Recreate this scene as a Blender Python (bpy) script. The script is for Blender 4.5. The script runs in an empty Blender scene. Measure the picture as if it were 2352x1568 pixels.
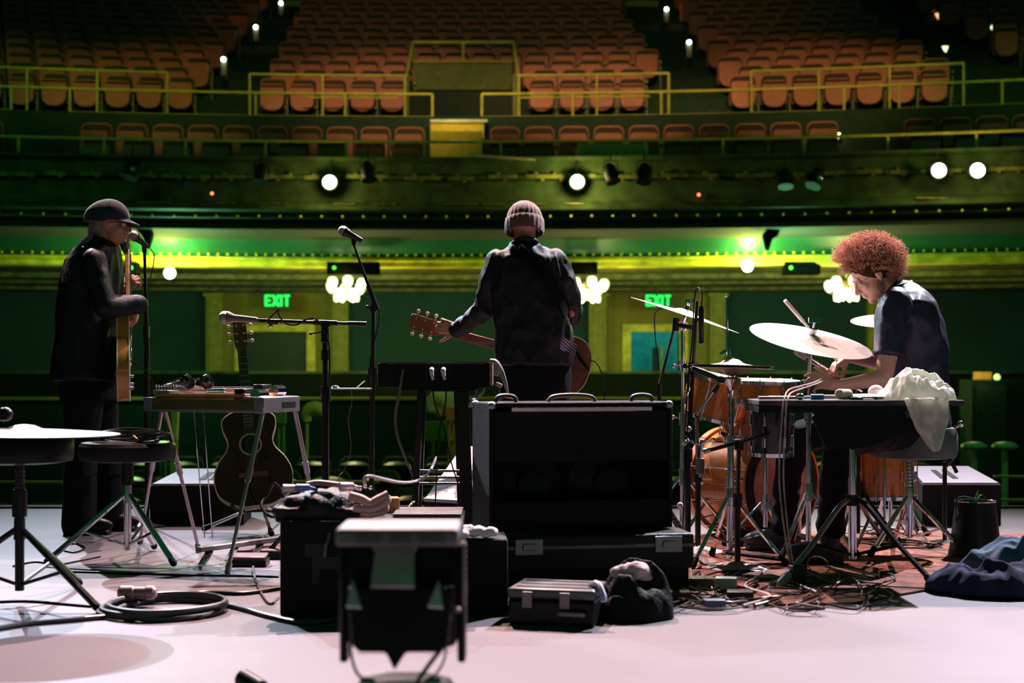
import bpy, bmesh, math, random
import numpy as np
from mathutils import Vector, Matrix, noise as mnoise
random.seed(7)
PI = math.pi
scn = bpy.context.scene
COL = scn.collection
# ------------------------------------------------------------------ camera
FPX, CX, HY, EYE = 3267.0, 1176.0, 850.0, 0.87      # focal length, centre column, horizon row, eye height over the stage
cam_d = bpy.data.cameras.new('camera')
cam_d.sensor_width = 36.0
cam_d.lens = FPX / 2352 * 36
cam_d.shift_y = (HY - 784) / 2352
cam_d.clip_end = 200
cam = bpy.data.objects.new('camera', cam_d)
cam.location = (0, 0, EYE)
cam.rotation_euler = (PI / 2, 0, 0)
COL.objects.link(cam)
scn.camera = cam
cam_d.dof.use_dof = True
cam_d.dof.focus_distance = 6.7
cam_d.dof.aperture_fstop = 2.4
# ------------------------------------------------------------------ view, world
scn.view_settings.view_transform = 'Standard'
scn.view_settings.look = 'None'
scn.view_settings.gamma = 1
scn.view_settings.use_curve_mapping = False
scn.view_settings.exposure = 0.0
try:
    scn.cycles.use_denoising = True
    scn.cycles.max_bounces = 6
    scn.cycles.sample_clamp_indirect = 4
    scn.cycles.caustics_reflective = False
    scn.cycles.caustics_refractive = False
except Exception:
    pass
w = bpy.data.worlds.new('world')
scn.world = w
w.use_nodes = True
w.node_tree.nodes['Background'].inputs[0].default_value = (0.05, 1.0, 0.34, 1)
w.node_tree.nodes['Background'].inputs[1].default_value = 0.042

def lamp(kind, loc, target, energy, color, size=0.1, angle=40, blend=0.4, name='lamp'):
    d = bpy.data.lights.new(name, kind)
    d.energy = energy
    d.color = color
    if kind == 'SPOT':
        d.spot_size = math.radians(angle)
        d.spot_blend = blend
        d.shadow_soft_size = size
    elif kind == 'AREA':
        d.size = size
    elif kind == 'POINT':
        d.shadow_soft_size = size
    o = bpy.data.objects.new(name, d)
    o.location = loc
    if target is not None:
        o.rotation_euler = (Vector(target) - Vector(loc)).to_track_quat('-Z', 'Y').to_euler()
    COL.objects.link(o)
    return o
# stage back light hung far out over the hall: a low cool lamp on the left, steeper warm lamps nearer, one on the right
lamp('SPOT', (-7.6, 19.0, 9.6), (0.9, 4.4, 0.0), 9000, (0.86, 0.84, 1.0), 0.05, 31, 0.9, 'stage_spot')
lamp('SPOT', (-6.6, 19.3, 9.4), (0.9, 4.4, 0.0), 3000, (0.45, 0.80, 1.0), 0.05, 31, 0.9, 'stage_spot')
lamp('SPOT', (-1.6, 12.4, 9.6), (0.5, 3.9, 0.0), 10300, (1.0, 0.66, 0.64), 0.05, 46, 0.9, 'stage_spot')
lamp('SPOT', (0.8, 12.8, 9.8), (0.5, 3.9, 0.0), 5400, (1.0, 0.66, 0.52), 0.05, 46, 0.9, 'stage_spot')
lamp('SPOT', (6.0, 12.6, 9.4), (0.9, 4.6, 0.2), 17000, (0.92, 0.86, 1.0), 0.06, 42, 0.9, 'stage_spot')
# added spots, out of view, that brighten the balcony rails and seats
for x_, e_, c_ in ((-9.5, 260, (0.45, 0.95, 0.12)), (-6.0, 420, (0.80, 0.85, 0.16)), (-2.0, 900, (1.0, 0.72, 0.26)), (1.6, 1100, (1.0, 0.68, 0.24)), (5.2, 800, (1.0, 0.74, 0.22)), (9.0, 320, (0.55, 0.9, 0.15))):
    lamp('SPOT', (x_ * .5, 10.5, 10.0), (x_, 25.2, 5.45), e_ * 4.0, c_, 0.2, 22, 0.9, 'balcony_wash')
lamp('SPOT', (0, 10.0, 11.5), (0.0, 31, 8.4), 800, (0.85, 1.0, 0.45), 0.3, 42, 0.9, 'balcony_wash')  # wide spot added for the upper seats
lamp('SPOT', (-7.5, 9.5, 8.0), (-5.0, 21, 3.2), 230, (0.12, 1.0, 0.22), 0.3, 60, 0.9, 'balcony_wash')
lamp('SPOT', (7.5, 9.5, 8.0), (5.5, 21, 3.2), 150, (0.14, 1.0, 0.28), 0.3, 60, 0.9, 'balcony_wash')

# ------------------------------------------------------------------ image-to-place helpers (measuring only)
def P(px, py, D):
    return Vector(((px - CX) / FPX * D, D, EYE - (py - HY) / FPX * D))
def X(px, D): return (px - CX) / FPX * D
def Z(py, D): return EYE - (py - HY) / FPX * D
def DF(py): return EYE * FPX / (py - HY)             # distance of a point of the stage floor seen in this row
def F(px, py, z=0.0):
    D = (EYE - z) * FPX / (py - HY)
    return Vector((X(px, D), D, z))

# ------------------------------------------------------------------ materials
MATS = {}
def mat(name, col, rough=0.6, metal=0.0, var=0.15, scale=8.0, bump=0.0, bscale=40.0, emit=None, estr=0.0, col2=None,
        spec=0.5, kind='noise', coat=0.0, alpha=1.0, sheen=0.0, rot=(0, 0, 0), stretch=(1, 1, 1), trans=0.0):
    m = bpy.data.materials.new(name)
    m.use_nodes = True
    nt = m.node_tree
    b = nt.nodes['Principled BSDF']
    tc = nt.nodes.new('ShaderNodeTexCoord')
    mp = nt.nodes.new('ShaderNodeMapping')
    mp.inputs['Rotation'].default_value = rot
    mp.inputs['Scale'].default_value = stretch
    nt.links.new(tc.outputs['Object'], mp.inputs['Vector'])
    if kind == 'wave':
        t = nt.nodes.new('ShaderNodeTexWave'); t.inputs['Scale'].default_value = scale
        t.inputs['Distortion'].default_value = 3.0; t.inputs['Detail'].default_value = 2
        fac = t.outputs['Fac']
    elif kind == 'voronoi':
        t = nt.nodes.new('ShaderNodeTexVoronoi'); t.inputs['Scale'].default_value = scale
        fac = t.outputs['Color']
    else:
        t = nt.nodes.new('ShaderNodeTexNoise'); t.inputs['Scale'].default_value = scale
        t.inputs['Detail'].default_value = 4
        fac = t.outputs['Fac']
    nt.links.new(mp.outputs[0], t.inputs['Vector'])
    r = nt.nodes.new('ShaderNodeValToRGB')
    c2 = col2 if col2 else tuple(c * (1 - var) for c in col)
    c1 = col if col2 else tuple(min(1, c * (1 + var)) for c in col)
    r.color_ramp.elements[0].position = 0.35; r.color_ramp.elements[1].position = 0.65
    r.color_ramp.elements[0].color = (*c2, 1); r.color_ramp.elements[1].color = (*c1, 1)
    nt.links.new(fac, r.inputs[0])
    nt.links.new(r.outputs[0], b.inputs['Base Color'])
    b.inputs['Roughness'].default_value = rough
    b.inputs['Metallic'].default_value = metal
    b.inputs['Specular IOR Level'].default_value = spec
    if coat: b.inputs['Coat Weight'].default_value = coat
    if trans: b.inputs['Transmission Weight'].default_value = trans
    if sheen:
        b.inputs['Sheen Weight'].default_value = sheen
        b.inputs['Sheen Roughness'].default_value = 0.4
    if alpha < 1: b.inputs['Alpha'].default_value = alpha
    if bump:
        n2 = nt.nodes.new('ShaderNodeTexNoise'); n2.inputs['Scale'].default_value = bscale
        n2.inputs['Detail'].default_value = 3
        nt.links.new(mp.outputs[0], n2.inputs['Vector'])
        bp = nt.nodes.new('ShaderNodeBump'); bp.inputs['Strength'].default_value = bump
        bp.inputs['Distance'].default_value = 0.01
        nt.links.new(n2.outputs['Fac'], bp.inputs['Height'])
        nt.links.new(bp.outputs[0], b.inputs['Normal'])
    if emit:
        b.inputs['Emission Color'].default_value = (*emit, 1)
        b.inputs['Emission Strength'].default_value = estr
    MATS[name] = m
    return m

# ------------------------------------------------------------------ mesh building
def frame(d):
    d = Vector(d).normalized()
    a = Vector((0, 0, 1)) if abs(d.z) < 0.95 else Vector((1, 0, 0))
    u = d.cross(a).normalized()
    return u, d.cross(u).normalized(), d
def catmull(pts, n=6, closed=False):
    pts = [Vector(p) for p in pts]
    if len(pts) < 3: return pts
    out = []
    N = len(pts)
    rng = range(N) if closed else range(N - 1)
    for i in rng:
        p1, p2 = pts[i], pts[(i + 1) % N]
        p0 = pts[i - 1] if (i > 0 or closed) else p1 * 2 - p2
        p3 = pts[(i + 2) % N] if (i + 2 < N or closed) else p2 * 2 - p1
        for k in range(n):
            t = k / n
            out.append(0.5 * ((2 * p1) + (p2 - p0) * t + (2 * p0 - 5 * p1 + 4 * p2 - p3) * t * t
                              + (3 * p1 - 3 * p2 + p3 - p0) * t ** 3))
    if not closed: out.append(pts[-1])
    return out
class MB:
    def __init__(s):
        s.v = []; s.f = []; s.m = []; s.mi = 0
    def add(s, vs, fs):
        o = len(s.v)
        s.v += [tuple(v) for v in vs]
        s.f += [tuple(i + o for i in f) for f in fs]
        s.m += [s.mi] * len(fs)
        return s
    def box(s, c, size, R=None):
        c = Vector(c); hx, hy, hz = size[0] / 2, size[1] / 2, size[2] / 2
        vs = []
        for dx in (-hx, hx):
            for dy in (-hy, hy):
                for dz in (-hz, hz):
                    p = Vector((dx, dy, dz))
                    if R is not None: p = R @ p
                    vs.append(c + p)
        return s.add(vs, [(0, 1, 3, 2), (4, 6, 7, 5), (0, 4, 5, 1), (2, 3, 7, 6), (0, 2, 6, 4), (1, 5, 7, 3)])
    def bx(s, x0, x1, y0, y1, z0, z1):
        return s.box(((x0 + x1) / 2, (y0 + y1) / 2, (z0 + z1) / 2), (abs(x1 - x0), abs(y1 - y0), abs(z1 - z0)))
    def rings(s, rings, caps=True, closed=False):
        n = len(rings[0]); vs = [p for r in rings for p in r]; fs = []
        m = len(rings)
        for i in range(m if closed else m - 1):
            a = i * n; b = ((i + 1) % m) * n
            for k in range(n):
                k2 = (k + 1) % n
                fs.append((a + k, a + k2, b + k2, b + k))
        if caps and not closed:
            fs.append(tuple(reversed(range(n)))); fs.append(tuple(range((m - 1) * n, m * n)))
        return s.add(vs, fs)
    def cyl(s, p0, p1, r0, r1=None, n=12, caps=True):
        p0 = Vector(p0); p1 = Vector(p1); r1 = r0 if r1 is None else r1
        u, v, d = frame(p1 - p0)
        rr = []
        for p, r in ((p0, r0), (p1, r1)):
            rr.append([p + (u * math.cos(2 * PI * k / n) + v * math.sin(2 * PI * k / n)) * r for k in range(n)])
        return s.rings(rr, caps)
    def tube(s, pts, r, n=8, smooth=6, closed=False):
        pts = catmull(pts, smooth, closed) if smooth else [Vector(p) for p in pts]
        N = len(pts)
        rs = r if isinstance(r, (list, tuple)) else [r]
        u = None; rr = []
        for i, p in enumerate(pts):
            d = (pts[(i + 1) % N] - pts[i - 1]) if (closed or 0 < i < N - 1) else (pts[1] - pts[0] if i == 0 else pts[-1] - pts[-2])
            if d.length < 1e-9: d = Vector((0, 0, 1))
            d.normalize()
            if u is None: u, v, _ = frame(d)
            else:
                u = u - d * u.dot(d)
                if u.length < 1e-6: u, v, _ = frame(d)
                u.normalize(); v = d.cross(u)
            t = i / max(1, N - 1) * (len(rs) - 1); k0 = int(min(t, len(rs) - 1)); k1 = min(k0 + 1, len(rs) - 1)
            q = rs[k0] + (rs[k1] - rs[k0]) * (t - k0)
            rr.append([p + (u * math.cos(2 * PI * k / n) + v * math.sin(2 * PI * k / n)) * q for k in range(n)])
        return s.rings(rr, True, closed)
    def lathe(s, prof, base, axis=(0, 0, 1), n=24, caps=True, u=None):
        base = Vector(base)
        if u is None: u, v, d = frame(axis)
        else:
            d = Vector(axis).normalized(); u = Vector(u).normalized(); v = d.cross(u)
        rr = [[base + d * z + (u * math.cos(2 * PI * k / n) + v * math.sin(2 * PI * k / n)) * max(r, 1e-4) for k in range(n)] for r, z in prof]
        return s.rings(rr, caps)
    def ell(s, c, rad, R=None, n=16, m=10):
        c = Vector(c)
        if not isinstance(rad, (tuple, list)): rad = (rad,) * 3
        rr = []
        for i in range(1, m):
            ph = PI * i / m
            ring = []
            for k in range(n):
                a = 2 * PI * k / n
                p = Vector((rad[0] * math.sin(ph) * math.cos(a), rad[1] * math.sin(ph) * math.sin(a), -rad[2] * math.cos(ph)))
                if R is not None: p = R @ p
                ring.append(c + p)
            rr.append(ring)
        o = len(s.v)
        s.rings(rr, False)
        top = Vector((0, 0, rad[2])); 
        if R is not None: top = R @ top
        vs = [c - top, c + top]
        o2 = len(s.v); s.v += [tuple(p) for p in vs]
        last = o + (m - 2) * n
        for k in range(n):
            k2 = (k + 1) % n
            s.f.append((o2, o + k2, o + k)); s.f.append((o2 + 1, last + k, last + k2)); s.m += [s.mi] * 2
        return s
    def cap(s, p0, p1, r0, r1, n=12):
        s.cyl(p0, p1, r0, r1, n); s.ell(p0, r0, n=n, m=8); s.ell(p1, r1, n=n, m=8)
        return s
    def prism(s, pts, o, ux, uy, t0, t1):
        """polygon pts (2D) in plane o,ux,uy extruded along normal from t0 to t1"""
        o = Vector(o); ux = Vector(ux); uy = Vector(uy); nz = ux.cross(uy).normalized()
        n = len(pts)
        a = [o + ux * p[0] + uy * p[1] + nz * t0 for p in pts]
        b = [o + ux * p[0] + uy * p[1] + nz * t1 for p in pts]
        fs = [tuple(reversed(range(n))), tuple(range(n, 2 * n))] + [(k, (k + 1) % n, n + (k + 1) % n, n + k) for k in range(n)]
        return s.add(a + b, fs)
    def build(s, name, material, parent=None, bevel=0.0, ang=38, flat=False, recalc=True):
        base = BASE.get(parent.name, Vector((0, 0, 0))) if parent else Vector((0, 0, 0))
        me = bpy.data.meshes.new(name)
        me.from_pydata([tuple(Vector(v) - base) for v in s.v], [], s.f)
        ms = material if isinstance(material, (list, tuple)) else [material]
        for q in ms: me.materials.append(q)
        if len(ms) > 1:
            for p, mi in zip(me.polygons, s.m): p.material_index = mi
        if recalc or bevel:
            bm = bmesh.new(); bm.from_mesh(me)
            bmesh.ops.recalc_face_normals(bm, faces=bm.faces)
            bm.to_mesh(me); bm.free()
        me.update()
        if not flat:
            for p in me.polygons: p.use_smooth = True
            me.set_sharp_from_angle(angle=math.radians(ang))
        o = bpy.data.objects.new(name, me)
        COL.objects.link(o)
        if parent:
            o.parent = parent
            BASE[o.name] = base
        if bevel:
            bv = o.modifiers.new('bevel', 'BEVEL'); bv.width = bevel; bv.segments = 2; bv.limit_method = 'ANGLE'
            bv.harden_normals = False
        return o
BASE = {}
def T(name, label, cat, base=(0, 0, 0), group=None):
    o = bpy.data.objects.new(name, None)
    o.empty_display_size = 0.1
    o.location = base
    COL.objects.link(o)
    BASE[o.name] = Vector(base)
    o['label'] = label; o['category'] = cat
    if group: o['group'] = group
    return o
def tag(o, label=None, cat=None, group=None, kind=None):
    if label: o['label'] = label
    if cat: o['category'] = cat
    if group: o['group'] = group
    if kind: o['kind'] = kind
    return o
def one(mb, name, m, label, cat, group=None, bevel=0.0, **k):
    """a thing that is a single mesh, with its origin at its foot"""
    vs = np.array(mb.v); lo = vs.min(0); hi = vs.max(0)
    c = Vector(((lo[0] + hi[0]) / 2, (lo[1] + hi[1]) / 2, lo[2]))
    o = mb.build(name, m, None, bevel, **k)
    me = o.data
    me.transform(Matrix.Translation(-c)); o.location = c
    return tag(o, label, cat, group)
def rotz(a): return Matrix.Rotation(a, 3, 'Z')
def rotx(a): return Matrix.Rotation(a, 3, 'X')
def roty(a): return Matrix.Rotation(a, 3, 'Y')
# ================================================================== THE HALL
M_boards = mat('stage_boards', (0.118, 0.103, 0.118), 0.55, var=0.10, scale=1.3, bump=0.05, bscale=30, spec=0.35)
def gob(nt, x, y, rx, ry):
    pass
M_blackpaint = mat('black_paint', (0.006, 0.012, 0.008), 0.6, spec=.15)
M_hallfloor = mat('hall_floor', (0.02, 0.05, 0.03), 0.8)
M_teal = mat('teal_plaster', (0.006, 0.055, 0.052), 0.8, var=0.12, scale=2)
M_olive = mat('olive_plaster', (0.24, 0.22, 0.03), 0.75, var=0.2, scale=1.5)
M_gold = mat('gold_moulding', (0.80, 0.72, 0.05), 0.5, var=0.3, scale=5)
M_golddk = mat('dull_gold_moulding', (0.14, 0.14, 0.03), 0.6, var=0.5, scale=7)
M_fascia = mat('fascia_plaster', (0.030, 0.060, 0.016), 0.7, var=0.5, scale=4)
M_cove = mat('cove_plaster', (0.008, 0.13, 0.06), 0.5, var=0.12, scale=2)
M_tread = mat('balcony_carpet', (0.015, 0.035, 0.02), 0.9)
M_rail = mat('yellow_rail_paint', (0.62, 0.50, 0.08), 0.45, var=0.15)
M_seat = mat('red_seat_shell', (0.44, 0.065, 0.035), 0.5, var=0.15, scale=6)
M_seatdk = mat('dark_seat_cloth', (0.055, 0.030, 0.020), 0.9)
M_iron = mat('seat_iron', (0.10, 0.11, 0.07), 0.5, metal=0.3)
M_doordk = mat('dark_door', (0.012, 0.03, 0.015), 0.5)

XC = -1.3
def arc(x, D): return D - (x - XC) ** 2 / (2 * (D + 14))
def arcdir(x, D):
    s = -(x - XC) / (D + 14)
    return Vector((1, s, 0)).normalized()
def sweep(mb, prof, x0, x1, n=40, closed=True):
    rr = []
    for i in range(n + 1):
        x = x0 + (x1 - x0) * i / n
        rr.append([(x, arc(x, D), z) for D, z in prof])
    # rings along x
    k = len(prof); vs = [p for r in rr for p in r]; fs = []
    for i in range(n):
        for j in range(k if closed else k - 1):
            j2 = (j + 1) % k
            fs.append((i * k + j, i * k + j2, (i + 1) * k + j2, (i + 1) * k + j))
    if closed:
        fs.append(tuple(range(k))); fs.append(tuple(range(n * k, n * k + k)))
    mb.add(vs, fs)
    return mb
# stage floor: ends at the lip, about nine metres out
fl = MB(); fl.bx(-9, 9, 1.8, 8.95, -0.12, 0.0)
tag(fl.build('floor', M_boards, flat=True), kind='structure')
sf = MB(); sf.bx(-9, 9, 8.953, 9.05, -1.2, 0.012)
tag(sf.build('trim_1', M_blackpaint, flat=True), kind='structure')
af = MB(); af.bx(-16, 16, 9.06, 22.3, -1.3, -1.2)
tag(af.build('floor_stalls', M_hallfloor, flat=True), kind='structure')
rf = MB(); rf.bx(-16, 16, 22.31, 28.5, -1.3, -0.6)
tag(rf.build('floor_rear', M_hallfloor, flat=True), kind='structure')
# low partition walls behind the stalls
M_lowwall = mat('low_wall_green', (0.010, 0.024, 0.013), 0.7, spec=.1)
lw = MB(); lw.bx(-16, 16, 22.0, 22.12, -1.2, Z(918, 22))
tag(lw.build('wall_partition', M_lowwall, flat=True), kind='structure')
lc = MB(); lc.bx(-16, 16, 21.96, 22.16, Z(918, 22), Z(914, 22)+.01)
tag(lc.build('trim_2', M_olive, flat=True), kind='structure')
lw = MB(); lw.bx(-16, 16, 25.0, 25.1, -0.6, Z(858, 25))
tag(lw.build('wall_rear_low', mat('rear_low_wall', (0.005, 0.010, 0.006), 0.8, spec=.05), flat=True), kind='structure')
lw = MB(); lw.bx(-16, 16, 24.96, 25.14, Z(858, 25), Z(852, 25))
tag(lw.build('trim_6', M_fascia, flat=True), kind='structure')
# rear wall under the balcony with its two door openings
DW = 27.0
zt = 3.3
xL0, xL1 = X(560, DW), X(706, DW); xR0, xR1 = X(1448, DW), X(1560, DW); zD = Z(762, DW)
wb = MB()
for a, b in ((-16, xL0), (xL1, xR0), (xR1, 16)):
    wb.bx(a, b, DW, DW + .25, -0.6, zt)
wb.bx(xL0, xL1, DW, DW + .25, zD, zt); wb.bx(xR0, xR1, DW, DW + .25, zD, zt)
tag(wb.build('wall_back', M_teal, flat=True), kind='structure')
d1 = MB(); d1.bx(xL0 + .01, xL1 - .01, DW + .05, DW + .12, -0.595, zD - .01)
for q in (0, 1):
    xa = xL0 + .06 + q * (xL1 - xL0) / 2
    d1.bx(xa, xa + (xL1 - xL0) / 2 - .12, DW + .03, DW + .05, -.4, .4); d1.bx(xa, xa + (xL1 - xL0) / 2 - .12, DW + .03, DW + .05, .55, zD - .15)
tag(d1.build('door_1', M_doordk, flat=True), kind='structure')
# the lit corridor behind the right door
cr = MB()
cr.bx(xR0 - .5, xR1 + .9, DW + 2.6, DW + 2.7, -.6, zt)
cr.bx(xR0 - .6, xR0 - .5, DW + .26, DW + 2.6, -.6, zt); cr.bx(xR1 + .9, xR1 + 1.0, DW + .26, DW + 2.6, -.6, zt)
cr.bx(xR0 - .5, xR1 + .9, DW + .26, DW + 2.6, zt - .3, zt)
cr.bx(xR0 - .5, xR1 + .9, DW + .26, DW + 2.6, -.7, -.6)
M_corr = mat('corridor_turquoise', (0.06, 0.50, 0.46), 0.6)
tag(cr.build('wall_corridor', M_corr, flat=True), kind='structure')
dd = MB(); dd.bx(X(1498, DW + 1.6), X(1513, DW + 1.6), DW + 1.55, DW + 1.6, -.6, Z(797, DW + 1.6))
tag(dd.build('door_2', M_doordk, flat=True), kind='structure')
df = MB()
for a in (1516,): df.bx(X(a, DW + 1.6), X(a + 5, DW + 1.6), DW + 1.5, DW + 1.6, -.6, Z(797, DW + 1.6))
tag(df.build('trim_7', M_gold, flat=True), kind='structure')
lamp('POINT', (X(1530, DW + 1), DW + 1.2, 2.4), None, 28, (0.35, 1.0, 0.9), 0.15, name='corridor_lamp')
# olive bays round the doors, pilasters and casings
ol = MB()
for a, b, xa, xb in ((515, 775, xL0, xL1), (1395, 1632, xR0, xR1)):
    ol.bx(X(a, DW), xa, DW - .06, DW, -.6, Z(672, DW)); ol.bx(xb, X(b, DW), DW - .06, DW, -.6, Z(672, DW))
    ol.bx(xa, xb, DW - .06, DW, zD, Z(672, DW))
tag(ol.build('wall_door_bays', M_olive, flat=True), kind='structure')
pi = MB()
for a, b in ((478, 516), (766, 802), (1352, 1392), (1628, 1664), (1990, 2026)):
    xa, xb = X(a, DW), X(b, DW); w_ = xb - xa
    pi.bx(xa, xb, DW - .2, DW - .001, -.6, Z(676, DW))
    pi.bx(xa + w_ * .2, xb - w_ * .2, DW - .23, DW - .2, -.1, Z(690, DW))
    pi.bx(xa - .04, xb + .04, DW - .25, DW - .02, Z(682, DW), Z(674, DW))
    pi.bx(xa - .04, xb + .04, DW - .25, DW - .02, -.6, -.3)
tag(pi.build('trim_3', mat('pilaster_olive', (0.30, 0.32, 0.04), 0.6, var=.15), flat=True), kind='structure')
cs = MB()
for xa, xb in ((xL0, xL1), (xR0, xR1)):
    cs.bx(xa - .16, xa, DW - .1, DW - .001, -.6, zD + .14); cs.bx(xb, xb + .16, DW - .1, DW - .001, -.6, zD + .14)
    cs.bx(xa - .16, xb + .16, DW - .12, DW - .001, zD, zD + .14)
tag(cs.build('trim_4', M_gold, flat=True), kind='structure')
# soffit under the balcony with its beam, cove and mouldings
so = MB()
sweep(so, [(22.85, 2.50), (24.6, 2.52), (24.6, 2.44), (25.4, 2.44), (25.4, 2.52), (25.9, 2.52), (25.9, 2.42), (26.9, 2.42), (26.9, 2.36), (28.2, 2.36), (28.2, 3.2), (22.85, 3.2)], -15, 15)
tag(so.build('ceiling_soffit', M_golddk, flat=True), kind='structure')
be = MB()
sweep(be, [(22.6, 2.66), (22.6, 2.61), (22.7, 2.59), (22.7, 2.52), (22.84, 2.50), (22.84, 2.70)], -15, 15)
tag(be.build('trim_5', M_gold, flat=True), kind='structure')
co = MB()
cv = []
for i in range(13):
    t = i / 12
    cv.append((20.75 + 1.9 * t, 3.02 + 0.16 * math.sin(PI * t) - 0.34 * t))
sweep(co, cv + [(22.65, 3.3), (20.75, 3.3)], -15, 15, 60)
tag(co.build('ceiling_cove', M_cove), kind='structure')
# beads along the two edges of the cove
bd = MB()
for i in range(150):
    x = -11 + i * 0.148
    bd.ell((x, arc(x, 22.58), 2.70), 0.022, n=6, m=4)
    if i % 2 == 0: bd.ell((x, arc(x, 20.3), 3.06), 0.018, n=6, m=4)
tag(bd.build('trim_8', M_gold), kind='structure')
# balcony fascia
fa = MB()
fp = [(20.55, 3.90), (20.22, 3.90), (20.22, 3.86), (20.34, 3.83), (20.34, 3.66), (20.28, 3.64), (20.28, 3.60), (20.38, 3.57),
      (20.38, 3.28), (20.30, 3.25), (20.24, 3.19), (20.24, 3.15), (20.36, 3.12), (20.40, 3.05), (20.55, 3.02), (20.76, 3.02), (20.76, 3.2), (20.55, 3.5)]
sweep(fa, fp, -15, 15, 60)
tag(fa.build('wall_balcony_front', M_fascia, flat=True), kind='structure')
# raised gilt ornament on the fascia, panel by panel
orn = MB()
random.seed(11)
x = -9.0
while x < 9.0:
    w_ = random.uniform(0.28, 0.62)
    zc = 3.60 + 0.03 * random.random()
    y = arc(x + w_ / 2, 20.30)
    orn.box((x + w_ / 2, y, zc), (w_, 0.06, 0.055), rotz(math.atan2(arcdir(x, 20).y, arcdir(x, 20).x)))
    for k in range(int(w_ / 0.09)):
        orn.ell((x + .05 + k * .09, y, zc + 0.05 * math.sin(k * 2.1)), (0.035, 0.03, 0.025), n=6, m=4)
    x += w_ + random.uniform(0.04, 0.25)
for i in range(34):
    xa = -9 + i * .55 + random.uniform(-.1, .1)
    if random.random() < .6:
        orn.box((xa, arc(xa, 20.27), 3.235), (random.uniform(.25, .5), .05, .02))
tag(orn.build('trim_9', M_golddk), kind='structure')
# balcony floor, stepped
steps = [(20.56, 3.46)]
rows = [(21.55, 3.46), (22.35, 3.80)]
prof = [(20.56, 2.9), (20.56, 3.46), (21.95, 3.46), (21.95, 3.80), (22.9, 3.80), (22.9, Z(320, 22.9)), (23.1, Z(320, 22.9)), (23.1, 4.99), (25.05, 4.99), (25.05, 5.2)]
for k in range(14):
    D = 25.9 + .85 * k
    prof += [(D, 5.2 + .36 * k), (D, 5.2 + .36 * (k + 1))]
prof += [(38.2, 5.2 + .36 * 14), (38.2, 2.9)]
bf = MB(); sweep(bf, prof, -16, 16, 32)
tag(bf.build('floor_balcony', M_tread, flat=True), kind='structure')
# hall enclosure seen past the balcony
en = MB(); en.bx(-17, 17, 38.3, 38.5, -1.2, 16)
tag(en.build('wall_rear_upper', M_tread, flat=True), kind='structure')
for s_, nm in ((-1, 'wall_left'), (1, 'wall_right')):
    q = MB(); q.bx(s_ * 16.1, s_ * 16.4, 9, 38.3, -1.2, 16)
    tag(q.build(nm, M_tread, flat=True), kind='structure')

# ---------------------------------------------------------------- seats
def seat_proto():
    r = T('theatre_seat', '-', 'seat')
    b = MB()
    def outline(w, z0, z1, rtop, rbot, n=5):
        pts = []
        for (cx, cz, a0, rr) in ((w - rbot, z0 + rbot, -90, rbot), (w - rtop, z1 - rtop, 0, rtop), (-w + rtop, z1 - rtop, 90, rtop), (-w + rbot, z0 + rbot, 180, rbot)):
            for k in range(n):
                a = math.radians(a0 + 90 * k / (n - 1))
                pts.append((cx + rr * math.cos(a), cz + rr * math.sin(a)))
        return pts
    # faces -y (towards the stage)
    o = outline(0.225, 0.42, 0.93, 0.09, 0.03)
    b.prism(o, (0, 0.20, 0), (1, 0, 0), (0, 0.12, 0.993), -0.055, 0.0)
    br = b.build('backrest', M_seatdk, r, bevel=0, ang=50)
    e = MB(); e.prism(outline(0.235, 0.40, 0.95, 0.10, 0.03), (0, 0.215, 0), (1, 0, 0), (0, 0.12, 0.993), -0.012, 0.012)
    e.build('back_shell', M_seat, r, ang=50)
    p = MB(); p.prism(outline(0.205, 0.30, 0.775, 0.045, 0.17), (0, -0.02, 0), (1, 0, 0), (0, 0.10, 0.995), -0.03, 0.055)
    p.build('seat_pan', M_seat, r, ang=50)
    a = MB()
    a.bx(0.245, 0.285, -0.12, 0.22, 0.58, 0.62); a.bx(0.255, 0.275, 0.0, 0.16, 0.0, 0.58); a.bx(0.245, 0.285, -0.05, 0.24, 0, 0.02)
    a.build('side_frame', M_iron, r, flat=True)
    return r
def copy_tree(o, parent=None):
    c = o.copy(); COL.objects.link(c); c.parent = parent
    for ch in list(o.children): copy_tree(ch, c)
    return c
SEAT = seat_proto(); used_first = [False]
cands = []
def sect_rows():
    out = []
    pitch = 0.535
    for k in range(13):
        D = 25.5 + .85 * k; zf = 5.2 + .36 * k
        t = (D - 25.5) / 9.5
        secs = [('left block', -13.5 if k else X(-60, 25.5), -5.62 - .38 * t), ('centre block', -4.55 - .62 * t, 2.82), ('right block', 3.82 + .15 * t, 8.05), ('far right block', 9.3, 13.5)]
        for nm, a, b in secs:
            n = int((b - a) / pitch)
            # keep the edge by the aisle flush
            for i in range(n):
                x = (b - (i + .5) * pitch) if nm == 'left block' else (a + (i + .5) * pitch)
                if nm == 'centre block' and D < 27.9 and -1.85 < x < 0.12: continue
                off = 0.27 if k % 2 else 0.0
                if nm != 'left block': x += off * (1 if nm != 'centre block' else .5)
                else: x -= off
                out.append((k + 2, nm, x, arc(x, D), zf, D))
    for k, (D, zf) in enumerate(((21.55, 3.46), (22.35, 3.80))):
        for nm, pa, pb in (('far left corner', -60, 55), ('left half', 192, 978), ('right half', 1118, 1915), ('far right corner', 2046, 2420)):
            a, b = X(pa, D), X(pb, D); n = int((b - a) / pitch + .3)
            for i in range(n):
                x = a + (i + .5) * (b - a) / n
                out.append((k, nm, x, arc(x, D), zf, D))
    return out
ORD = ['front', 'second', 'third', 'fourth', 'fifth', 'sixth', 'seventh', 'eighth', 'ninth', 'tenth', 'eleventh', 'twelfth', 'thirteenth', 'fourteenth', 'fifteenth', 'sixteenth']
allseats = [s for s in sect_rows() if abs(s[2]) < s[3] * 0.375]
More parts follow.
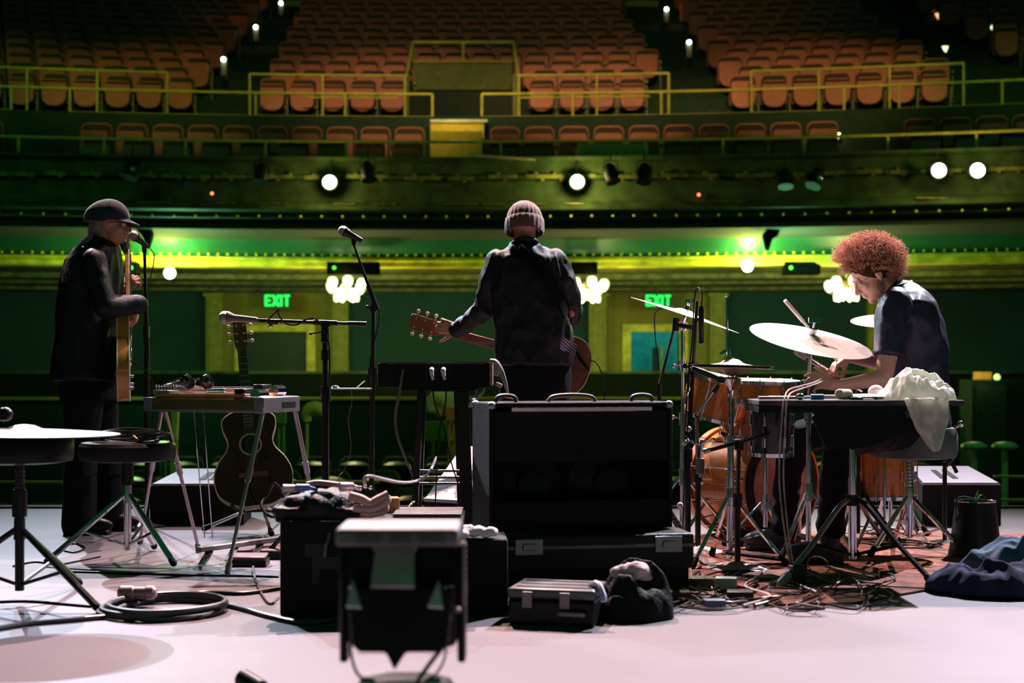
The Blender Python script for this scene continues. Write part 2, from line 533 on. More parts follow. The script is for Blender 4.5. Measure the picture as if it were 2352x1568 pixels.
allseats.sort(key=lambda s: s[5])
rest = []
for i, (k, nm, x, y, z, D) in enumerate(allseats):
    dr = arcdir(x, D); rz = math.atan2(dr.y, dr.x)
    if i < 296:
        if not used_first[0]: o = SEAT; used_first[0] = True
        else: o = copy_tree(SEAT)
        o.location = (x, y, z); o.rotation_euler = (0, 0, rz)
        lab = 'red folding theatre seat in the %s balcony row, %s' % (ORD[k], nm)
        tag(o, lab, 'seat', 'seats of the %s balcony row, %s' % (ORD[k], nm))
    else: rest.append((x, y, z, rz))
sm = MB()
parts = [(c, {'backrest': 0, 'back_shell': 1, 'seat_pan': 1, 'side_frame': 2}[c.name.split('.')[0]]) for c in SEAT.children]
for (x, y, z, rz) in rest:
    R = rotz(rz)
    for c, mi in parts:
        sm.mi = mi
        sm.add([R @ v.co + Vector((x, y, z)) for v in c.data.vertices], [tuple(p.vertices) for p in c.data.polygons])
if rest:
    tag(sm.build('theatre_seats', [M_seatdk, M_seat, M_iron], ang=50, recalc=False), 'dim rows of folding seats climbing to the back of the balcony', 'seats', kind='stuff')
# ---------------------------------------------------------------- railings of the balcony
def rail(label, D, z_top, spans, posts, z_bot, r=0.022, lower=None, endz=None):
    t = T('railing', label, 'railing', (X((spans[0][0] + spans[-1][1]) / 2, D), D, z_bot))
    def line(a, b, z):
        xs = np.linspace(X(a, D), X(b, D), max(2, int(abs(b - a) / 60)))
        return [(x, arc(x, D), z) for x in xs]
    for a, b in spans:
        m = MB(); m.tube(line(a, b, z_top), r, 8, 0); m.build('top_rail', M_rail, t)
    for a, b, z in (lower or []):
        m = MB(); m.tube(line(a, b, z), r * .85, 8, 0); m.build('lower_rail', M_rail, t)
    for p in posts:
        x = X(p, D); zb = z_bot if not endz or p not in endz else endz[p]
        m = MB(); m.cyl((x, arc(x, D), zb), (x, arc(x, D), z_top), r * .9, n=8); m.build('post', M_rail, t)
    return t
D1 = 20.5
rail('yellow painted rail running along the top of the balcony front', D1, Z(326, D1), [(-80, 2432)], [68, 252, 432, 612, 795, 975, 1150, 1330, 1480, 1654, 1833, 2013, 2198, 2380], 3.90)
D2 = 23.12
zt2, zl2, zb2 = Z(216, D2), Z(269, D2), 4.99
rail('yellow rail along the balcony cross aisle, left of the lit steps', D2, zt2, [(-80, 993)], [55, 180, 590, 793, 993], zb2, lower=[(-80, 55, zl2), (180, 993, zl2)], endz={993: Z(322, D2), 55: Z(322, D2), 180: Z(322, D2), 590: Z(300, D2)})
rail('yellow rail along the balcony cross aisle, right of the lit steps', D2, zt2, [(1107, 2432)], [1107, 1315, 1516, 1718, 1920, 2037, 2250], zb2, lower=[(1107, 1920, zl2), (2037, 2432, zl2)], endz={1107: Z(322, D2), 1920: Z(318, D2), 2037: Z(318, D2)})
D3 = 25.06
zt3 = Z(174, D3)
rail('yellow rail before the left block of balcony seats', D3, zt3, [(-80, 393)], [90, 240, 393], 5.0)
rail('yellow rail before the centre seats, left of the entrance box', D3, zt3, [(576, 932)], [577, 742, 930], 5.0, lower=[(700, 915, Z(225, D3))])
rail('yellow rail before the centre seats, right of the entrance box', D3, zt3, [(1190, 1534)], [1192, 1370, 1533], 5.0, lower=[(1196, 1490, Z(225, D3))])
rail('yellow rail before the right block of balcony seats', D3, zt3, [(1717, 2172)], [1717, 1865, 2017, 2171], 5.0)
# vomitory
DV = 27.75
vx0, vx1 = X(948, DV), X(1180, DV)
vt = T('entrance_rail', 'yellow guard rail rising around the balcony entrance box', 'railing', (X(1060, DV), DV, 6.2))
zr = Z(97, DV)
m = MB(); m.tube([(vx0, DV, zr), (vx1, DV, zr)], .025, 8, 0); m.build('top_rail', M_rail, vt)
for a, b, q in ((934, 948, vx0), (1190, 1180, vx1)):
    m = MB(); m.tube([(X(a, D3), arc(X(a, D3), D3), zt3), (q, DV, zr)], .025, 8, 0); m.build('side_rail', M_rail, vt)
for q in (vx0, (vx0 + vx1) / 2, vx1):
    m = MB(); m.cyl((q, DV, Z(142, DV)), (q, DV, zr), .022, n=8); m.build('post', M_rail, vt)
vb = MB(); vb.bx(vx0, vx1, DV - .05, DV + .05, Z(207, DV), Z(146, DV))
vb.bx(X(940, 25.2), vx0 + .02, 25.12, DV + .05, 5.0, Z(172, 25.2)); vb.bx(vx1 - .02, X(1190, 25.2) , 25.12, DV + .05, 5.0, Z(172, 25.2))
tag(vb.build('wall_entrance_box', mat('entrance_olive', (0.13, 0.13, 0.03), 0.7), flat=True), kind='structure')
vl = MB(); vl.bx(vx0, vx1, DV - .1, DV + .08, Z(146, DV), Z(141, DV))
tag(vl.build('trim_10', mat('entrance_lip', (0.40, 0.24, 0.03), 0.6), flat=True), kind='structure')
vd = MB(); vd.bx(X(942, 25.4), X(1178, 25.4), 25.3, DV - .06, 5.0, Z(212, 25.4)); 
tag(vd.build('door_3', M_blackpaint, flat=True), kind='structure')  # black block stands in for the shade inside the entrance
# lit steps between the two halves
M_stepy = mat('yellow_step_paint', (0.75, 0.52, 0.03), 0.6)
M_stepw = mat('pale_step_tread', (0.75, 0.74, 0.55), 0.6)
st = T('stairs', 'short flight of yellow steps lit between two balcony railings', 'stairs', (X(1050, 22.6), 22.3, 3.8))
m = MB(); m.bx(X(990, 22.9), X(1112, 22.9), 22.72, 23.08, 4.5, Z(283, 22.8)); m.build('riser', M_stepy, st, flat=True)
m = MB(); m.bx(X(990, 22.9), X(1120, 22.9), 22.68, 23.5, Z(283, 22.8), Z(283, 22.8) + .04); m.build('tread', M_stepw, st, flat=True)
m = MB(); m.bx(X(990, 22.5), X(1108, 22.5), 22.3, 22.7, 3.8, Z(306, 22.5)); m.build('riser', M_stepy, st, flat=True)
lamp('POINT', (X(1050, 22), 22.25, 5.25), None, 9, (1, 0.9, 0.45), 0.1, name='step_lamp')
# cloth covers over front-row seats
cvr = MB(); cvr.bx(X(1325, 21), X(1488, 21), 20.85, 21.35, 3.5, Z(333, 21))
one(cvr, 'seat_cover', mat('beige_cloth', (0.50, 0.42, 0.14), 0.9), 'beige cloth laid over front row seats above the brightest balcony lamp', 'seat cover', bevel=.03)
# aisle step lights
M_em_w = mat('lamp_glass_white', (1, 1, 1), emit=(0.85, 1.0, 0.85), estr=30)
M_em_y = mat('lamp_glass_warm', (1, 1, 1), emit=(1.0, 0.98, 0.70), estr=45)
M_em_g = mat('lamp_glass_green', (1, 1, 1), emit=(0.80, 1.0, 0.55), estr=1.7)
for px, py, D, lb in ((513, 136, 27.5, 'lowest step lamp in the left balcony aisle'), (587, 62, 31.5, 'middle step lamp in the left balcony aisle'),
                      (645, 7, 35.0, 'upper step lamp in the left balcony aisle'), (1583, 97, 29.3, 'lower step lamp in the right balcony aisle'),
                      (1531, 21, 34, 'upper step lamp in the right balcony aisle')):
    p = P(px, py, D); t = T('step_light', 'small bright ' + lb, 'light', p + Vector((0, 0, -.05)))
    m = MB(); m.ell(p, 0.036, n=10, m=8); m.build('bulb', M_em_w, t)
    m = MB(); m.bx(p.x - .05, p.x + .05, p.y + .03, p.y + .14, p.z - .3, p.z + .05); m.build('housing', M_iron, t)
    lamp('POINT', p + Vector((.16, -.18, -.02)), None, 1.6, (1.0, 0.5, 0.12), 0.03, name='step_bulb')
for px, py, D, lb in ((1760, 285, 22.9, 'small pale lamp behind the right half of the balcony seats'), (1921, 313, 22.2, 'small lamp at the foot of the balcony cross rail'),
                      (2278, 60, 31, 'small lamp high on the dark right balcony wall'), (2154, 36, 33, 'small orange lamp at the top right of the balcony'), (2171, 112, 29, 'small yellow lamp at the end of the right block of seats')):
    p = P(px, py, D); m = MB(); m.prism([(-.06, .05), (.06, .05), (.01, -.08)], p, (1, 0, 0), (0, 0, 1), -.02, .02)
    one(m, 'marker_light', mat('marker_glass', (1, 1, 1), emit=(1.0, 0.45, 0.2) if py == 36 else (0.8, 1.0, 0.5), estr=2.0 if py in (36, 112) else 4), lb, 'light')
# pale panels at the top of the aisles
for px0, px1, py0, py1, D, lb in ((655, 715, 1, 14, 34.8, 'pale step edge at the top of the left balcony aisle'), (1437, 1512, 1, 15, 35.3, 'pale step edge at the top of the right balcony aisle')):
    m = MB(); m.bx(X(px0, D), X(px1, D), D, D + .3, Z(py1, D), Z(py0, D)); one(m, 'step_edge', M_olive, lb, 'step edge')
# ---------------------------------------------------------------- lamps on the balcony front
def can(px, py, D, label, r=0.092, pw=38, ener=60):
    p = P(px, py, D)
    t = T('balcony_spotlight', label, 'spotlight', p + Vector((0, 0.0, -.12)), 'spotlights hung on the balcony front')
    m = MB(); m.lathe([(.11, -.005), (.12, .0), (.12, .03), (.10, .20), (.05, .26)], p + Vector((0, .02, 0)), (0, 1, 0), 20); m.build('housing', M_blackpaint, t)
    m = MB(); m.lathe([(.001, -.03), (r * .7, -.02), (r, .0), (r, .012)], p, (0, 1, 0), 24); m.build('lens', M_em_y, t)
    m = MB(); m.tube([p + Vector((-.13, .1, 0)), p + Vector((-.13, .1, .12)), p + Vector((.13, .1, .12)), p + Vector((.13, .1, 0))], .008, 6, 0); m.cyl(p + Vector((0, .1, .12)), p + Vector((0, .1, .25)), .01, n=6); m.build('yoke', M_blackpaint, t)
    lamp('POINT', p + Vector((0, -.20, -0.03)), None, ener, (1.0, 0.85, 0.20), 0.06, name='can_lamp')
    return t
can(757, 418, 20.0, 'bright round spotlight hung on the balcony front, leftmost of four', ener=15)
can(1326, 417, 20.0, 'bright round spotlight on the balcony front above the centre guitarist', ener=38)
can(2157, 391, 19.1, 'left lamp of the bright pair at the right end of the balcony front', ener=15)
can(2246, 391, 19.0, 'right lamp of the bright pair at the right end of the balcony front', ener=15)
for px, py, lb in ((305, 385, 'small'), (1402, 395, 'wide'), (1480, 395, 'squat'), (1803, 405, 'slim'), (1875, 405, 'tilted'), (845, 390, 'stubby'), (600, 395, 'short')):
    D = 19.75; p = P(px, py, D)
    D = min(D, arc(p.x, 20.22) - .38); p = P(px, py, D)
    t = T('stage_lantern', 'unlit %s black stage lantern hanging on the balcony front' % lb, 'stage lantern', p + Vector((0, 0, -.15)))
    a = {'small': .2, 'wide': -.3, 'squat': .1, 'slim': 0, 'tilted': .4, 'stubby': -.2, 'short': 0}[lb]
    R = roty(a)
    m = MB(); m.lathe([(.05, .12), (.09, .06), (.10, -.08), (.075, -.14), (.11, -.16)], p, R @ Vector((0, .35, 1)), 14); m.build('housing', M_blackpaint, t)
    m = MB(); m.tube([p + Vector((-.11, 0, 0)), p + Vector((-.09, 0, .16)), p + Vector((.09, 0, .16)), p + Vector((.11, 0, 0))], .009, 6, 0); m.cyl(p + Vector((0, 0, .16)), p + Vector((0, 0.0, .3)), .012, n=6); m.build('yoke', M_blackpaint, t)
    if lb in ('small', 'tilted'):
        m = MB(); m.ell(p + Vector((0.02, -.1, -.04)), (.05, .02, .04), n=8, m=6); m.build('lens', mat('lantern_lens', (.5, .55, .5), .1, metal=.8), t)
for px, py, lb in ((487, 444, 'tiny red pilot light on the left half of the balcony front'), (1605, 447, 'tiny red pilot light on the right half of the balcony front')):
    m = MB(); m.ell(P(px, py, 20.1), .022, n=8, m=6)
    one(m, 'pilot_light', mat('pilot_red', (1, .3, .2), emit=(1.0, .22, .08), estr=3), lb, 'light')
# bar lying on the ledge
m = MB(); m.cyl(P(1082, 356, 20.2), P(1230, 366, 20.2), .022, n=8)
one(m, 'lighting_bar', mat('grey_bar', (.4, .4, .28), .4, metal=.5), 'short grey bar propped along the middle of the balcony ledge', 'bar')
# globe lamps under the balcony
for px, py, lb, D in ((390, 627, 'round white globe lamp under the balcony on the left', 22.2), (1717, 611, 'round white globe lamp under the balcony on the right', 22.2)):
    p = P(px, py, D); t = T('globe_lamp', lb, 'lamp', p + Vector((0, 0, -.1)))
    m = MB(); m.ell(p, .085, n=18, m=12); m.build('globe', M_em_w, t)
    m = MB(); m.cyl(p + Vector((0, 0.02, .07)), p + Vector((0, .28, .12)), .03, n=10); m.build('holder', M_gold, t)
    lamp('POINT', p + Vector((0.0, -.22, .10)), None, 85, (0.95, 0.95, 0.10), .08, name='globe_bulb')
    lamp('POINT', p + Vector((0.4, -1.2, -.25)), None, 110, (0.30, 1.0, 0.45), .1, name='globe_bulb')  # green point added well ahead of the globe to light the cove
# chandeliers
M_brass = mat('aged_brass', (.55, .36, .10), .35, metal=.9)
def chandelier(px, py, D, label):
    p = P(px, py, D)
    t = T('chandelier', label, 'chandelier', p + Vector((0, 0, -.3)))
    m = MB(); m.cyl(p + Vector((0, 0, 0)), p + Vector((0, 0, .35)), .018, n=8); m.lathe([(.02, -.2), (.09, -.12), (.05, 0), (.08, .08), (.02, .14)], p, (0, 0, 1), 14)
    m.build('stem', M_brass, t)
    for k in range(6):
        a = 2 * PI * (k + .5) / 6 + .2
        q = p + Vector((.27 * math.cos(a), .27 * math.sin(a), 0.02 - .05 * math.sin(a)))
        m = MB(); m.tube([p + Vector((0, 0, -.08)), p + Vector((.17 * math.cos(a), .17 * math.sin(a), -.14)), q + Vector((0, 0, -.10))], .012, 6, 4); m.build('arm', M_brass, t)
        m = MB(); m.lathe([(.02, -.10), (.06, -.06), (.082, .0), (.078, .05), (.045, .09), (.01, .095)], q, (0, 0, 1), 14); m.build('glass_shade', M_em_g, t)
    for k in range(6):
        a = 2 * PI * k / 6
        q = p + Vector((.15 * math.cos(a), .15 * math.sin(a), -.14))
        m = MB(); m.lathe([(.02, -.10), (.045, -.05), (.07, .05), (.06, .10), (.01, .11)], q, (math.cos(a) * -.35, math.sin(a) * -.35, 1), 12); m.build('lower_shade', M_em_g, t)
    lamp('POINT', p + Vector((0, -.0, -.40)), None, 95, (0.95, 0.88, 0.30), .2, name='chandelier_light')
    lamp('POINT', p + Vector((0, -.6, .1)), None, 14, (0.95, 0.85, 0.12), .15, name='chandelier_light')  # second point, added ahead of the stem to brighten the beam
    return t
chandelier(796, 658, 22.8, 'lit chandelier of white glass shades hanging left of the centre guitarist')
chandelier(1350, 660, 22.8, 'lit chandelier of white glass shades right of the centre guitarist')
chandelier(1944, 657, 22.8, 'lit chandelier of white glass shades behind the drummer')
M_spk = mat('speaker_black', (.002, .003, .002), .8, spec=.02)
# black speakers fixed to the beam
for a, b, lb, led in ((752, 872, 'black box speaker under the balcony beam above the left chandelier', 770), (1312, 1372, 'black box speaker under the balcony beam behind the guitarist', None), (1800, 1882, 'black box speaker under the balcony beam above the right chandelier', 1813), (296, 318, 'small black box under the balcony beam behind the left singer', 306)):
    D = 22.3
    t = T('wall_speaker', lb, 'speaker', (X((a + b) / 2, D), D, Z(630, D)))
    m = MB(); m.bx(X(a, D), X(b, D), D - .1, D + .15, Z(631, D), Z(602, D)); m.build('cabinet', M_spk, t, bevel=.01)
    m = MB(); m.bx(X(a, D) + .04, X(b, D) - .04, D - .115, D - .1, Z(628, D), Z(606, D)); m.build('grille', mat('speaker_grille', (.003, .004, .003), .7, spec=.05, bump=.4, bscale=90), t)
    if led:
        m = MB(); m.lathe([(.028, 0), (.03, .01), (.022, .012)], (X(led, D), D - .125, Z(616, D)), (0, -1, 0), 14); m.build('pilot_ring', mat('pilot_green', (.1, 1, .1), emit=(.12, 1, .05), estr=1.2), t)
# dark curved brackets against the cove
for px, py, lb in ((325, 540, 'dark curved lantern hanging before the left cove light'), (1778, 535, 'dark jointed lantern hanging before the right cove light')):
    D = 20.6; t = T('hanging_lantern', lb, 'lantern', P(px, py + 30, D))
    m = MB(); m.tube([P(px - 22, py - 32, D), P(px, py - 20, D), P(px + 15, py, D), P(px + 16, py + 32, D)] if px < 900 else [P(px + 14, py - 22, D), P(px - 2, py, D), P(px - 14, py + 10, D), P(px - 16, py + 40, D)], [.03, .09, .09, .03], 8, 5); m.build('housing', M_blackpaint, t)
    m = MB(); m.cyl(P(px - (22 if px < 900 else -14), py - (32 if px < 900 else 22), D), P(px - (22 if px < 900 else -14), py - (60 if px < 900 else 45), D), .012, n=6); m.build('hanger', M_blackpaint, t)
m = MB(); m.prism([(-.03, .06), (.02, .08), (.05, -.02), (0, -.1)], P(2272, 562, 22.2), (1, 0, 0), (0, 0, 1), -.02, .02)
one(m, 'marker_light', mat('marker_dim', (1, 1, 1), emit=(.6, 1, .4), estr=1.2), 'small pale light under the far right end of the balcony', 'light')
# ---------------------------------------------------------------- exit signs
M_exit = mat('exit_letters', (.05, 1, .3), emit=(0.01, 1.0, 0.10), estr=1.3)
M_exitb = mat('exit_box', (.01, .10, .03), .5)
FONT = {'E': [(0, 0, .2, 1), (.2, 0, .62, .17), (.2, .42, .55, .58), (.2, .83, .62, 1)], 'I': [(0, 0, .2, 1)], 'T': [(.0, .83, .62, 1), (.21, 0, .41, .83)]}
def exit_sign(px, py, D, label, h=.21):
    p = P(px, py, D)
    t = T('exit_sign', label, 'exit sign', p + Vector((0, 0, -.15)))
    m = MB(); m.bx(p.x - .27, p.x + .25, p.y, p.y + .07, p.z - .15, p.z + .15); m.build('sign_box', M_exitb, t, bevel=.01)
    m = MB(); m.cyl(p + Vector((0, .03, .15)), p + Vector((0, .03, .33)), .015, n=8); m.build('hanger', M_iron, t)
    x = p.x - .23; z0 = p.z - h / 2
    for ch in 'EXIT':
        m = MB(); w_ = h * .55
        if ch == 'X':
            for s_ in (1, -1):
                m.box((x + w_ / 2, p.y - .008, p.z), (.042, .012, h * 1.1), roty(s_ * .48))
            adv = w_ + .025
        else:
            for a, b, c, d in FONT[ch]:
                m.bx(x + a * h * .9, x + c * h * .9, p.y - .014, p.y - .002, z0 + b * h, z0 + d * h)
            adv = (.62 if ch != 'I' else .2) * h * .9 + .025
        m.build('letter', M_exit, t, flat=True)
        x += adv
    return t
exit_sign(637, 690, 26.2, 'green lit EXIT sign above the dark door on the left')
exit_sign(1512, 690, 26.2, 'green lit EXIT sign above the turquoise doorway, partly behind a cymbal')
# ---------------------------------------------------------------- stalls seats, glimpsed between the stage gear
def stall_proto():
    r = T('stalls_seat', '-', 'seat')
    b = MB(); b.prism([(-.22, .38), (.22, .38), (.23, .8), (.17, .9), (-.17, .9), (-.23, .8)], (0, .12, 0), (1, 0, 0), (0, .1, .995), -.05, 0)
    b.build('backrest', mat('stalls_dark_cloth', (.03, .05, .03), .8), r, bevel=.02)
    b = MB(); b.lathe([(.02, 0), (.19, .01), (.21, .05), (.12, .09), (.01, .10)], (0, -.02, .74), (0, 0.1, 1), 14)
    b.build('seat_pan', mat('stalls_green_vinyl', (.015, .045, .02), .4), r)
    b = MB(); b.bx(.235, .265, -.18, .16, 0, .62); b.build('side_frame', M_iron, r, flat=True)
    return r
SP = stall_proto(); k = 0
for ri, (D, n0, n1) in enumerate(((19.2, -9, 10), (16.5, -8, 9), (14.0, -7, 8), (12.0, -6, 7))):
    for i in range(n0, n1):
        o = SP if k == 0 else copy_tree(SP); k += 1
        if ri == 0 and i == 9: pass
        o.location = (i * .58 + .2, D, -1.2 if D > 12 else -1.2)
        lab = 'dark folding seat in the %s row of stalls behind the stage lip' % ('rearmost', 'third', 'second', 'front')[ri]
        tag(o, lab, 'seat', 'stalls seats, %s row' % ('rearmost', 'third', 'second', 'front')[ri])
# ---------------------------------------------------------------- small things in the hall
t = T('desk_cabinet', 'dark cabinet against the low partition at the far right', 'cabinet', (X(2290, 21.5), 21.5, -1.2))
m = MB(); m.bx(X(2222, 21.5), X(2400, 21.5), 21.3, 21.9, -1.2, Z(872, 21.5)); m.build('body', M_lowwall, t, bevel=.01)
m = MB(); m.bx(X(2232, 21.5), X(2300, 21.5), 21.28, 21.3, -.9, Z(885, 21.5)); m.build('door', M_doordk, t)
m = MB(); m.bx(X(2240, 21.5), X(2273, 21.5), 21.4, 21.6, Z(872, 21.5) + .002, Z(854, 21.5))
one(m, 'box', mat('orange_box', (.75, .30, .05), .6, emit=None), 'small orange box on the dark cabinet at the far right', 'box', bevel=.005)
m = MB(); m.ell(P(2290, 866, 21.4), .05, n=10, m=8)
one(m, 'cabinet_light', mat('cabinet_lamp', (1, 1, 1), emit=(.5, 1, .2), estr=1.5), 'small green light beside the orange box', 'light')
lamp('POINT', P(2262, 850, 21.1), None, 3, (.8, 1, .4), .05, name='desk_lamp')
# a seated listener and a merchandise banner in the stalls
M_cloth_pale = mat('pale_green_shirt', (.40, .55, .22), .8)
# ================================================================== THE PEOPLE
M_skin = mat('skin', (0.62, 0.30, 0.20), 0.5, var=0.08, scale=20, bump=0.05, bscale=150)
M_skin_pale = mat('skin_fair', (0.72, 0.40, 0.30), 0.48, var=0.06, scale=20, bump=0.05, bscale=150)
M_coat = mat('black_coat_cloth', (0.005, 0.008, 0.011), 0.5, spec=.28, var=0.2, scale=30, bump=0.3, bscale=220)
M_shirt = mat('charcoal_shirt_cloth', (0.010, 0.010, 0.012), 0.45, spec=.3, var=0.2, scale=30, bump=0.3, bscale=220)
M_tee = mat('navy_tee_cloth', (0.022, 0.022, 0.052), 0.45, spec=.5, var=0.2, scale=30, bump=0.2, bscale=260)
M_jean = mat('black_denim', (0.006, 0.006, 0.009), 0.7, spec=.15, var=0.2, scale=60, bump=0.4, bscale=300)
M_shoe = mat('black_leather', (0.008, 0.008, 0.008), 0.35, spec=.3)
M_eye = mat('eye_white', (0.8, 0.8, 0.78), 0.2, var=0.02)

def hairmat(name, col, tr):
    m = mat(name, col, .45, var=.3, scale=25); nt = m.node_tree
    b = nt.nodes['Principled BSDF']; out = nt.nodes['Material Output']
    t = nt.nodes.new('ShaderNodeBsdfTranslucent'); t.inputs['Color'].default_value = (*tr, 1)
    mx = nt.nodes.new('ShaderNodeMixShader'); mx.inputs[0].default_value = .4
    nt.links.new(b.outputs[0], mx.inputs[1]); nt.links.new(t.outputs[0], mx.inputs[2]); nt.links.new(mx.outputs[0], out.inputs[0])
    return m
def remesh(mb, name, material, parent, voxel, smooth=2, wr=None, dents=None, decim=0.0):
    me = bpy.data.meshes.new('tmp'); me.from_pydata(mb.v, [], mb.f)
    bm = bmesh.new(); bm.from_mesh(me); bmesh.ops.recalc_face_normals(bm, faces=bm.faces); bm.to_mesh(me); bm.free()
    o = bpy.data.objects.new('tmp', me); COL.objects.link(o)
    rm = o.modifiers.new('r', 'REMESH'); rm.mode = 'VOXEL'; rm.voxel_size = voxel
    sm_ = o.modifiers.new('s', 'SMOOTH'); sm_.factor = 0.6; sm_.iterations = smooth
    dg = bpy.context.evaluated_depsgraph_get(); dg.update()
    me2 = bpy.data.meshes.new_from_object(o.evaluated_get(dg))
    bpy.data.objects.remove(o); bpy.data.meshes.remove(me)
    me2.name = name
    n = len(me2.vertices)
    if wr or dents:
        co = [v.co.copy() for v in me2.vertices]; no = [v.normal.copy() for v in me2.vertices]
        for i in range(n):
            p = co[i]; d = 0
            if wr:
                amp, sc, st = wr
                q = Vector((p.x * sc * st[0], p.y * sc * st[1], p.z * sc * st[2]))
                a = mnoise.noise(q) ; b = mnoise.noise(q * 2.3 + Vector((7, 3, 1)))
                d += amp * (1.0 - 2.2 * abs(a)) + amp * .5 * (b)
            if dents:
                for c, r, h in dents:
                    g = (p - c).length
                    if g < r * 2.5: d += h * math.exp(-(g / r) ** 2)
            me2.vertices[i].co = p + no[i] * d
    base = BASE.get(parent.name, Vector((0, 0, 0))) if parent else Vector((0, 0, 0))
    me2.transform(Matrix.Translation(-base))
    me2.materials.clear(); me2.materials.append(material)
    for p in me2.polygons: p.use_smooth = True
    ob = bpy.data.objects.new(name, me2); COL.objects.link(ob)
    if parent: ob.parent = parent; BASE[ob.name] = base
    return ob

def Rfrom(fwd, up):
    f = Vector(fwd).normalized(); u = Vector(up); u = (u - f * u.dot(f)).normalized(); s = f.cross(u)
    M = Matrix((s, f, u)).transposed()
    return M      # columns: side(right), forward, up
def head(mb, c, R, k=1.0):
    def E(p, r): mb.ell(c + R @ (Vector(p) * k), tuple(q * k for q in r), R, 20, 14)
    E((0, -.014, .03), (.076, .097, .088)); E((0, .026, -.03), (.060, .064, .08)); E((0, .04, -.075), (.044, .048, .036))
    E((0, .074, -.098), (.021, .017, .016)); E((0, .080, .024), (.046, .014, .011))
    E((.034, .064, -.02), (.021, .02, .02)); E((-.034, .064, -.02), (.021, .02, .02))
    E((0, .090, -.055), (.022, .010, .006)); E((0, .089, -.067), (.019, .010, .0065))
    mb.cap(c + R @ (Vector((0, .086, .012)) * k), c + R @ (Vector((0, .110, -.028)) * k), .008 * k, .0125 * k, 10)
    E((.012, .098, -.034), (.008, .009, .007)); E((-.012, .098, -.034), (.008, .009, .007))
    for s_ in (1, -1):
        E((s_ * .078, -.008, -.004), (.010, .017, .031)); E((s_ * .076, -.0, -.03), (.008, .01, .012))
    dents = [(c + R @ (Vector((s_ * .030, .086, .004)) * k), .013 * k, -.007 * k) for s_ in (1, -1)]
    dents += [(c + R @ (Vector((s_ * .088, -.004, .0)) * k), .009 * k, -.006 * k) for s_ in (1, -1)]
    return dents
def eyes(c, R, parent, k=1.0):
    for s_ in (1, -1):
        m = MB(); m.ell(c + R @ (Vector((s_ * .030, .078, .004)) * k), .0125 * k, n=12, m=8)
        m.build('eye', M_eye, parent)
def hand(mb, w, d, n, t, curls=(30, 35, 25), thumb=(.5, .7, .3), k=1.0, spread=0.06, tc=20):
    """w wrist, d finger direction, n palm normal (fingers curl towards it), t thumb side"""
    d = Vector(d).normalized(); n = Vector(n); n = (n - d * n.dot(d)).normalized(); t = d.cross(n) if d.cross(n).dot(Vector(t)) > 0 else n.cross(d)
    mb.cap(w, w + d * .02 * k, .026 * k, .027 * k, 10)
    L = (.074, .082, .076, .060)
    for i in range(4):
        off = (.031 - .021 * i) * k
        kn = w + d * (.088 - (.006 if i in (0, 3) else 0) - (.004 if i == 3 else 0)) * k + t * off
        mb.cap(w + d * .008 * k + t * off * .6, kn, .0135 * k, .0105 * k, 8)
        if i < 3: mb.cap(w + d * .03 * k + t * (off - .010 * k), kn - t * .0105 * k - d * .006 * k, .0125 * k, .0095 * k, 8)
        p = kn; dd = (d + t * (spread * (1.5 - i))).normalized(); ax = dd.cross(n).normalized()
        ang = 0
        for j, (fr, r0, r1) in enumerate(((.45, .0098, .0090), (.30, .0090, .0083), (.25, .0083, .0070))):
            c_ = curls[j] if not isinstance(curls[0], (tuple, list)) else curls[i][j]
            ang += math.radians(c_)
            v = dd * math.cos(ang) + n * math.sin(ang)
            q = p + v * L[i] * fr * k
            mb.cap(p, q, r0 * k, r1 * k, 8); p = q
    b = w + d * .022 * k + t * .024 * k + n * .004 * k
    v = (d * thumb[0] + t * thumb[1] + n * thumb[2]).normalized()
    q = b + v * .042 * k; mb.cap(b, q, .0145 * k, .0115 * k, 8)
    v2 = (v * math.cos(math.radians(tc)) + (d * .7 + n * .7) * math.sin(math.radians(tc))).normalized()
    q2 = q + v2 * .032 * k; mb.cap(q, q2, .0115 * k, .0100 * k, 8)
    v3 = (v2 + (d * .4 + n * .3)).normalized()
    mb.cap(q2, q2 + v3 * .024 * k, .0100 * k, .0080 * k, 8)
def loft(mb, secs, n=28, pw=2.4):
    """secs: (centre, rx, ry) superellipse rings with rx along x and ry along y"""
    rr = []
    for c, rx, ry in secs:
        ring = []
        for k in range(n):
            a = 2 * PI * k / n; ca, sa = math.cos(a), math.sin(a)
            ring.append(Vector(c) + Vector((math.copysign(abs(ca) ** (2 / pw), ca) * rx, math.copysign(abs(sa) ** (2 / pw), sa) * ry, 0)))
        rr.append(ring)
    mb.rings(rr)
def limb(mb, pts, rs, n=14):
    for i in range(len(pts) - 1): mb.cap(pts[i], pts[i + 1], rs[i], rs[i + 1], n)

